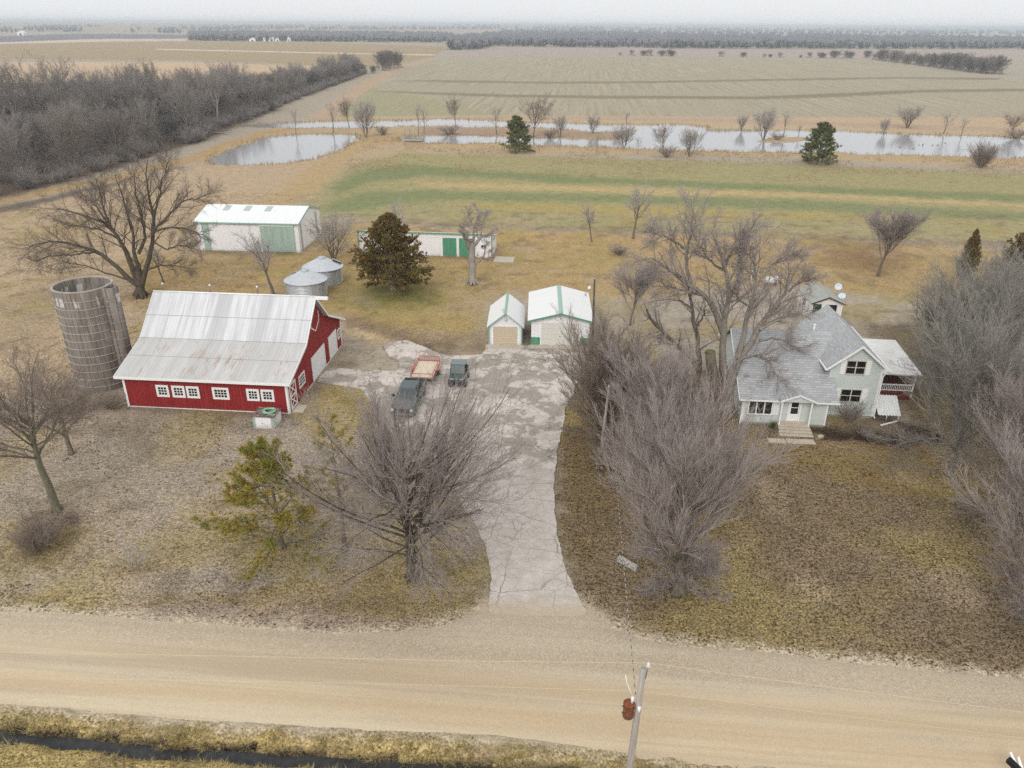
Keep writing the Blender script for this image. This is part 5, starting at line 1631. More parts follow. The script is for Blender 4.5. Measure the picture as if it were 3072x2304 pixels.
mb.lathe([(.001, -.95), (.2, -.92), (.36, -.8), (.42, -.62), (.42, .62), (.36, .8), (.2, .92), (.001, .95)], n=20, smooth=True)
mb.v = [T @ p for p in mb.v]
mb.build('shell', M_WHITE, tnk)
for xx in (-.55, .55):
    MB().box(xx - .05, xx + .05, -.25, .25, -.05, .42).build('leg', M_STEEL, tnk)
MB().tube([(0, 0, 1.15), (0, 0, 1.28)], .1, 10).build('valve_cap', M_STEEL, tnk)
ca = G(2251, 858)
cl = empty('clothesline_post', ca, 0, 'white metal clothesline post with a crossbar left of the white tank', 'clothesline post')
MB().tube([(0, 0, -.1), (0, 0, 2.0)], .045, 8).build('post', M_TRIM, cl)
MB().tube([(-1.0, .5, 2.0), (.0, 0, 2.0), (.3, -.15, 2.0)], .04, 8).build('crossbar', M_TRIM, cl)
# green-leaved clump by the steps
rr = random.Random(3)
mb = MB()
for i in range(90):
    a = rr.uniform(0, 6.28)
    l_ = rr.uniform(.35, .75)
    out_ = rr.uniform(.1, .45)
    w_ = .018
    p0 = Vector((rr.uniform(-.12, .12), rr.uniform(-.12, .12), 0))
    p1 = p0 + Vector((math.cos(a) * out_ * .4, math.sin(a) * out_ * .4, l_ * .75))
    p2_ = p0 + Vector((math.cos(a) * out_, math.sin(a) * out_, l_ * .8))
    mb.tube([p0, p1, p2_], [w_, w_, .004], 3, False)
yc = mb.build('yucca', m_plain('yucca_green', (92, 112, 70), .7, 0, .25, 6))
yc.location = tuple(hl(-8.95, -2.75, 0))
tag(yc, 'spiky green yucca clump against the left side of the front steps', 'plant')


# ------------------------------------------------------------------ trees
def nrmz(v):
    return v / np.maximum(np.linalg.norm(v, axis=-1, keepdims=True), 1e-9)


def grow(base, d, L, r0, nseg, wob, trop, rng, tip=.28):
    """N branches as polylines: points (N,S,3), radii (N,S)"""
    n_ = len(base)
    pts = np.empty((n_, nseg + 1, 3))
    pts[:, 0] = base
    cur = d.copy()
    st = (L / nseg)[:, None]
    for i in range(nseg):
        cur = cur + rng.normal(0, wob, (n_, 3))
        cur[:, 2] += trop
        cur = nrmz(cur)
        pts[:, i + 1] = pts[:, i] + cur * st
    t = np.linspace(0, 1, nseg + 1)[None]
    rad = r0[:, None] * (1 - t * (1 - tip))
    return pts, rad


def spawn(pts, rad, L, k, t0, t1, ang, ratio, rng, rr=.6, up=0.0, taper=.55, flat=0.0):
    """k children on every branch: bases, directions, lengths, radii"""
    n_, S, _ = pts.shape
    t = t0 + (t1 - t0) * ((np.arange(k)[None] + rng.random((n_, k))) / k)
    f = t * (S - 1)
    i = np.minimum(f.astype(int), S - 2)
    u = (f - i)[..., None]
    r_ = np.arange(n_)[:, None]
    a, b = pts[r_, i], pts[r_, i + 1]
    p = a * (1 - u) + b * u
    tan = nrmz(b - a)
    rp = rad[r_, i] * (1 - u[..., 0]) + rad[r_, i + 1] * u[..., 0]
    az = rng.random((n_, 1)) * 6.283 + np.arange(k)[None] * 2.4 + rng.normal(0, .5, (n_, k))
    ref = np.where(np.abs(tan[..., 2:3]) < .9, np.array([0, 0, 1.0]), np.array([1.0, 0, 0]))
    e1 = nrmz(np.cross(tan, ref))
    e2 = np.cross(tan, e1)
    perp = e1 * np.cos(az)[..., None] + e2 * np.sin(az)[..., None]
    an = rng.uniform(ang[0], ang[1], (n_, k))[..., None]
    d = tan * np.cos(an) + perp * np.sin(an)
    d[..., 2] = d[..., 2] * (1 - flat) + up
    d = nrmz(d)
    Lc = L[:, None] * ratio * (1 - taper * (t - t0) / max(t1 - t0, 1e-6)) * rng.uniform(.65, 1.2, (n_, k))
    return p.reshape(-1, 3), d.reshape(-1, 3), Lc.ravel(), (rp * rr).ravel()


def tubes(pts, rad, sides):
    n_, S, _ = pts.shape
    tan = np.empty_like(pts)
    tan[:, 1:-1] = pts[:, 2:] - pts[:, :-2]
    tan[:, 0] = pts[:, 1] - pts[:, 0]
    tan[:, -1] = pts[:, -1] - pts[:, -2]
    tan = nrmz(tan)
    ax = nrmz(pts[:, -1] - pts[:, 0])
    ref = np.where(np.abs(ax[:, 2:3]) < .8, np.array([0, 0, 1.0]), np.array([1.0, 0, 0]))[:, None]
    e1 = nrmz(np.cross(tan, np.broadcast_to(ref, tan.shape)))
    e2 = np.cross(tan, e1)
    a = np.arange(sides) * 2 * np.pi / sides
    ring = pts[:, :, None] + (e1[:, :, None] * np.cos(a)[:, None] + e2[:, :, None] * np.sin(a)[:, None]) * rad[:, :, None, None]
    V = ring.reshape(-1, 3)
    ib = (np.arange(n_) * S * sides)[:, None, None]
    s_ = (np.arange(S - 1) * sides)[None, :, None]
    k = np.arange(sides)[None, None]
    k2 = (k + 1) % sides
    Q = np.stack([ib + s_ + k, ib + s_ + k2, ib + s_ + sides + k2, ib + s_ + sides + k], -1).reshape(-1, 4)
    return V, Q


def join(parts):
    vs, qs, off = [], [], 0
    for V, Q in parts:
        vs.append(V)
        qs.append(Q + off)
        off += len(V)
    return np.concatenate(vs), np.concatenate(qs)


def polys(lines, n_=14):
    """hand-drawn limbs resampled to equal length arrays; each is a list of (point, radius)"""
    P_, R_, LL = [], [], []
    for ln_ in lines:
        p = np.array([q[0] for q in ln_], float)
        r = np.array([q[1] for q in ln_], float)
        d = np.concatenate([[0], np.cumsum(np.linalg.norm(np.diff(p, axis=0), axis=1))])
        t = np.linspace(0, d[-1], n_ + 1)
        q = np.stack([np.interp(t, d, p[:, i]) for i in range(3)], 1)
        q[1:-1] = q[1:-1] * .6 + .2 * q[:-2] + .2 * q[2:]
        P_.append(q)
        R_.append(np.interp(t, d, r))
        LL.append(d[-1])
    return np.array(P_), np.array(R_), np.array(LL)


def bark(name, c, amt=.3, moss=0.0):
    n = N(name)
    g = n.noise(1.0, 4, .7, n.vmap(sc=(7, 7, 1.6)))
    colr = n.scale(L4(c)[:3], n.ramp(g, .3, .7, 1 - amt, 1 + amt))
    if moss:
        colr = n.mix(n.math('MULTIPLY', n.ramp(n.noise(1.2, 4, .7), .48, .62), moss), colr, L4((112, 116, 84)))
    return n.done(colr, .95, 0, .1, n.bump(g, .6, .03))


def twigm(name, c, amt=.18):
    n = N(name)
    colr = n.scale(L4(c)[:3], n.ramp(n.noise(.9, 3, .7), .3, .7, 1 - amt, 1 + amt))
    return n.done(colr, .9, 0, .1)


BK_DARK = bark('dark_bark', (116, 107, 98), .35, .25)
BK_GREY = bark('grey_bark', (142, 134, 126), .35, .2)
BK_PALE = bark('pale_bark', (158, 150, 142), .25)
TW_PURPLE = twigm('purplish_twigs', (166, 155, 150))
TW_GREY = twigm('grey_twigs', (176, 169, 162))
TW_BROWN = twigm('brown_twigs', (146, 132, 122))
TW_WOOD = twigm('woodland_twigs', (154, 147, 142))


TW_WOODB = twigm('brownish_woodland_twigs', (146, 137, 129))
TW_WOODC = twigm('dark_woodland_twigs', (124, 117, 113))


def tree_meshes(nm, trunk_parts, crown_parts):
    a = np_mesh('trunk', *join(trunk_parts), smooth=True)
    b = np_mesh('crown', *join(crown_parts), smooth=True)
    return a, b


def flare(p, r, rng, n_=6):
    """root flare: short spreading roots at the foot"""
    az = np.arange(n_) * 6.283 / n_ + rng.random(n_)
    d = np.stack([np.cos(az), np.sin(az), -np.full(n_, 1.25)], 1)
    P_, R_ = grow(np.tile(p + np.array([0, 0, r * 1.9]), (n_, 1)), nrmz(d), np.full(n_, r * 2.3), np.full(n_, r * .66), 4, .05, -.02, rng, .3)
    return tubes(P_, R_, 7)


def make_tree(seed, Ht, R, trunk_r, trunk_h, n_limb, ang, k1, k2, k3, trop=.03, stems=1, limb_r=.5, twig_r=.007, wob=.10, lean=(0, 0), nd=0, dz=(.5, 1.6), a1=(.35, .85), a2=(.35, .8), a3=(.3, .75), tl_=.8, dt=-.022, dl=(.6, 1.05)):
    """bare deciduous tree: trunk, limbs, branches, sub-branches, twigs. Returns (trunk mesh, crown mesh)"""
    rng = np.random.default_rng(seed)
    tp, cp = [], []
    if stems == 1:
        tb = np.zeros((1, 3))
        td = nrmz(np.array([[lean[0], lean[1], 1.0]]))
        tl = np.array([Ht * .62])
        tr_ = np.array([trunk_r])
    else:
        az = np.arange(stems) * 6.283 / stems + rng.normal(0, .3, stems)
        sp_ = rng.uniform(.12, .5, stems)
        tb = np.stack([np.cos(az) * .12 * R * .3, np.sin(az) * .12 * R * .3, np.zeros(stems)], 1)
        td = nrmz(np.stack([np.cos(az) * sp_, np.sin(az) * sp_, np.ones(stems)], 1))
        tl = Ht * rng.uniform(.5, .75, stems)
        tr_ = np.full(stems, trunk_r)
    P0, R0 = grow(tb - np.array([0, 0, .15]), td, tl, tr_, 10, .05, .04, rng, .35)
    tp.append(tubes(P0, R0, 10))
    if stems == 1:
        tp.append(flare(np.zeros(3), trunk_r, rng))
    f0 = trunk_h / (Ht * .62)
    p, d, L, r = spawn(P0, R0, tl, n_limb, f0, .98, ang, 1.0, rng, limb_r, .12, 0.0)
    # limb length reaches toward an egg-shaped crown envelope
    zr = np.clip(p[:, 2] / Ht, 0, 1)
    hr = np.linalg.norm(d[:, :2], axis=1)
    L = np.minimum((R * 1.02) / np.maximum(hr, .25), (Ht * .98 - p[:, 2]) / np.maximum(d[:, 2] + .12, .18)) * rng.uniform(.72, 1.0, len(p))
    L = np.clip(L, .15 * R, Ht * .8)
    P1, R1 = grow(p, d, L, np.maximum(r, trunk_r * .22), 9, wob, trop, rng, .2)
    if nd:                                               # low side limbs that arch out and droop
        pD, dD, LD, rD = spawn(P0, R0, tl, max(1, nd // len(tl)), f0 * dz[0], min(.95, f0 * dz[1] + .12), (1.15, 1.75), 1.0, rng, .22, .05, 0.0)
        LD = R * rng.uniform(dl[0], dl[1], len(pD))
        PD, RD = grow(pD, dD, LD, np.clip(rD, .03, .07), 9, .07, dt, rng, .2)
        P1, R1, L = np.concatenate([P1, PD]), np.concatenate([R1, RD]), np.concatenate([L, LD])
    tp.append(tubes(P1, R1, 7))
    p, d, L2, r = spawn(P1, R1, L, k1, .16, .97, a1, .50, rng, .55, .08, .45)
    P2, R2 = grow(p, d, L2, np.maximum(r, .016), 6, wob * 1.2, trop, rng, .25)
    cp.append(tubes(P2, R2, 4))
    pa, da, La, ra = spawn(P2, R2, L2, k2, .12, .98, a2, .50, rng, .55, .10, .4)
    P3, R3 = grow(pa, da, La, np.maximum(ra, .010), 4, wob * 1.3, trop * 1.3, rng, .3)
    cp.append(tubes(P3, R3, 3))
    pb, db, Lb, rb = spawn(P3, R3, La, k3, .1, .98, a3, .55, rng, .6, .12, .3)
    P4, R4 = grow(pb, db, np.clip(Lb, .18, tl_), np.full(len(pb), twig_r), 2, .12, trop, rng, .3)
    cp.append(tubes(P4, R4, 3))
    pc, dc, Lc, rc = spawn(P2, R2, L2, k3, .1, 1.0, a3, .30, rng, .5, .12, .3)
    P5, R5 = grow(pc, dc, np.clip(Lc, .18, .7), np.full(len(pc), twig_r), 2, .12, trop, rng, .3)
    cp.append(tubes(P5, R5, 3))
    pc, dc, Lc, rc = spawn(P1, R1, L, k3 * 3, .3, 1.0, (.4, .9), .16, rng, .5, .15, .2)
    P5, R5 = grow(pc, dc, np.clip(Lc, .25, 1.1), np.full(len(pc), twig_r * 1.2), 3, .12, trop, rng, .3)
    cp.append(tubes(P5, R5, 3))
    return tree_meshes('t', tp, cp)


def plant(name, meshes, loc, label, cat, bk, tw, group=None, rz=0.0, sc=(1, 1, 1)):
    e = empty(name, loc, rz, label, cat, group)
    e.scale = sc
    a = link_mesh('trunk', meshes[0], None, e)
    b = link_mesh('crown', meshes[1], None, e)
    if not meshes[0].materials: meshes[0].materials.append(bk)
    if not meshes[1].materials: meshes[1].materials.append(tw)
    return e


# ---- big trees near the drive
t1 = make_tree(11, 12.7, 7.3, .36, 2.6, 38, (.25, 1.25), 12, 7, 5, .03, limb_r=.25, twig_r=.0072, wob=.06, nd=22, dz=(.6, 2.2), dt=-.003, dl=(.6, .95), a1=(.3, .6), a2=(.25, .55), a3=(.2, .5), tl_=1.1)
plant('bare_tree', t1, G(1240, 1736), 'wide fan-shaped bare tree on the lawn left of the drive mouth', 'tree', bark('blackish_bark', (84, 76, 66), .35, .3), TW_PURPLE, rz=2.6)
t2 = make_tree(23, 11.8, 5.9, .36, 1.6, 32, (.25, 1.1), 14, 8, 5, .055, limb_r=.40, twig_r=.0076, wob=.06, nd=24, dz=(.3, 1.5), dt=.035, dl=(.3, .6), a1=(.3, .6), a2=(.25, .55), a3=(.2, .5), tl_=1.1)
plant('bare_tree', t2, G(2034, 1776), 'dense broom-shaped bare tree right of the drive mouth, nearest the road', 'tree', BK_DARK, TW_PURPLE)
t3 = make_tree(31, 10.6, 5.0, .22, 1.0, 30, (.25, 1.05), 13, 8, 5, .055, limb_r=.45, twig_r=.0076, wob=.07, nd=10, dt=.012, a1=(.3, .6), a2=(.25, .55), a3=(.2, .5), tl_=1.1)
plant('bare_tree', t3, G(1975, 1480), 'dense purplish bare tree between the service pole and the farmhouse steps', 'tree', BK_DARK, TW_PURPLE)
t4 = make_tree(37, 9.6, 4.6, .12, .6, 9, (.3, .8), 12, 8, 5, .04, stems=6, limb_r=.6, twig_r=.0076, wob=.09, nd=12, dt=.01, a1=(.3, .6), a2=(.25, .55), a3=(.2, .5), tl_=1.1)
plant('bare_bush', t4, G(1805, 1330), 'many-stemmed bare bush beside the drive, in front of the wide garage', 'bush', BK_DARK, TW_BROWN)
plant('bare_bush', t4, G(2010, 1335), 'many-stemmed bare bush below the huge old tree, left of the house', 'bush', BK_DARK, TW_BROWN, rz=2.0, sc=(.72, .72, .62))

# ---- limbs traced for the two huge old trees
def traced(base_px, limbs, zo, scl, Y, seed, trunk_r):
    rng = np.random.default_rng(seed)
    b = G(*base_px)
    out = []
    for k, (pp, r0, r1) in enumerate(limbs):
        dy = rng.uniform(-1, 1) * 4.0
        pts = []
        m = len(pp)
        for i, (a, c) in enumerate(pp):
            t = i / (m - 1)
            yy = Y + (dy * t ** 1.3 if k else 0)
            q = AY(zo[0] + a / scl, zo[1] + c / scl, yy)
            pts.append((q - b, (r0 + (r1 - r0) * t) * (1.0 if k == 0 else .82)))
        out.append(pts)
    return b, out


def old_tree(b, limbs, seed, k1, k2, k3, ln_=.30, twig_r=.009, trop=.02, trunk_r=.6):
    rng = np.random.default_rng(seed)
    P1, R1, L1 = polys(limbs)
    P1[:, 1:] += rng.normal(0, .05, P1[:, 1:].shape)
    # continue each limb out of its parent: the traced lines overlap at their feet
    tp = [tubes(P1, R1, 9), flare(np.zeros(3), trunk_r, rng, 7)]
    lv = np.clip(L1, 5.0, 10.0)
    p, d, L, r = spawn(P1, R1, lv, k1, .28, 1.0, (.4, .95), ln_, rng, .42, .10, .35)
    p0 = p[:, 2] > 2.0
    p, d, L, r = p[p0], d[p0], L[p0], r[p0]
    P2, R2 = grow(p, d, L, np.clip(r, .018, .07), 7, .13, trop, rng, .22)
    tp.append(tubes(P2, R2, 5))
    cp = []
    pa, da, La, ra = spawn(P2, R2, L, k2, .15, 1.0, (.4, .85), .48, rng, .5, .08, .4)
    P3, R3 = grow(pa, da, La, np.clip(ra, .011, .03), 4, .14, trop, rng, .3)
    cp.append(tubes(P3, R3, 3))
    pb, db, Lb, rb = spawn(P3, R3, La, k3, .1, 1.0, (.35, .8), .5, rng, .5, .08, .3)
    P4, R4 = grow(pb, db, np.clip(Lb, .2, .8), np.full(len(pb), twig_r), 2, .12, trop, rng, .3)
    cp.append(tubes(P4, R4, 3))
    pb, db, Lb, rb = spawn(P2, R2, L, k3, .2, 1.0, (.35, .8), .25, rng, .5, .08, .3)
    P4, R4 = grow(pb, db, np.clip(Lb, .2, .7), np.full(len(pb), twig_r), 2, .12, trop, rng, .3)
    cp.append(tubes(P4, R4, 3))
    return tree_meshes('t', tp, cp)


L6 = [([(1003, 840), (1000, 780), (1000, 715), (990, 660), (985, 600)], .62, .34),
      ([(990, 730), (900, 660), (800, 560), (700, 490), (550, 440), (400, 410), (230, 430), (190, 470)], .40, .03),
      ([(930, 690), (860, 665), (760, 640), (640, 590), (480, 560), (330, 590)], .18, .02),
      ([(985, 720), (930, 580), (880, 460), (850, 400), (760, 280), (640, 240), (480, 190), (280, 170)], .42, .03),
      ([(850, 400), (740, 340), (600, 310), (440, 290)], .18, .03),
      ([(1000, 700), (980, 560), (930, 460), (960, 380), (900, 200), (860, 60), (820, -60)], .34, .03),
      ([(1010, 720), (1050, 560), (1090, 420), (1095, 250), (1060, 100), (1040, -60), (1050, -200)], .40, .03),
      ([(1095, 250), (1130, 100), (1160, -30), (1200, -170)], .18, .03),
      ([(1090, 330), (1200, 230), (1300, 120), (1420, 100), (1500, 70)], .18, .03),
      ([(1055, 610), (1150, 580), (1250, 590), (1370, 610)], .17, .03),
      ([(1090, 340), (1220, 310), (1350, 330), (1470, 380)], .16, .03),
      ([(985, 500), (1040, 380), (1000, 200), (960, 60), (950, -100)], .26, .03),
      ([(880, 460), (800, 330), (740, 180), (700, 40), (690, -40)], .2, .03),
      ([(700, 490), (600, 500), (460, 510), (330, 520), (260, 560)], .16, .03),
      ([(760, 280), (660, 130), (560, 60)], .14, .03),
      ([(1090, 420), (1180, 470), (1290, 440), (1400, 470)], .14, .03)]
b6, l6 = traced((423, 892), L6, (0, 550), 2.37, 88.0, 4, .6)
plant('bare_tree', old_tree(b6, l6, 5, 17, 11, 7, .46, twig_r=.011, trunk_r=.62), b6, 'huge spreading bare tree with thick low limbs behind the silo and barn', 'tree', bark('dark_limb_bark', (88, 80, 71), .35, .2), twigm('dark_twigs', (124, 113, 104)))
L5 = [([(1325, 1900), (1335, 1800), (1345, 1680), (1375, 1570)], .55, .46),
      ([(1360, 1600), (1440, 1440), (1530, 1320), (1600, 1200), (1660, 1090), (1760, 980), (1840, 890), (1850, 740), (1830, 600)], .44, .04),
      ([(1840, 900), (1930, 820), (2060, 790)], .14, .03),
      ([(1600, 1220), (1720, 1150), (1850, 1090), (1960, 1080)], .18, .02),
      ([(1420, 1450), (1465, 1300), (1470, 1190), (1530, 1030), (1560, 900), (1560, 740), (1560, 650), (1575, 540), (1620, 430)], .32, .03),
      ([(1560, 660), (1480, 560), (1400, 560)], .12, .03),
      ([(1600, 730), (1700, 680), (1800, 640), (1900, 560)], .13, .03),
      ([(1330, 1700), (1290, 1500), (1290, 1400), (1300, 1200), (1340, 1050), (1350, 900), (1300, 720), (1290, 600), (1240, 500), (1200, 400)], .44, .04),
      ([(1300, 1250), (1230, 1050), (1150, 930), (1020, 840), (900, 760), (780, 660), (680, 600), (580, 640)], .32, .03),
      ([(1030, 840), (990, 700), (990, 560), (1040, 440), (1045, 260), (1030, 150)], .2, .03),
      ([(985, 540), (900, 480), (800, 430), (700, 420)], .14, .03),
      ([(1300, 720), (1180, 640), (1120, 540), (1060, 450)], .14, .03),
      ([(1310, 690), (1380, 560), (1440, 480), (1500, 400), (1560, 330)], .16, .03),
      ([(1380, 1510), (1480, 1440), (1600, 1430), (1680, 1490), (1730, 1590), (1790, 1650)], .2, .03),
      ([(1600, 1310), (1700, 1280), (1800, 1300), (1870, 1350), (1960, 1360)], .13, .03),
      ([(1345, 950), (1420, 850), (1440, 700), (1470, 560)], .16, .03),
      ([(1530, 1030), (1420, 960), (1380, 860)], .12, .03),
      ([(1130, 930), (1000, 900), (860, 850), (720, 850)], .14, .03)]
b5, l5 = traced((2180, 1240), L5, (1700, 550), 2.765, 58.2, 8, .6)
big = plant('bare_tree', old_tree(b5, l5, 9, 18, 12, 7, .42, twig_r=.0088, trunk_r=.5), b5, 'huge old bare tree with heavy twisting limbs over the left side of the farmhouse', 'tree', BK_GREY, TW_PURPLE)
st = np.array([AY(1700 + a / 2.765, 550 + c / 2.765, 57.9) - b5 for a, c in ((1270, 1790), (1225, 1640), (1200, 1500), (1190, 1400))])
MB().tube([tuple(q) for q in st], [.42, .42, .42, .44], 12).build('broken_stub', BK_DARK, big)
mt_ = MB()
mt_.tube([tuple(st[-1]), tuple(st[-1] + np.array([0, 0, .12]))], [.42, .3], 12)
mt_.build('moss_cap', m_plain('moss_green', (104, 108, 66), 1, 0, .3, 5), big)
L7 = [([(1100, 1900), (1105, 1500), (1090, 1300), (1050, 1100), (1020, 930), (1000, 820)], .26, .06),
      ([(1050, 1060), (960, 980), (850, 960), (700, 975)], .12, .03),
      ([(1110, 1560), (1000, 1400), (900, 1340), (800, 1230), (700, 1130), (655, 1050)], .26, .10),
      ([(1075, 1190), (1150, 1080), (1140, 980)], .12, .03),
      ([(900, 1345), (830, 1270), (760, 1290)], .06, .02)]
b7, l7 = traced((2098, 1238), L7, (1700, 550), 2.765, 59.0, 12, .26)
plant('bare_tree', old_tree(b7, l7, 14, 10, 8, 6, .36, twig_r=.0088, trunk_r=.24), b7, 'slender bare tree with a long broken leaning limb just left of the huge old tree', 'tree', BK_DARK, TW_PURPLE)

# ---- left-hand tree pair, right-hand thicket
t7 = make_tree(41, 12.4, 5.4, .30, 4.3, 20, (.45, 1.25), 11, 7, 5, .03, limb_r=.42, twig_r=.008, lean=(.06, 0))
plant('bare_tree', t7, G(170, 1532), 'tall leaning bare tree with a mossy trunk at the left edge of the front lawn', 'tree', bark('mossy_bark', (118, 112, 98), .3, .5), TW_BROWN)
t8 = make_tree(43, 7.6, 2.9, .2, 1.6, 14, (.4, 1.1), 9, 6, 5, .03, twig_r=.008)
plant('bare_tree', t8, G(215, 1362), 'smaller bare tree between the silo foot and the leaning lawn tree', 'tree', BK_DARK, TW_BROWN)
tA = make_tree(51, 13.8, 6.2, .26, 1.5, 30, (.3, 1.2), 11, 7, 5, .05, limb_r=.5, twig_r=.0078, wob=.11, nd=12, dt=.012, a1=(.3, .6), a2=(.25, .55), a3=(.2, .5), tl_=1.1)
TW_LICHEN = twigm('lichen_grey_twigs', (152, 148, 140), .25)
plant('bare_tree', tA, G(2862, 1150), 'bare grey tree filling the thicket behind the forked one, right of the deck', 'tree', BK_GREY, TW_LICHEN, rz=3.1, sc=(.95, .95, .88))
plant('bare_tree', tA, G(2848, 1425), 'bare grey tree with a forked trunk right of the farmhouse cellar cover', 'tree', BK_GREY, TW_GREY)
plant('bare_tree', tA, G(2935, 1230), 'tallest bare grey tree in the thicket right of the white deck roof', 'tree', BK_GREY, TW_GREY, rz=2.2, sc=(1.12, 1.12, 1.05))
plant('bare_tree', tA, G(2790, 1090), 'thin bare grey tree behind the white deck roof at the thicket edge', 'tree', BK_GREY, TW_GREY, rz=4.1, sc=(.66, .66, .60))
plant('bare_tree', t2, G(3135, 1890), 'low-branched bare tree at the right edge, near the gravel road', 'tree', BK_GREY, TW_PURPLE, rz=1.3, sc=(1.12, 1.05, .92))
plant('bare_tree', t3, G(3080, 1560), 'bare tree at the right edge, between the roadside tree and the thicket', 'tree', BK_GREY, TW_PURPLE, rz=.7, sc=(1.1, 1.1, 1.02))
plant('bare_tree', tA, G(3120, 1120), 'broad bare tree at the right edge behind the tallest thicket tree', 'tree', BK_GREY, TW_GREY, rz=5.2, sc=(1.15, 1.15, .9))

# ---- mid-distance trees, each sized from the photo
t9 = make_tree(61, 9.4, 4.9, .22, 2.2, 26, (.3, 1.2), 13, 8, 6, .03, limb_r=.34, twig_r=.0088, wob=.07, a1=(.3, .6), a2=(.25, .6), a3=(.2, .6), tl_=1.0)
tB = make_tree(63, 8.4, 3.4, .2, 2.6, 11, (.45, 1.15), 8, 6, 4, .03, twig_r=.0095)
tC = make_tree(67, 6.5, 3.3, .13, .8, 7, (.4, 1.0), 8, 6, 4, .03, stems=4, twig_r=.0095, limb_r=.6)
plant('bare_tree', t9, G(2635, 828), 'round-crowned bare tree alone in the golden grass behind the outbuilding', 'tree', BK_DARK, TW_PURPLE)
plant('bare_tree', tB, G(1900, 716), 'taller of two bare trees at the crop field edge, with a low side branch', 'tree', BK_DARK, TW_GREY)
plant('bare_tree', tB, G(1775, 726), 'short thin bare tree at the crop field edge, left of its taller neighbour', 'tree', BK_DARK, TW_GREY, rz=1.9, sc=(.66, .66, .72))
plant('bare_tree', t9, G(1890, 977), 'bare tree behind the light pole, between the wide garage and the huge old tree', 'tree', BK_DARK, TW_PURPLE, rz=1.2, sc=(.62, .62, .78))
plant('bare_tree', tB, G(822, 886), 'bare tree with a split trunk in front of the white machine shed', 'tree', BK_DARK, TW_GREY, rz=2.6, sc=(1.0, 1.0, .98))
plant('bare_tree', tC, G(1000, 778), 'spreading multi-stem bare tree between the machine shed and grain bins', 'tree', BK_DARK, TW_GREY, sc=(1.08, 1.08, 1.0))
plant('bare_tree', tB, G(1190, 742), 'bare tree top rising behind the brown cedar', 'tree', BK_DARK, TW_GREY, rz=.4, sc=(.6, .6, .84))
plant('bare_tree', tB, G(490, 846), 'thin dark bare sapling under the right limbs of the huge tree behind the barn', 'tree', BK_DARK, TW_BROWN, rz=3.3, sc=(.6, .6, .62))
# pollard
LP = [([(1535, 1110), (1535, 950), (1535, 780), (1525, 660)], .5, .42),
      ([(1520, 720), (1470, 640), (1445, 580), (1430, 540)], .36, .1), ([(1540, 700), (1600, 640), (1640, 590), (1720, 570), (1830, 530)], .34, .04),
      ([(1535, 680), (1560, 590), (1550, 470), (1600, 400), (1610, 300), (1560, 230)], .26, .03), ([(1430, 560), (1420, 500), (1460, 460)], .12, .03),
      ([(1550, 480), (1500, 380), (1490, 280)], .10, .03), ([(1570, 900), (1640, 840), (1740, 820), (1780, 780)], .16, .06), ([(1660, 830), (1675, 720), (1700, 620)], .08, .03), ([(1610, 360), (1670, 400), (1690, 330)], .07, .03), ([(1600, 600), (1580, 480), (1630, 420)], .1, .03)]
bP, lP = traced((1416, 852), LP, (1000, 550), 3.687, 93.6, 3, .6)
plant('pollarded_tree', old_tree(bP, lP, 4, 10, 9, 6, .26, twig_r=.011, trunk_r=.55), bP, 'stout pale pollarded tree with a thick trunk in front of the long shed', 'tree', BK_PALE, TW_PURPLE)


# ---- shrubs
def shrub(seed, R, Ht, k, kk=6, kt=6, tw=.0075):
    rng = np.random.default_rng(seed)
    az = rng.random(k) * 6.283
    sp_ = rng.uniform(.1, 1.2, k)
    d = nrmz(np.stack([np.cos(az) * sp_, np.sin(az) * sp_, np.ones(k)], 1))
    L = np.minimum(R / np.maximum(np.linalg.norm(d[:, :2], axis=1), .2), Ht / np.maximum(d[:, 2], .3)) * rng.uniform(.7, 1, k)
    b_ = np.stack([np.cos(az) * .15 * R, np.sin(az) * .15 * R, np.zeros(k)], 1) * rng.random((k, 1))
    P1, R1 = grow(b_, d, L, np.full(k, .02), 6, .09, .02, rng, .3)
    p, d2, L2, r = spawn(P1, R1, L, kk, .15, 1, (.3, .7), .45, rng, .7, .08, .4)
    P2, R2 = grow(p, d2, L2, np.full(len(p), .011), 3, .12, .03, rng, .4)
    p, d2, L3, r = spawn(P2, R2, L2, kt, .1, 1, (.3, .7), .5, rng, .7, .08, .3)
    P3, R3 = grow(p, d2, np.clip(L3, .15, .6), np.full(len(p), tw), 2, .12, .03, rng, .4)
    return np_mesh('stems', *tubes(P1, R1, 4), smooth=True), np_mesh('twigs', *join([tubes(P2, R2, 3), tubes(P3, R3, 3)]), smooth=True)


def plant_shrub(ms_, loc, label, tw, sc=(1, 1, 1), rz=0.0, group=None, name='bare_shrub'):
    e = empty(name, loc, rz, label, 'shrub', group)
    e.scale = sc
    for nm_, me_ in zip(('stems', 'twigs'), ms_):
        if not me_.materials: me_.materials.append(tw)
        link_mesh(nm_, me_, None, e)
    return e


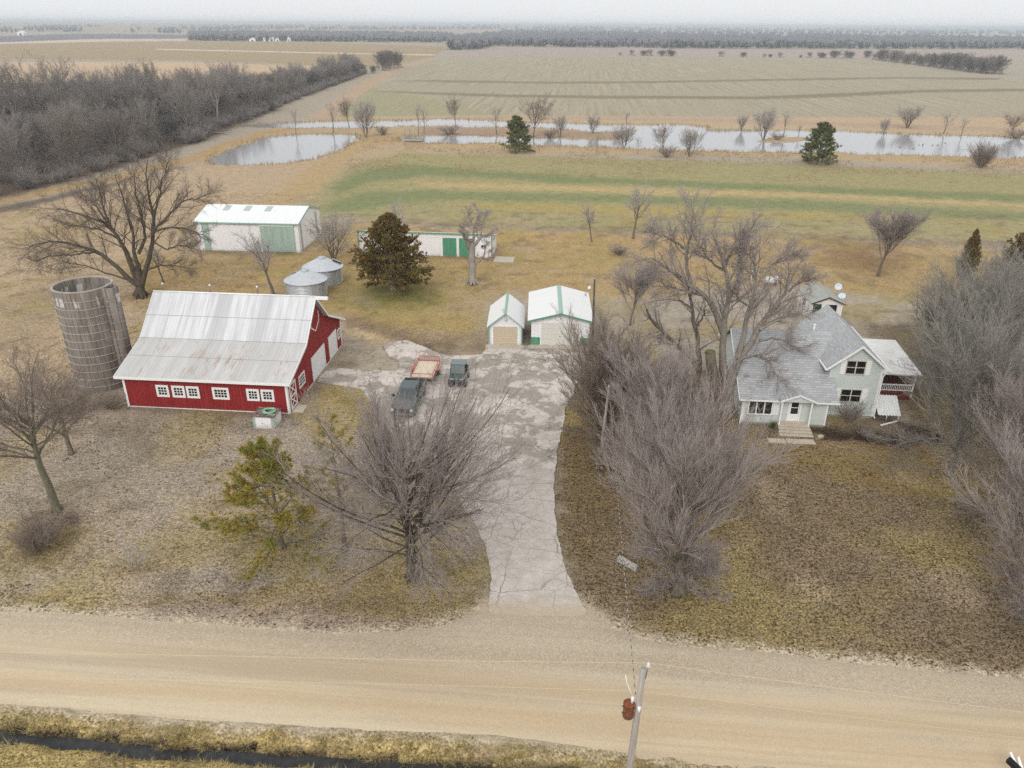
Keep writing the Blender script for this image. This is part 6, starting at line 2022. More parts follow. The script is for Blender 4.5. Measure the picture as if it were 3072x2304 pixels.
s1 = shrub(3, 1.6, 2.0, 60, 8, 7)
plant_shrub(s1, G(122, 1650), 'rounded dark twiggy shrub on the lawn by the leaning left tree', TW_BROWN, (1.0, 1.0, .85))
s2 = shrub(5, 1.3, 2.6, 10, 6, 5, .008)
plant_shrub(s2, G(400, 1702), 'sparse crooked little bare shrub alone on the front lawn', TW_GREY, (1.15, 1.15, 1.0))
s3 = shrub(7, 1.5, 2.0, 34, 6, 5)
plant_shrub(s3, G(2548, 1268), 'upright bare shrub in front of the lower farmhouse window', TW_BROWN, (.85, .85, 1.0))
plant_shrub(s3, G(2700, 1330), 'low tangled bare shrub at the thicket foot right of the house', TW_GREY, (1.5, 1.1, .6), 1.0)
plant_shrub(s3, G(2600, 1312), 'flattened bare brush on the dark soil in front of the house corner', TW_GREY, (1.3, .9, .35), 2.0)
plant_shrub(s1, G(1858, 765), 'small tan twiggy shrub alone in the golden grass near the crop field', TW_GREY, (.8, .8, .55), 1.0)
plant_shrub(s3, G(225, 1240), 'bare brush around the foot of the silo', TW_GREY, (1.6, 1.0, .8), 1.0)
plant_shrub(s3, G(330, 1225), 'bare brush between the silo and the barn corner', TW_GREY, (1.0, .8, .7), 2.4)


# ---- conifers
def blades(c, nrm, n_each, ln_, wd_, rng, droop=0.0, spread=1.0):
    """needle or spray faces: slender kites around given points and directions"""
    m = len(c) * n_each
    P_ = np.repeat(c, n_each, 0)
    D = nrmz(np.repeat(nrm, n_each, 0) + rng.normal(0, spread * .55, (m, 3)))
    D[:, 2] -= droop
    D = nrmz(D)
    sd_ = nrmz(np.cross(D, rng.normal(0, 1, (m, 3))))
    up_v = np.cross(sd_, D)
    l_ = ln_ * rng.uniform(.6, 1.25, (m, 1))
    w_ = wd_ * rng.uniform(.7, 1.3, (m, 1))
    a = P_
    b = P_ + D * l_ * .5 + sd_ * w_
    c_ = P_ + D * l_
    e = P_ + D * l_ * .5 - sd_ * w_
    f = P_ + D * l_ * .45 + up_v * w_ * .8
    V = np.stack([a, b, c_, e, f], 1).reshape(-1, 3)
    i = (np.arange(m) * 5)[:, None]
    T = np.concatenate([i + np.array([[0, 1, 4]]), i + np.array([[1, 2, 4]]), i + np.array([[2, 3, 4]]), i + np.array([[3, 0, 4]])])
    return V, T


def conifer(seed, Ht, R, tr_, n_br, first, shape, k2, dens, n_each, ln_, wd_, drop, spread, long_low=None, gap=.0):
    rng = np.random.default_rng(seed)
    tb, trd = grow(np.zeros((1, 3)) - np.array([[0, 0, .1]]), np.array([[0.0, 0, 1]]), np.array([Ht]), np.array([tr_]), 12, .03, .06, rng, .08)
    tp = [tubes(tb, trd, 9), flare(np.zeros(3), tr_, rng, 5)]
    z = first + (Ht - first) * (np.arange(n_br) + rng.random(n_br)) / n_br
    t = z / Ht
    f = np.clip(t, 0, .999) * 12
    i = f.astype(int)
    p = tb[0, i] * (1 - (f - i))[:, None] + tb[0, i + 1] * (f - i)[:, None]
    az = np.arange(n_br) * 2.4 + rng.normal(0, .35, n_br)
    h = (z - first) / (Ht - first)
    L = R * shape(h) * rng.uniform(.72, 1.12, n_br)
    d = nrmz(np.stack([np.cos(az), np.sin(az), drop[0] + (drop[1] - drop[0]) * h + rng.normal(0, .10, n_br)], 1))
    if long_low is not None:
        k = int(np.argmin(h + 10 * (np.abs(np.angle(np.exp(1j * (az - long_low[0])))) > .5)))
        L[k] = long_low[1]
        d[k, 2] = .1
    P1, R1 = grow(p, d, L, np.clip(.012 * L + .008, .012, .07), 7, .06, .025, rng, .2)
    tp.append(tubes(P1, R1, 4))
    p2, d2, L2, r2_ = spawn(P1, R1, L, k2, .16, 1.0, (.35, .95), .42, rng, .5, .04, .5, .45)
    P2, R2 = grow(p2, d2, np.clip(L2, .15, 2), np.full(len(p2), .009), 4, .1, .03, rng, .4)
    tp.append(tubes(P2, R2, 3))
    # sprays along the outer parts of every branchlet
    fr_ = rng.uniform(.25, 1.0, (len(P2), dens))
    ff = fr_ * 4
    ii = np.minimum(ff.astype(int), 3)
    u = (ff - ii)[..., None]
    rI = np.arange(len(P2))[:, None]
    c_ = (P2[rI, ii] * (1 - u) + P2[rI, ii + 1] * u).reshape(-1, 3)
    dd = nrmz(P2[rI, ii + 1] - P2[rI, ii]).reshape(-1, 3)
    fr1 = rng.uniform(.55, 1.0, (len(P1), dens * 2))
    f1 = fr1 * 7
    i1 = np.minimum(f1.astype(int), 6)
    u1 = (f1 - i1)[..., None]
    rJ = np.arange(len(P1))[:, None]
    c1 = (P1[rJ, i1] * (1 - u1) + P1[rJ, i1 + 1] * u1).reshape(-1, 3)
    d1 = nrmz(P1[rJ, i1 + 1] - P1[rJ, i1]).reshape(-1, 3)
    V, T = blades(np.concatenate([c_, c1]), np.concatenate([dd, d1]), n_each, ln_, wd_, rng, .0, spread)
    return np_mesh('trunk', *join(tp), smooth=True), np_mesh('crown', V, T)


def m_needles(name, a, b, c, sc=.9):
    n = N(name)
    colr = n.mix(n.ramp(n.noise(sc, 4, .7), .38, .62), L4(a), L4(b))
    colr = n.mix(n.ramp(n.noise(sc * 2.7, 3, .7), .52, .66), colr, L4(c))
    return n.done(colr, .85, 0, .15)


N_CEDAR = m_needles('russet_cedar_foliage', (126, 102, 60), (108, 102, 60), (142, 110, 62))
N_PINE = m_needles('yellow_green_pine_needles', (172, 152, 72), (120, 128, 64), (182, 144, 70), .5)
N_DARKPINE = m_needles('dark_pine_needles', (110, 116, 74), (124, 124, 80), (92, 100, 66))
cd = conifer(71, 9.4, 5.4, .26, 130, 1.1, lambda h: (1 - h) ** .84 * (1 - .30 * np.exp(-(h / .10) ** 2)) + .03, 15, 5, 5, .30, .05, (.05, .75), 1.3)
plant('cedar_tree', cd, G(1180, 872), 'dense russet-brown cedar between the grain bins and the long shed', 'cedar', BK_GREY, N_CEDAR)
cd2 = plant('cedar_tree', cd, G(3040, 905), 'russet-brown cedar at the far right beyond the grey thicket', 'cedar', BK_GREY, N_CEDAR, rz=1.0, sc=(.72, .72, 1.0))
plant('cedar_tree', cd, G(2890, 845), 'narrow dark cedar tip just showing over the grey thicket', 'cedar', BK_GREY, N_CEDAR, rz=2.2, sc=(.28, .28, .72))
pn = conifer(79, 7.3, 4.5, .2, 42, .4, lambda h: (1 - h) ** .62 * .92 + .08, 11, 5, 12, .27, .017, (.0, .55), 1.6, (math.pi * .98, 5.2))
plant('pine_tree', pn, G(845, 1642), 'yellow-green pine with one long low branch left of the fan-shaped bare tree', 'pine', BK_DARK, N_PINE)
pn2 = conifer(75, 9.0, 2.6, .19, 26, 3.0, lambda h: .35 + .5 * h * (1 - h) * 2, 5, 3, 12, .25, .012, (.0, .5), 1.6)
plant('pine_tree', pn2, G(1036, 1652), 'thin half-bare pine with a dark straight trunk beside the yellow-green pine', 'pine', BK_DARK, N_PINE)
pn3 = conifer(77, 11.0, 5.2, .24, 62, .6, lambda h: (1 - h) ** .5 * .95 + .05, 12, 5, 7, .55, .04, (.0, .5), 1.5)
plant('pine_tree', pn3, G(1557, 456), 'dark green evergreen on the near bank in front of the twin-strand pond', 'pine', BK_DARK, N_DARKPINE, sc=(.84, .84, .78))
plant('pine_tree', pn3, G(2452, 492), 'dark green open-branched pine on the near bank right of the crop field pond', 'pine', BK_DARK, N_DARKPINE, rz=2.0, sc=(.92, .92, .86))

# ---- pond-side bare trees
pA = make_tree(81, 11, 4.6, .2, 2.0, 13, (.3, 1.0), 9, 7, 4, .03, twig_r=.016, limb_r=.5)
pB = make_tree(83, 8, 4.6, .16, 1.0, 7, (.35, 1.0), 8, 7, 4, .03, stems=4, twig_r=.016, limb_r=.6)
pC = make_tree(87, 10, 2.4, .17, 3.0, 8, (.25, .8), 6, 5, 3, .05, twig_r=.016)
PG = 'bare trees along the pond banks'
for k, (px, py, tp_, xl, ms_, lb) in enumerate((
        (888, 402, 315, 20, pC, 'thin bare tree at the back edge of the small left pond'), (1000, 398, 300, 30, pC, 'leaning bare tree on the bank right of the small left pond'),
        (1048, 384, 290, 40, pA, 'reddish bare tree behind the bushy clump at the pond dyke'), (1098, 412, 300, 52, pB, 'dense bushy bare clump on the dyke between the two ponds'),
        (1256, 408, 300, 20, pC, 'tall straight bare tree beside the wooden dock'), (1272, 400, 310, 22, pC, 'second thin bare tree just right of the tall one by the dock'), (1368, 382, 285, 34, pA, 'slim vase-shaped bare tree between the two water strands'),
        (1490, 404, 310, 30, pC, 'crooked snapped bare tree on the strand bank left of the dark evergreen'), (1600, 412, 285, 66, pA, 'widest bare tree behind the dark evergreen at the pond'),
        (1680, 412, 345, 30, pB, 'brushy bare tree on the strand right of the dark evergreen'), (1778, 400, 345, 30, pB, 'low bare tree at the far bank near the strand end'), (1880, 372, 330, 26, pC, 'short bare tree on the far bank where the strands join'),
        (1872, 442, 375, 52, pB, 'V-shaped leaning bare tree on the near bank by the strand end'), (1790, 464, 390, 16, pC, 'thin sapling on the near bank left of the V-shaped tree'), (1912, 462, 405, 16, pC, 'thin sapling on the near bank right of the V-shaped tree'), (1990, 464, 370, 44, pA, 'left of a bare pair standing close together on the near bank'),
        (2068, 470, 385, 50, pB, 'right of a bare pair standing close together on the near bank'), (2224, 392, 345, 24, pB, 'small bare tree at the water edge left of the island'),
        (2290, 420, 325, 50, pB, 'many-stemmed bare tree leaning from the small island'), (2350, 408, 325, 26, pC, 'straight bare tree on the small island'), (2396, 410, 368, 16, pC, 'small bare sapling at the right tip of the island'), (2650, 402, 355, 22, pB, 'small bare tree at the far water edge left of the rounded one'),
        (2722, 384, 318, 54, pB, 'rounded bare tree on the far bank grass'), (2830, 402, 330, 34, pC, 'slanting bare tree at the far water edge right of the rounded one'), (2884, 408, 345, 22, pC, 'small upright bare tree at the far water edge'), (3036, 408, 335, 46, pA, 'bare tree at the right end of the far bank'))):
    b_ = G(px, py)
    dd_ = depth(b_)
    hh = max(2.0, AY(px, tp_, b_[1])[2])
    wr = xl * dd_ / F
    H0, R0_ = ((11, 4.6) if ms_ is pA else (8, 4.6) if ms_ is pB else (10, 2.4))
    b_[2] = -.1
    plant('bare_tree', ms_, b_, lb, 'tree', BK_DARK, TW_BROWN if k % 3 else TW_GREY, PG, rz=k * 1.37, sc=(.8 * wr / R0_, .8 * wr / R0_, hh / H0))
plant_shrub(s1, G(2942, 503), 'dark rounded bare shrub on the near bank at the right', TW_BROWN, (2.1, 2.1, 2.6), 1.2)
for k, (px, py, lb, sx) in enumerate(((1350, 404, 'tangle of fallen brush on the strand bank right of the dock', 2.2), (1650, 414, 'brushy thicket at the water edge behind the dark evergreen', 2.0), (1850, 416, 'brushy thicket at the tip of the strand', 1.7), (2330, 420, 'low brush along the island shore', 1.6), (2000, 472, 'dark brush under the bare pair on the near bank', 2.4), (1150, 405, 'dark brush clump on the pond dyke', 2.0), (3050, 415, 'brush below the bare tree at the right end of the far bank', 2.4))):
    plant_shrub(s3, G(px, py), lb, TW_BROWN, (sx, sx * .8, sx * .6), k)

# ---- the wood on the left: individual trees
W1 = make_tree(91, 14.5, 6.0, .22, 1.2, 20, (.3, 1.0), 10, 8, 4, .045, twig_r=.017, limb_r=.42, nd=10, dz=(.4, 3))
W2_ = make_tree(93, 12.5, 5.4, .17, .9, 20, (.3, 1.05), 10, 8, 4, .04, twig_r=.017, nd=10, dz=(.4, 3))
W3 = make_tree(95, 9.5, 5.0, .11, .5, 8, (.3, 1.0), 9, 7, 4, .04, stems=6, twig_r=.017, limb_r=.6, nd=12, dz=(.4, 3))
W4 = make_tree(97, 16.0, 5.6, .26, 2.8, 16, (.3, .95), 9, 8, 4, .045, twig_r=.017, nd=6)
edge = np.array([G(a, b)[:2] for a, b in ((-420, 700), (-200, 640), (0, 582), (150, 552), (330, 500), (480, 452), (600, 424), (640, 392), (760, 352), (870, 306), (960, 270), (1050, 238), (1096, 219))])
rw_ = random.Random(12)
spots = []
seg = np.concatenate([[0], np.cumsum(np.linalg.norm(np.diff(edge, axis=0), axis=1))])
tot = seg[-1]
tries = 0
while len(spots) < 262 and tries < 40000:
    tries += 1
    s_ = tot * rw_.random() ** 1.15
    i = int(np.searchsorted(seg, s_) - 1)
    i = max(0, min(i, len(edge) - 2))
    u = (s_ - seg[i]) / (seg[i + 1] - seg[i])
    p = edge[i] * (1 - u) + edge[i + 1] * u
    dv = edge[i + 1] - edge[i]
    nn_ = np.array([-dv[1], dv[0]])
    nn_ /= np.linalg.norm(nn_)
    if nn_[0] > 0: nn_ = -nn_
    wdt = 95 * max(0.12, 1 - s_ / tot * 1.25)
    q_ = p + nn_ * (rw_.random() ** .9 * wdt + 1.5)
    if q_[1] < 100 or q_[0] < -1.05 * q_[1] - 10: continue
    if all((q_[0] - a) ** 2 + (q_[1] - b) ** 2 > 22 for a, b in spots):
        spots.append((q_[0], q_[1]))
        if len(spots) > 262: break
spots.sort(key=lambda q: q[1])
for k, (a, b) in enumerate(spots):
    ms_ = (W1, W2_, W3, W2_, W4, W3, W1)[rw_.randrange(7)]
    sc_ = rw_.uniform(.66, 1.16) * (1.0 if b < 330 else .8)
    lb = 'bare grey tree packed in the left wood, nearer than the small pond' if b < 190 else ('bare grey tree packed in the left wood, level with the small pond' if b < 290 else 'bare grey tree in the narrow far tail of the left wood')
    plant('woodland_tree', ms_, (a, b, 0), lb, 'tree', BK_GREY, {id(W1): TW_WOOD, id(W2_): TW_WOODB, id(W3): TW_WOODC}.get(id(ms_), TW_WOODB), 'trees of the left wood', rz=rw_.uniform(0, 6.28), sc=(sc_ * rw_.uniform(.9, 1.1), sc_ * rw_.uniform(.9, 1.1), sc_))
# the clump at the end of the wood's tail
for k, (px, py, hp, lb) in enumerate(((1150, 212, 152, 'leftmost of three crowns in the round clump at the end of the left wood'), (1172, 206, 148, 'middle crown of the round clump at the end of the left wood'), (1194, 202, 156, 'rightmost crown of the round clump at the end of the left wood'), (1120, 220, 196, 'small dark shrub tree between the left wood and its end clump'))):
    b_ = G(px, py)
    hh = AY(px, hp, b_[1])[2]
    plant('woodland_tree', W3, b_, lb, 'tree', BK_DARK, TW_WOOD, None, rz=k, sc=(hh / 9.5 * 1.0, hh / 9.5 * 1.0, hh / 9.5))
# hedgerow trees beyond the stubble field
for k in range(30):
    t = k / 29
    px, py = 2610 + 372 * t, 177 + 46 * t + 1.5 * math.sin(k * 2.1)
    if k == 0: px, py = 2602, 174
    b_ = G(px, py)
    hh = AY(px, py - 24 - 24 * t + 9 * math.sin(k * 1.7) + 5 * math.sin(k * 4.1), b_[1])[2]
    ms_ = (W3, W2_, W3)[k % 3]
    H0 = {id(W3): 9.5, id(W2_): 12.5}[id(ms_)]
    plant('hedgerow_tree', ms_, b_, 'bare tree in the slanting hedgerow at the right end of the stubble field', 'tree', BK_DARK, TW_WOOD, 'trees of the slanting hedgerow', rz=k * 2.1, sc=(hh / H0 * 1.25, hh / H0 * 1.25, hh / H0))
for k, (px, hp) in enumerate(((1895, 148), (1932, 150), (1950, 147), (1984, 150), (2005, 146), (2016, 150), (2164, 152), (2230, 156), (2292, 160), (2310, 162), (2340, 156), (2402, 165), (2428, 155), (2462, 156), (2472, 160), (2504, 150), (2540, 150), (2548, 154), (1860, 156))):
    b_ = G(px, 167 + (px - 1890) * .012)
    hh = AY(px, hp, b_[1])[2]
    ms_ = (W2_, W3)[k % 2]
    H0 = (12.5, 9.5)[k % 2]
    plant('hedgerow_tree', ms_, b_, 'small bare tree in the broken line along the far side of the stubble field', 'tree', BK_DARK, TW_WOOD, 'trees in the broken far line', rz=k * 1.3, sc=(hh / H0 * 1.6,) * 2 + (hh / H0,))


# ------------------------------------------------------------------ undergrowth of the left wood (uncountable brush)
def xf(V, loc, rz, sc):
    c, s = math.cos(rz), math.sin(rz)
    out = V * np.array(sc)
    return np.stack([out[:, 0] * c - out[:, 1] * s + loc[0], out[:, 0] * s + out[:, 1] * c + loc[1], out[:, 2] + loc[2]], 1)


def light_shrub(seed):
    rng = np.random.default_rng(seed)
    k = 26
    az = rng.random(k) * 6.283
    sp_ = rng.uniform(.1, 1.3, k)
    d = nrmz(np.stack([np.cos(az) * sp_, np.sin(az) * sp_, np.ones(k)], 1))
    P1, R1 = grow(np.zeros((k, 3)), d, rng.uniform(1.2, 2.4, k), np.full(k, .03), 4, .1, .02, rng, .4)
    p, d2, L2, r = spawn(P1, R1, np.full(k, 2.0), 9, .15, 1, (.3, .8), .5, rng, .8, .08, .3)
    P2, R2 = grow(p, d2, L2, np.full(len(p), .016), 2, .15, .03, rng, .5)
    return join([tubes(P1, R1, 3), tubes(P2, R2, 3)])


LS = [light_shrub(i) for i in range(3)]
rw = random.Random(77)
parts = []
for k in range(520):
    s_ = tot * rw.random() ** 1.1
    i = max(0, min(int(np.searchsorted(seg, s_) - 1), len(edge) - 2))
    u = (s_ - seg[i]) / (seg[i + 1] - seg[i])
    p = edge[i] * (1 - u) + edge[i + 1] * u
    dv = edge[i + 1] - edge[i]
    nn_ = np.array([-dv[1], dv[0]]) / np.linalg.norm(dv)
    if nn_[0] > 0: nn_ = -nn_
    q_ = p + nn_ * (rw.random() ** 2.2 * 40 * max(.12, 1 - s_ / tot * 1.2) - .5)
    sc_ = rw.uniform(.7, 1.7)
    V, Q = LS[k % 3]
    parts.append((xf(V, (q_[0], q_[1], 0), rw.uniform(0, 6.28), (sc_, sc_, sc_ * rw.uniform(.7, 1.3))), Q))
tag(link_mesh('undergrowth', np_mesh('undergrowth', *join(parts), smooth=True), TW_WOOD), 'grey leafless brush filling the foot of the left wood', 'undergrowth', kind='stuff')


# ------------------------------------------------------------------ dry grass and reeds (uncountable)
def tufts(spots, h, n_bl, w_, rng, lean=.5):
    c = np.repeat(spots, n_bl, 0)
    m = len(c)
    hh = (np.repeat(h, n_bl) * rng.uniform(.5, 1.15, m))[:, None]
    az = rng.random(m) * 6.283
    ln = rng.uniform(.1, 1, m) * lean
    d = np.stack([np.cos(az) * ln, np.sin(az) * ln, np.ones(m)], 1)
    b_ = c + np.stack([rng.normal(0, .05, m), rng.normal(0, .05, m), np.zeros(m)], 1) * hh * 1.4
    sd_ = np.stack([-np.sin(az), np.cos(az), np.zeros(m)], 1) * (w_ * rng.uniform(.6, 1.4, m))[:, None]
    fw = np.stack([np.cos(az), np.sin(az), np.zeros(m)], 1) * (w_ * .6)
    t_ = b_ + d * hh + np.stack([np.cos(az) * ln, np.sin(az) * ln, -ln * .3], 1) * hh * .35
    V = np.stack([b_ - sd_, b_ + sd_, b_ + fw, t_], 1).reshape(-1, 3)
    i = (np.arange(m) * 4)[:, None]
    T = np.concatenate([i + np.array([[0, 1, 3]]), i + np.array([[1, 2, 3]]), i + np.array([[2, 0, 3]])])
    return V, T


rg = np.random.default_rng(99)


def gz_at(x, y):
    return ground_z(x, y)[0]


def m_straw(name, a, b, c):
    n = N(name)
    colr = n.mix(n.ramp(n.noise(.8, 4, .7), .4, .6), L4(a), L4(b))
    colr = n.mix(n.ramp(n.noise(3.5, 3, .7), .54, .66), colr, L4(c))
    return n.done(colr, .95, 0, .1)


# ditch banks
k = 30000
x = rg.uniform(-34, 34, k)
line_y = np.interp(x, DL[:, 0], DL[:, 1])
off = np.where(rg.random(k) < .5, rg.uniform(.24, 2.3, k), -rg.uniform(.26, 6, k))
y = line_y + off
rd_low = np.interp(x, bot[:, 0], bot[:, 1])
keep = (y < rd_low + .05) & (y > 12)
x, y, off = x[keep], y[keep], off[keep]
h_ = np.where(np.abs(off) < .7, .26, .15) * rg.uniform(.4, 1.5, len(x)) * np.clip((fbm(x, y, .9, 1) - .25) * 2.2, .25, 1.2) * np.where((y > rd_low[keep] - .25), .55, 1)
V, T = tufts(np.stack([x, y, gz_at(x, y) - .02], 1), h_, 6, .014, rg, 1.2)
tag(link_mesh('dry_grass', np_mesh('dry_grass', V, T), m_straw('ditch_grass_blades', (186, 168, 116), (146, 132, 84), (204, 190, 156))), 'dry straw coloured grass along the roadside ditch', 'grass', kind='stuff')
# short matted lawn tufts, leaf litter and fallen twigs
DRV, RDP = Wp(DRIVE), Wp(ROAD)


def lawn_ok(x, y):
    ok = ~inpoly(x, y, DRV) & ~inpoly(x, y, RDP)
    for o_, yw, w_, d_ in ((BARN_O, BYAW, 14.6, 15.8), (HO - np.array([11.9, 3.9, 0]), HY, 17.0, 15.0), (SILO - np.array([2.6, 2.6, 0]), 0, 5.4, 5.2), (WBO, BYAW, 1.9, 1.7)):
        dx, dy = x - o_[0], y - o_[1]
        u, v = dx * math.cos(yw) + dy * math.sin(yw), -dx * math.sin(yw) + dy * math.cos(yw)
        ok &= ~((u > -.3) & (u < w_) & (v > -.3) & (v < d_))
    return ok


k = 60000
x, y = rg.uniform(-46, 46, k), rg.uniform(27, 78, k)
ok = lawn_ok(x, y) & (np.abs(x) < .75 * y + 4) & (fbm(x, y, 1.6, 2) > .40)
x, y = x[ok], y[ok]
olive = fbm(x, y, 6.5, 3) + rg.normal(0, .06, len(x)) > .55
for nm_, sel, cs, lb in (('lawn_tufts', ~olive, ((176, 160, 132), (150, 134, 106), (196, 182, 156)), 'short matted straw coloured grass on the lawns'), ('lawn_tufts', olive, ((156, 140, 86), (134, 122, 78), (172, 156, 104)), 'short olive grass patches on the lawns')):
    V, T = tufts(np.stack([x[sel], y[sel], gz_at(x[sel], y[sel]) - .01], 1), rg.uniform(.05, .13, int(sel.sum())), 4, .02, rg, 1.8)
    tag(link_mesh(nm_, np_mesh(nm_, V, T), m_straw('lawn_blades', *cs)), lb, 'grass', kind='stuff')
k = 16000
x, y = rg.uniform(-44, 46, k), rg.uniform(27, 62, k)
ok = lawn_ok(x, y) & ((x > 3) | (fbm(x, y, 4, 1) > .55)) & (fbm(x, y, 2.5, 0) > .42)
x, y = x[ok], y[ok]
V, T = tufts(np.stack([x, y, gz_at(x, y)], 1), rg.uniform(.03, .09, len(x)), 3, .045, rg, 2.6)
tag(link_mesh('leaf_litter', np_mesh('leaf_litter', V, T), m_straw('dead_leaves', (84, 68, 50), (112, 92, 68), (70, 58, 46))), 'dark fallen leaves lying in the grass', 'leaf litter', kind='stuff')
k = 900
x, y = rg.uniform(-30, 44, k), rg.uniform(28, 60, k)
ok = lawn_ok(x, y)
x, y = x[ok], y[ok]
az = rg.random(len(x)) * 6.283
Pt, Rt = grow(np.stack([x, y, gz_at(x, y) + .03], 1), np.stack([np.cos(az), np.sin(az), np.zeros(len(x))], 1), rg.uniform(.25, 1.1, len(x)), rg.uniform(.008, .018, len(x)), 3, .12, 0, rg, .4)
tag(link_mesh('fallen_twigs', np_mesh('fallen_twigs', *tubes(Pt, Rt, 4)), TW_GREY), 'small pale twigs scattered under the bare trees', 'twigs', kind='stuff')
# rough prairie grass on the left and along the ponds
k = 9000
x, y = rg.uniform(-75, -34, k), rg.uniform(58, 150, k)
ok = (fbm(x, y, 5, 0) > .42) & (x > -.8 * y - 8)
x, y = x[ok], y[ok]
V, T = tufts(np.stack([x, y, gz_at(x, y) - .02], 1), rg.uniform(.2, .5, len(x)), 5, .03, rg, .9)
tag(link_mesh('prairie_grass', np_mesh('prairie_grass', V, T), m_straw('prairie_blades', (196, 174, 136), (180, 158, 118), (208, 190, 158))), 'rough tan grass on the open ground left of the barn', 'grass', kind='stuff')
pts = []
for poly in (POND_A, POND_B):
    for a, b in zip(poly, np.roll(poly, -1, 0)):
        L = np.linalg.norm(b - a)
        m = int(L * 5.0)
        t = rg.random(m)[:, None]
        q_ = a + (b - a) * t + rg.normal(0, 1.3, (m, 2))
        pts.append(q_)
pts = np.concatenate(pts)
pts = pts[(pts[:, 1] < 420) & (np.abs(pts[:, 0]) < 240)]
pz_ = gz_at(pts[:, 0], pts[:, 1])
V, T = tufts(np.stack([pts[:, 0], pts[:, 1], np.maximum(pz_, -.45) - .03], 1), rg.uniform(.35, 1.1, len(pts)), 5, .04, rg, .5)
tag(link_mesh('reeds', np_mesh('reeds', V, T), m_straw('reed_blades', (178, 152, 108), (150, 130, 98), (196, 172, 128))), 'dry reeds and weeds fringing the ponds', 'reeds', kind='stuff')
k = 14000
x, y = rg.uniform(-40, 190, k), rg.uniform(165, 232, k)
ok = (fbm(x, y, 9, 2) > .5)
x, y = x[ok], y[ok]
zt, pt, _ = ground_z(x, y)
x, y, zt = x[~pt], y[~pt], zt[~pt]
ed = np.interp(x, [-40, 0, 40, 190], [176, 172, 168, 160])
x, y, zt = x[y > ed], y[y > ed], zt[y > ed]
V, T = tufts(np.stack([x, y, zt - .03], 1), rg.uniform(.3, .9, len(x)), 4, .05, rg, .7)
tag(link_mesh('bank_weeds', np_mesh('bank_weeds', V, T), m_straw('weed_stalks', (182, 158, 126), (160, 138, 112), (196, 174, 138))), 'tall tan weeds on the bank between the crop strips and the pond', 'weeds', kind='stuff')


# ------------------------------------------------------------------ distant woods (masses of far crowns)
def far_tree(rng, k=56):
    """a far leafless crown: slender upward slivers from a short trunk, unit height"""
    z0 = rng.uniform(.0, .45, k)
    az = rng.random(k) * 6.283
    r0 = rng.uniform(0, .10, k)
    b_ = np.stack([np.cos(az) * r0, np.sin(az) * r0, z0], 1)
    az2 = az + rng.normal(0, .5, k)
    ph = rng.uniform(.0, 1.2, k)
    e_ = np.stack([np.cos(az2) * np.sin(ph) * .44, np.sin(az2) * np.sin(ph) * .44, .50 + .48 * np.cos(ph) * rng.uniform(.75, 1, k)], 1)
    e_[:, 2] = np.maximum(e_[:, 2] - .25 * (ph > .95), .15)
    d = e_ - b_
    sd_ = nrmz(np.cross(d, rng.normal(0, 1, (k, 3)))) * .034
    s2 = nrmz(np.cross(d, sd_)) * .034
    m = b_ + d * .62
    V = np.stack([b_, m + sd_, m - .5 * sd_ + s2, m - .5 * sd_ - s2, e_], 1).reshape(-1, 3)
    i = (np.arange(k) * 5)[:, None]
    T = np.concatenate([i + np.array([[q]]).reshape(1, 3) for q in ((0, 1, 2), (0, 2, 3), (0, 3, 1), (4, 2, 1), (4, 3, 2), (4, 1, 3))])
    return V, T


FT = [far_tree(np.random.default_rng(300 + i)) for i in range(6)]
M_FAR = twigm('far_wood_twigs', (138, 138, 142), .12)


def wood(bands, seed, label, hmin, hmax, gaps=0.0):
    r = np.random.default_rng(seed)
    parts = []
    for poly, count in bands:
        poly = np.array(poly, float)
        b0, b1 = poly.min(0), poly.max(0)
        got = 0
        while got < count:
            q = r.uniform(b0, b1, (400, 2))
            q = q[inpoly(q[:, 0], q[:, 1], poly)]
            for a, b in q[:count - got]:
                p = G(a, b)
                if p[1] > 11000 or p[1] < 100: continue
                if gaps and fbm(np.array([p[0]]), np.array([p[1] * .35]), 260.0, 2)[0] < gaps: continue
                hz_ = float(hills(np.array([p[0]]), np.array([p[1]]))[0])
                hh = r.uniform(hmin, hmax)
                V, T = FT[r.integers(6)]
                wd_ = hh * r.uniform(.9, 1.25)
                parts.append((xf(V, (p[0], p[1], hz_ - .3), r.uniform(0, 6.28), (wd_, wd_, hh)), T))
            got += len(q)
    V, T = join(parts)
    return tag(link_mesh('distant_wood', np_mesh('distant_wood', V, T), M_FAR), label, 'wood', kind='stuff')


wood([([(1345, 151), (1420, 150), (1490, 140), (2050, 146), (3040, 148), (3900, 156), (3900, 140), (2960, 128), (2700, 122), (1900, 116), (1560, 112), (1440, 118), (1380, 128)], 3200),
      ([(1500, 112), (1900, 114), (2000, 106), (3900, 112), (3900, 100), (1500, 97)], 900)], 1, 'long hazy wood beyond the stubble field on the right', 10, 20)
wood([([(570, 123), (760, 124), (1000, 126), (1335, 128), (1360, 122), (1340, 112), (1000, 108), (570, 108)], 1700)], 2, 'hazy belt of trees behind the far left fields', 9, 18, .3)
wood([([(-900, 104), (0, 99), (130, 98), (130, 95), (-900, 96)], 130), ([(190, 98), (410, 98), (410, 95), (190, 95)], 120), ([(430, 102), (545, 103), (545, 99), (430, 98)], 60), ([(-900, 93), (1500, 93), (1500, 84), (-900, 84)], 2200), ([(1500, 96), (3900, 98), (3900, 86), (1500, 84)], 2200)], 3, 'scattered pale tree belts and wooded low hills along the horizon', 9, 19, .53)


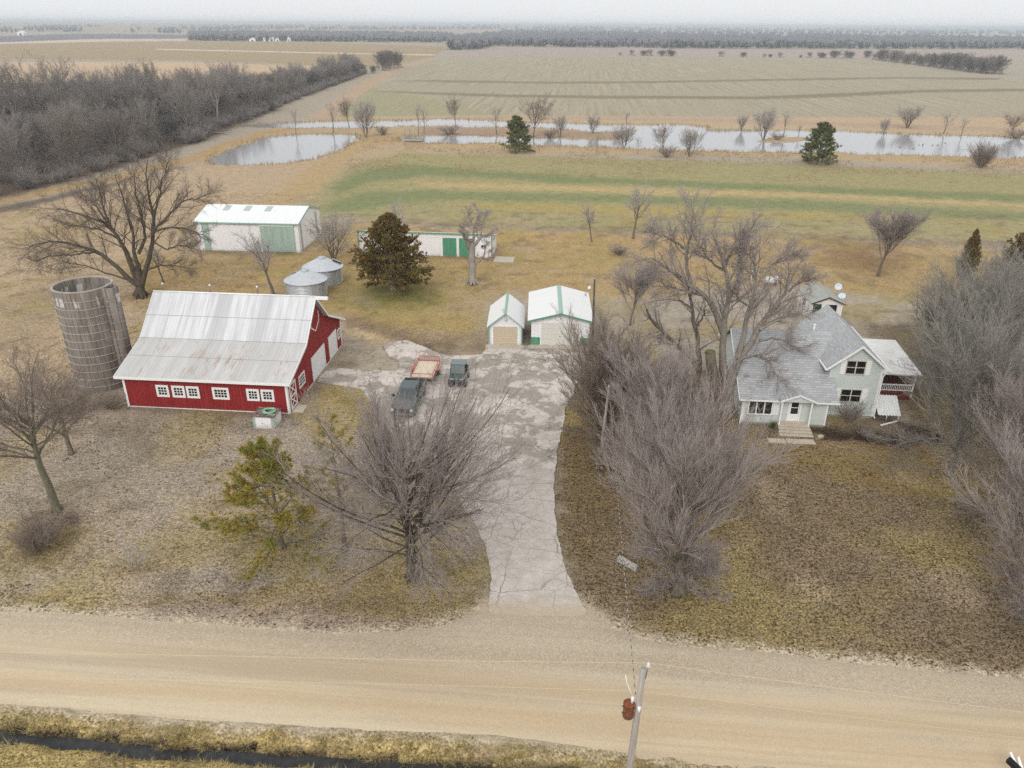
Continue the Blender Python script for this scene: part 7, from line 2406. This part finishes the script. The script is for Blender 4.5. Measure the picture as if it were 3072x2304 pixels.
# ------------------------------------------------------------------ distant buildings
def far_house(px, py, w_, d_, h_, rise, label, roofc, cat='farm building', name='distant_building', rz=0.0):
    b_ = G(px, py)
    e = empty(name, b_, rz, label, cat)
    MB().prism([(0, 0), (w_, 0), (w_, h_), (w_ / 2, h_ + rise), (0, h_)], 'y', 0, d_).build('wall', M_WHITE, e)
    mb = MB()
    p_ = [(-.4, h_ - .1), (w_ / 2, h_ + rise + .15), (w_ + .4, h_ - .1)]
    mb.prism(p_ + [(a, b - .2) for a, b in p_[::-1]], 'y', -.4, d_ + .4)
    mb.build('roof', m_plain('far_roof', roofc, .6), e)
    MB().box(w_ * .35, w_ * .65, -.06, -.003, 0, h_ * .7).build('door', m_plain('far_door', (70, 70, 72), .6), e)


far_house(748, 124, 11, 9, 3.5, 2.4, 'leftmost white roofed building of the far farm among trees', (226, 228, 230))
far_house(790, 124, 13, 10, 6, 4, 'grey roofed house of the far farm, tallest of its group', (150, 152, 158))
far_house(808, 124, 9, 8, 5, 2, 'white shed just right of the far farm house', (228, 230, 232))
far_house(826, 124.5, 8, 7, 4, 2, 'small white shed at the right of the far farm', (216, 218, 222))
far_house(862, 124.5, 6, 6, 5, 2.5, 'pale little barn standing apart right of the far farm', (206, 196, 192))
far_house(52, 106, 16, 12, 6, 4, 'white barn by the bare dark field at the far left', (232, 232, 232))

# ------------------------------------------------------------------ pond things
db = G(1206, 424, -.1)
dk = empty('wooden_dock', (db[0], db[1], 0), math.radians(-3), 'small weathered wooden fishing dock with posts at the left end of the pond strand', 'dock')
mb = MB()
for k in range(14):
    mb.box(.4 * k, .4 * k + .37, 0, 4.2, .35, .42)
mb.build('deck', M_WOODGREY, dk)
MB().box(0, 5.6, -.08, 0, .12, .42).box(0, 5.6, 4.2, 4.28, .12, .42).build('fascia_board', m_plain('pale_board', (186, 180, 168), .9, 0, .15), dk)
for xx, yy, hh in ((.1, .1, 1.9), (2.0, .1, 1.5), (3.9, .1, 1.5), (5.5, .1, 1.7), (.1, 4.1, 2.2), (1.6, 4.1, 2.6), (3.0, 4.1, 1.9), (5.5, 4.1, 1.8)):
    MB().box(xx - .08, xx + .08, yy - .08, yy + .08, -1.2, hh).build('post', M_WOODGREY, dk)
MB().box(.1, 5.5, .06, .14, 1.05, 1.17).box(.1, 5.5, 4.06, 4.14, 1.2, 1.32).build('rail', M_WOODGREY, dk)
MB().box(.6, 2.6, 2.4, 2.9, .8, .88).box(.7, .8, 2.45, 2.85, .42, .8).box(2.4, 2.5, 2.45, 2.85, .42, .8).box(.6, 2.6, 2.9, 2.98, .9, 1.3).build('bench', M_WOODGREY, dk)
rb = random.Random(8)
mbk = MB()
mbk.lathe([(.001, -.12), (.10, -.10), (.17, 0), (.12, .10), (.001, .13)], n=10, smooth=True)
mbk.v = [Vector((p.x * 1.9, p.y, p.z)) for p in mbk.v]
mbk.tube([(.24, 0, .05), (.30, 0, .2), (.34, 0, .3)], [.06, .045, .05], 6).tube([(.34, 0, .3), (.42, 0, .31), (.48, 0, .28)], [.06, .05, .012], 6)
first = None
for k, (px, py) in enumerate(((2700, 443), (2738, 447), (2756, 436), (2768, 438), (2768, 434), (2798, 437), (2812, 436), (2836, 430))):
    q_ = G(px, py, -.12)
    if first is None:
        first = mbk.build('duck', m_plain('duck_brown', (74, 66, 58), .8, 0, .2, 9))
        o = first
    else:
        o = first.copy()
        COL.objects.link(o)
    o.location, o.rotation_euler = tuple(q_), (0, 0, rb.uniform(0, 6.28))
    tag(o, 'small dark duck floating on the open pond at the right', 'duck', 'ducks on the pond')
for k, (px, py, ln_, a_, lb) in enumerate(((724, 356, 9, .25, 'pale fallen log at the wood edge beside the small pond'), (1352, 403, 6, .15, 'pale drift log on the strand bank right of the dock'), (660, 402, 7, -.5, 'fallen grey trunk at the foot of the left wood'))):
    b_ = G(px, py)
    o = MB().tube([(-ln_ / 2, 0, .15), (0, .1, .3), (ln_ / 2, -.1, .22)], [.26, .22, .09], 8).tube([(ln_ * .1, 0, .3), (ln_ * .3, .8, .9)], [.1, .03], 6).build('fallen_log', BK_PALE)
    o.location, o.rotation_euler = tuple(b_), (0, 0, a_)
    tag(o, lb, 'log')
b_ = G(684, 372)
plant('woodland_tree', W4, b_, 'tall pale-barked bare tree at the wood edge above the small pond', 'tree', BK_PALE, TW_WOOD, None, rz=.5, sc=(.9, .9, 1.0))
bpl = make_tree(201, 17, 5.2, .26, 5.5, 12, (.25, .8), 8, 7, 4, .05, twig_r=.016)
for o in list(bpl): o.materials.append(BK_PALE if o is bpl[0] else TW_WOOD)
for k, (px, py, tp_, lb) in enumerate(((20, 470, 190, 'tall bare tree at the very left frame edge of the wood'), (150, 460, 178, 'tall bare tree in the left wood between two taller ones'), (330, 430, 190, 'tall bare tree over the middle of the left wood'), (420, 420, 205, 'tall bare tree over the wood, behind the huge barn tree'), (80, 470, 160, 'tallest bare tree at the left of the wood, its crown above the others'), (215, 440, 160, 'tall bare tree rising over the wood, second from the left'), (655, 380, 205, 'tall pale-stemmed bare tree over the narrow part of the wood'))):
    b_ = G(px, py)
    hh = AY(px, tp_, b_[1])[2]
    plant('woodland_tree', bpl, b_, lb, 'tree', BK_PALE, TW_WOOD, None, rz=k * 2.0, sc=(hh / 17 * 1.1,) * 2 + (hh / 17,))

# ------------------------------------------------------------------ haze
hb_ = MB().box(-14500, 14500, -90, 16500, -3, 44).build('haze', None)
m = bpy.data.materials.new('pale_haze')
m.use_nodes = True
t = m.node_tree
t.nodes.clear()
o_ = t.nodes.new('ShaderNodeOutputMaterial')
v_ = t.nodes.new('ShaderNodeVolumePrincipled')
v_.inputs['Color'].default_value = (0.80, 0.90, 1.0, 1)
v_.inputs['Density'].default_value = 0.00024
v_.inputs['Anisotropy'].default_value = 0.55
t.links.new(v_.outputs[0], o_.inputs['Volume'])
hb_.data.materials.append(m)
tag(hb_, 'thin pale winter haze over the whole plain', 'haze', kind='stuff')
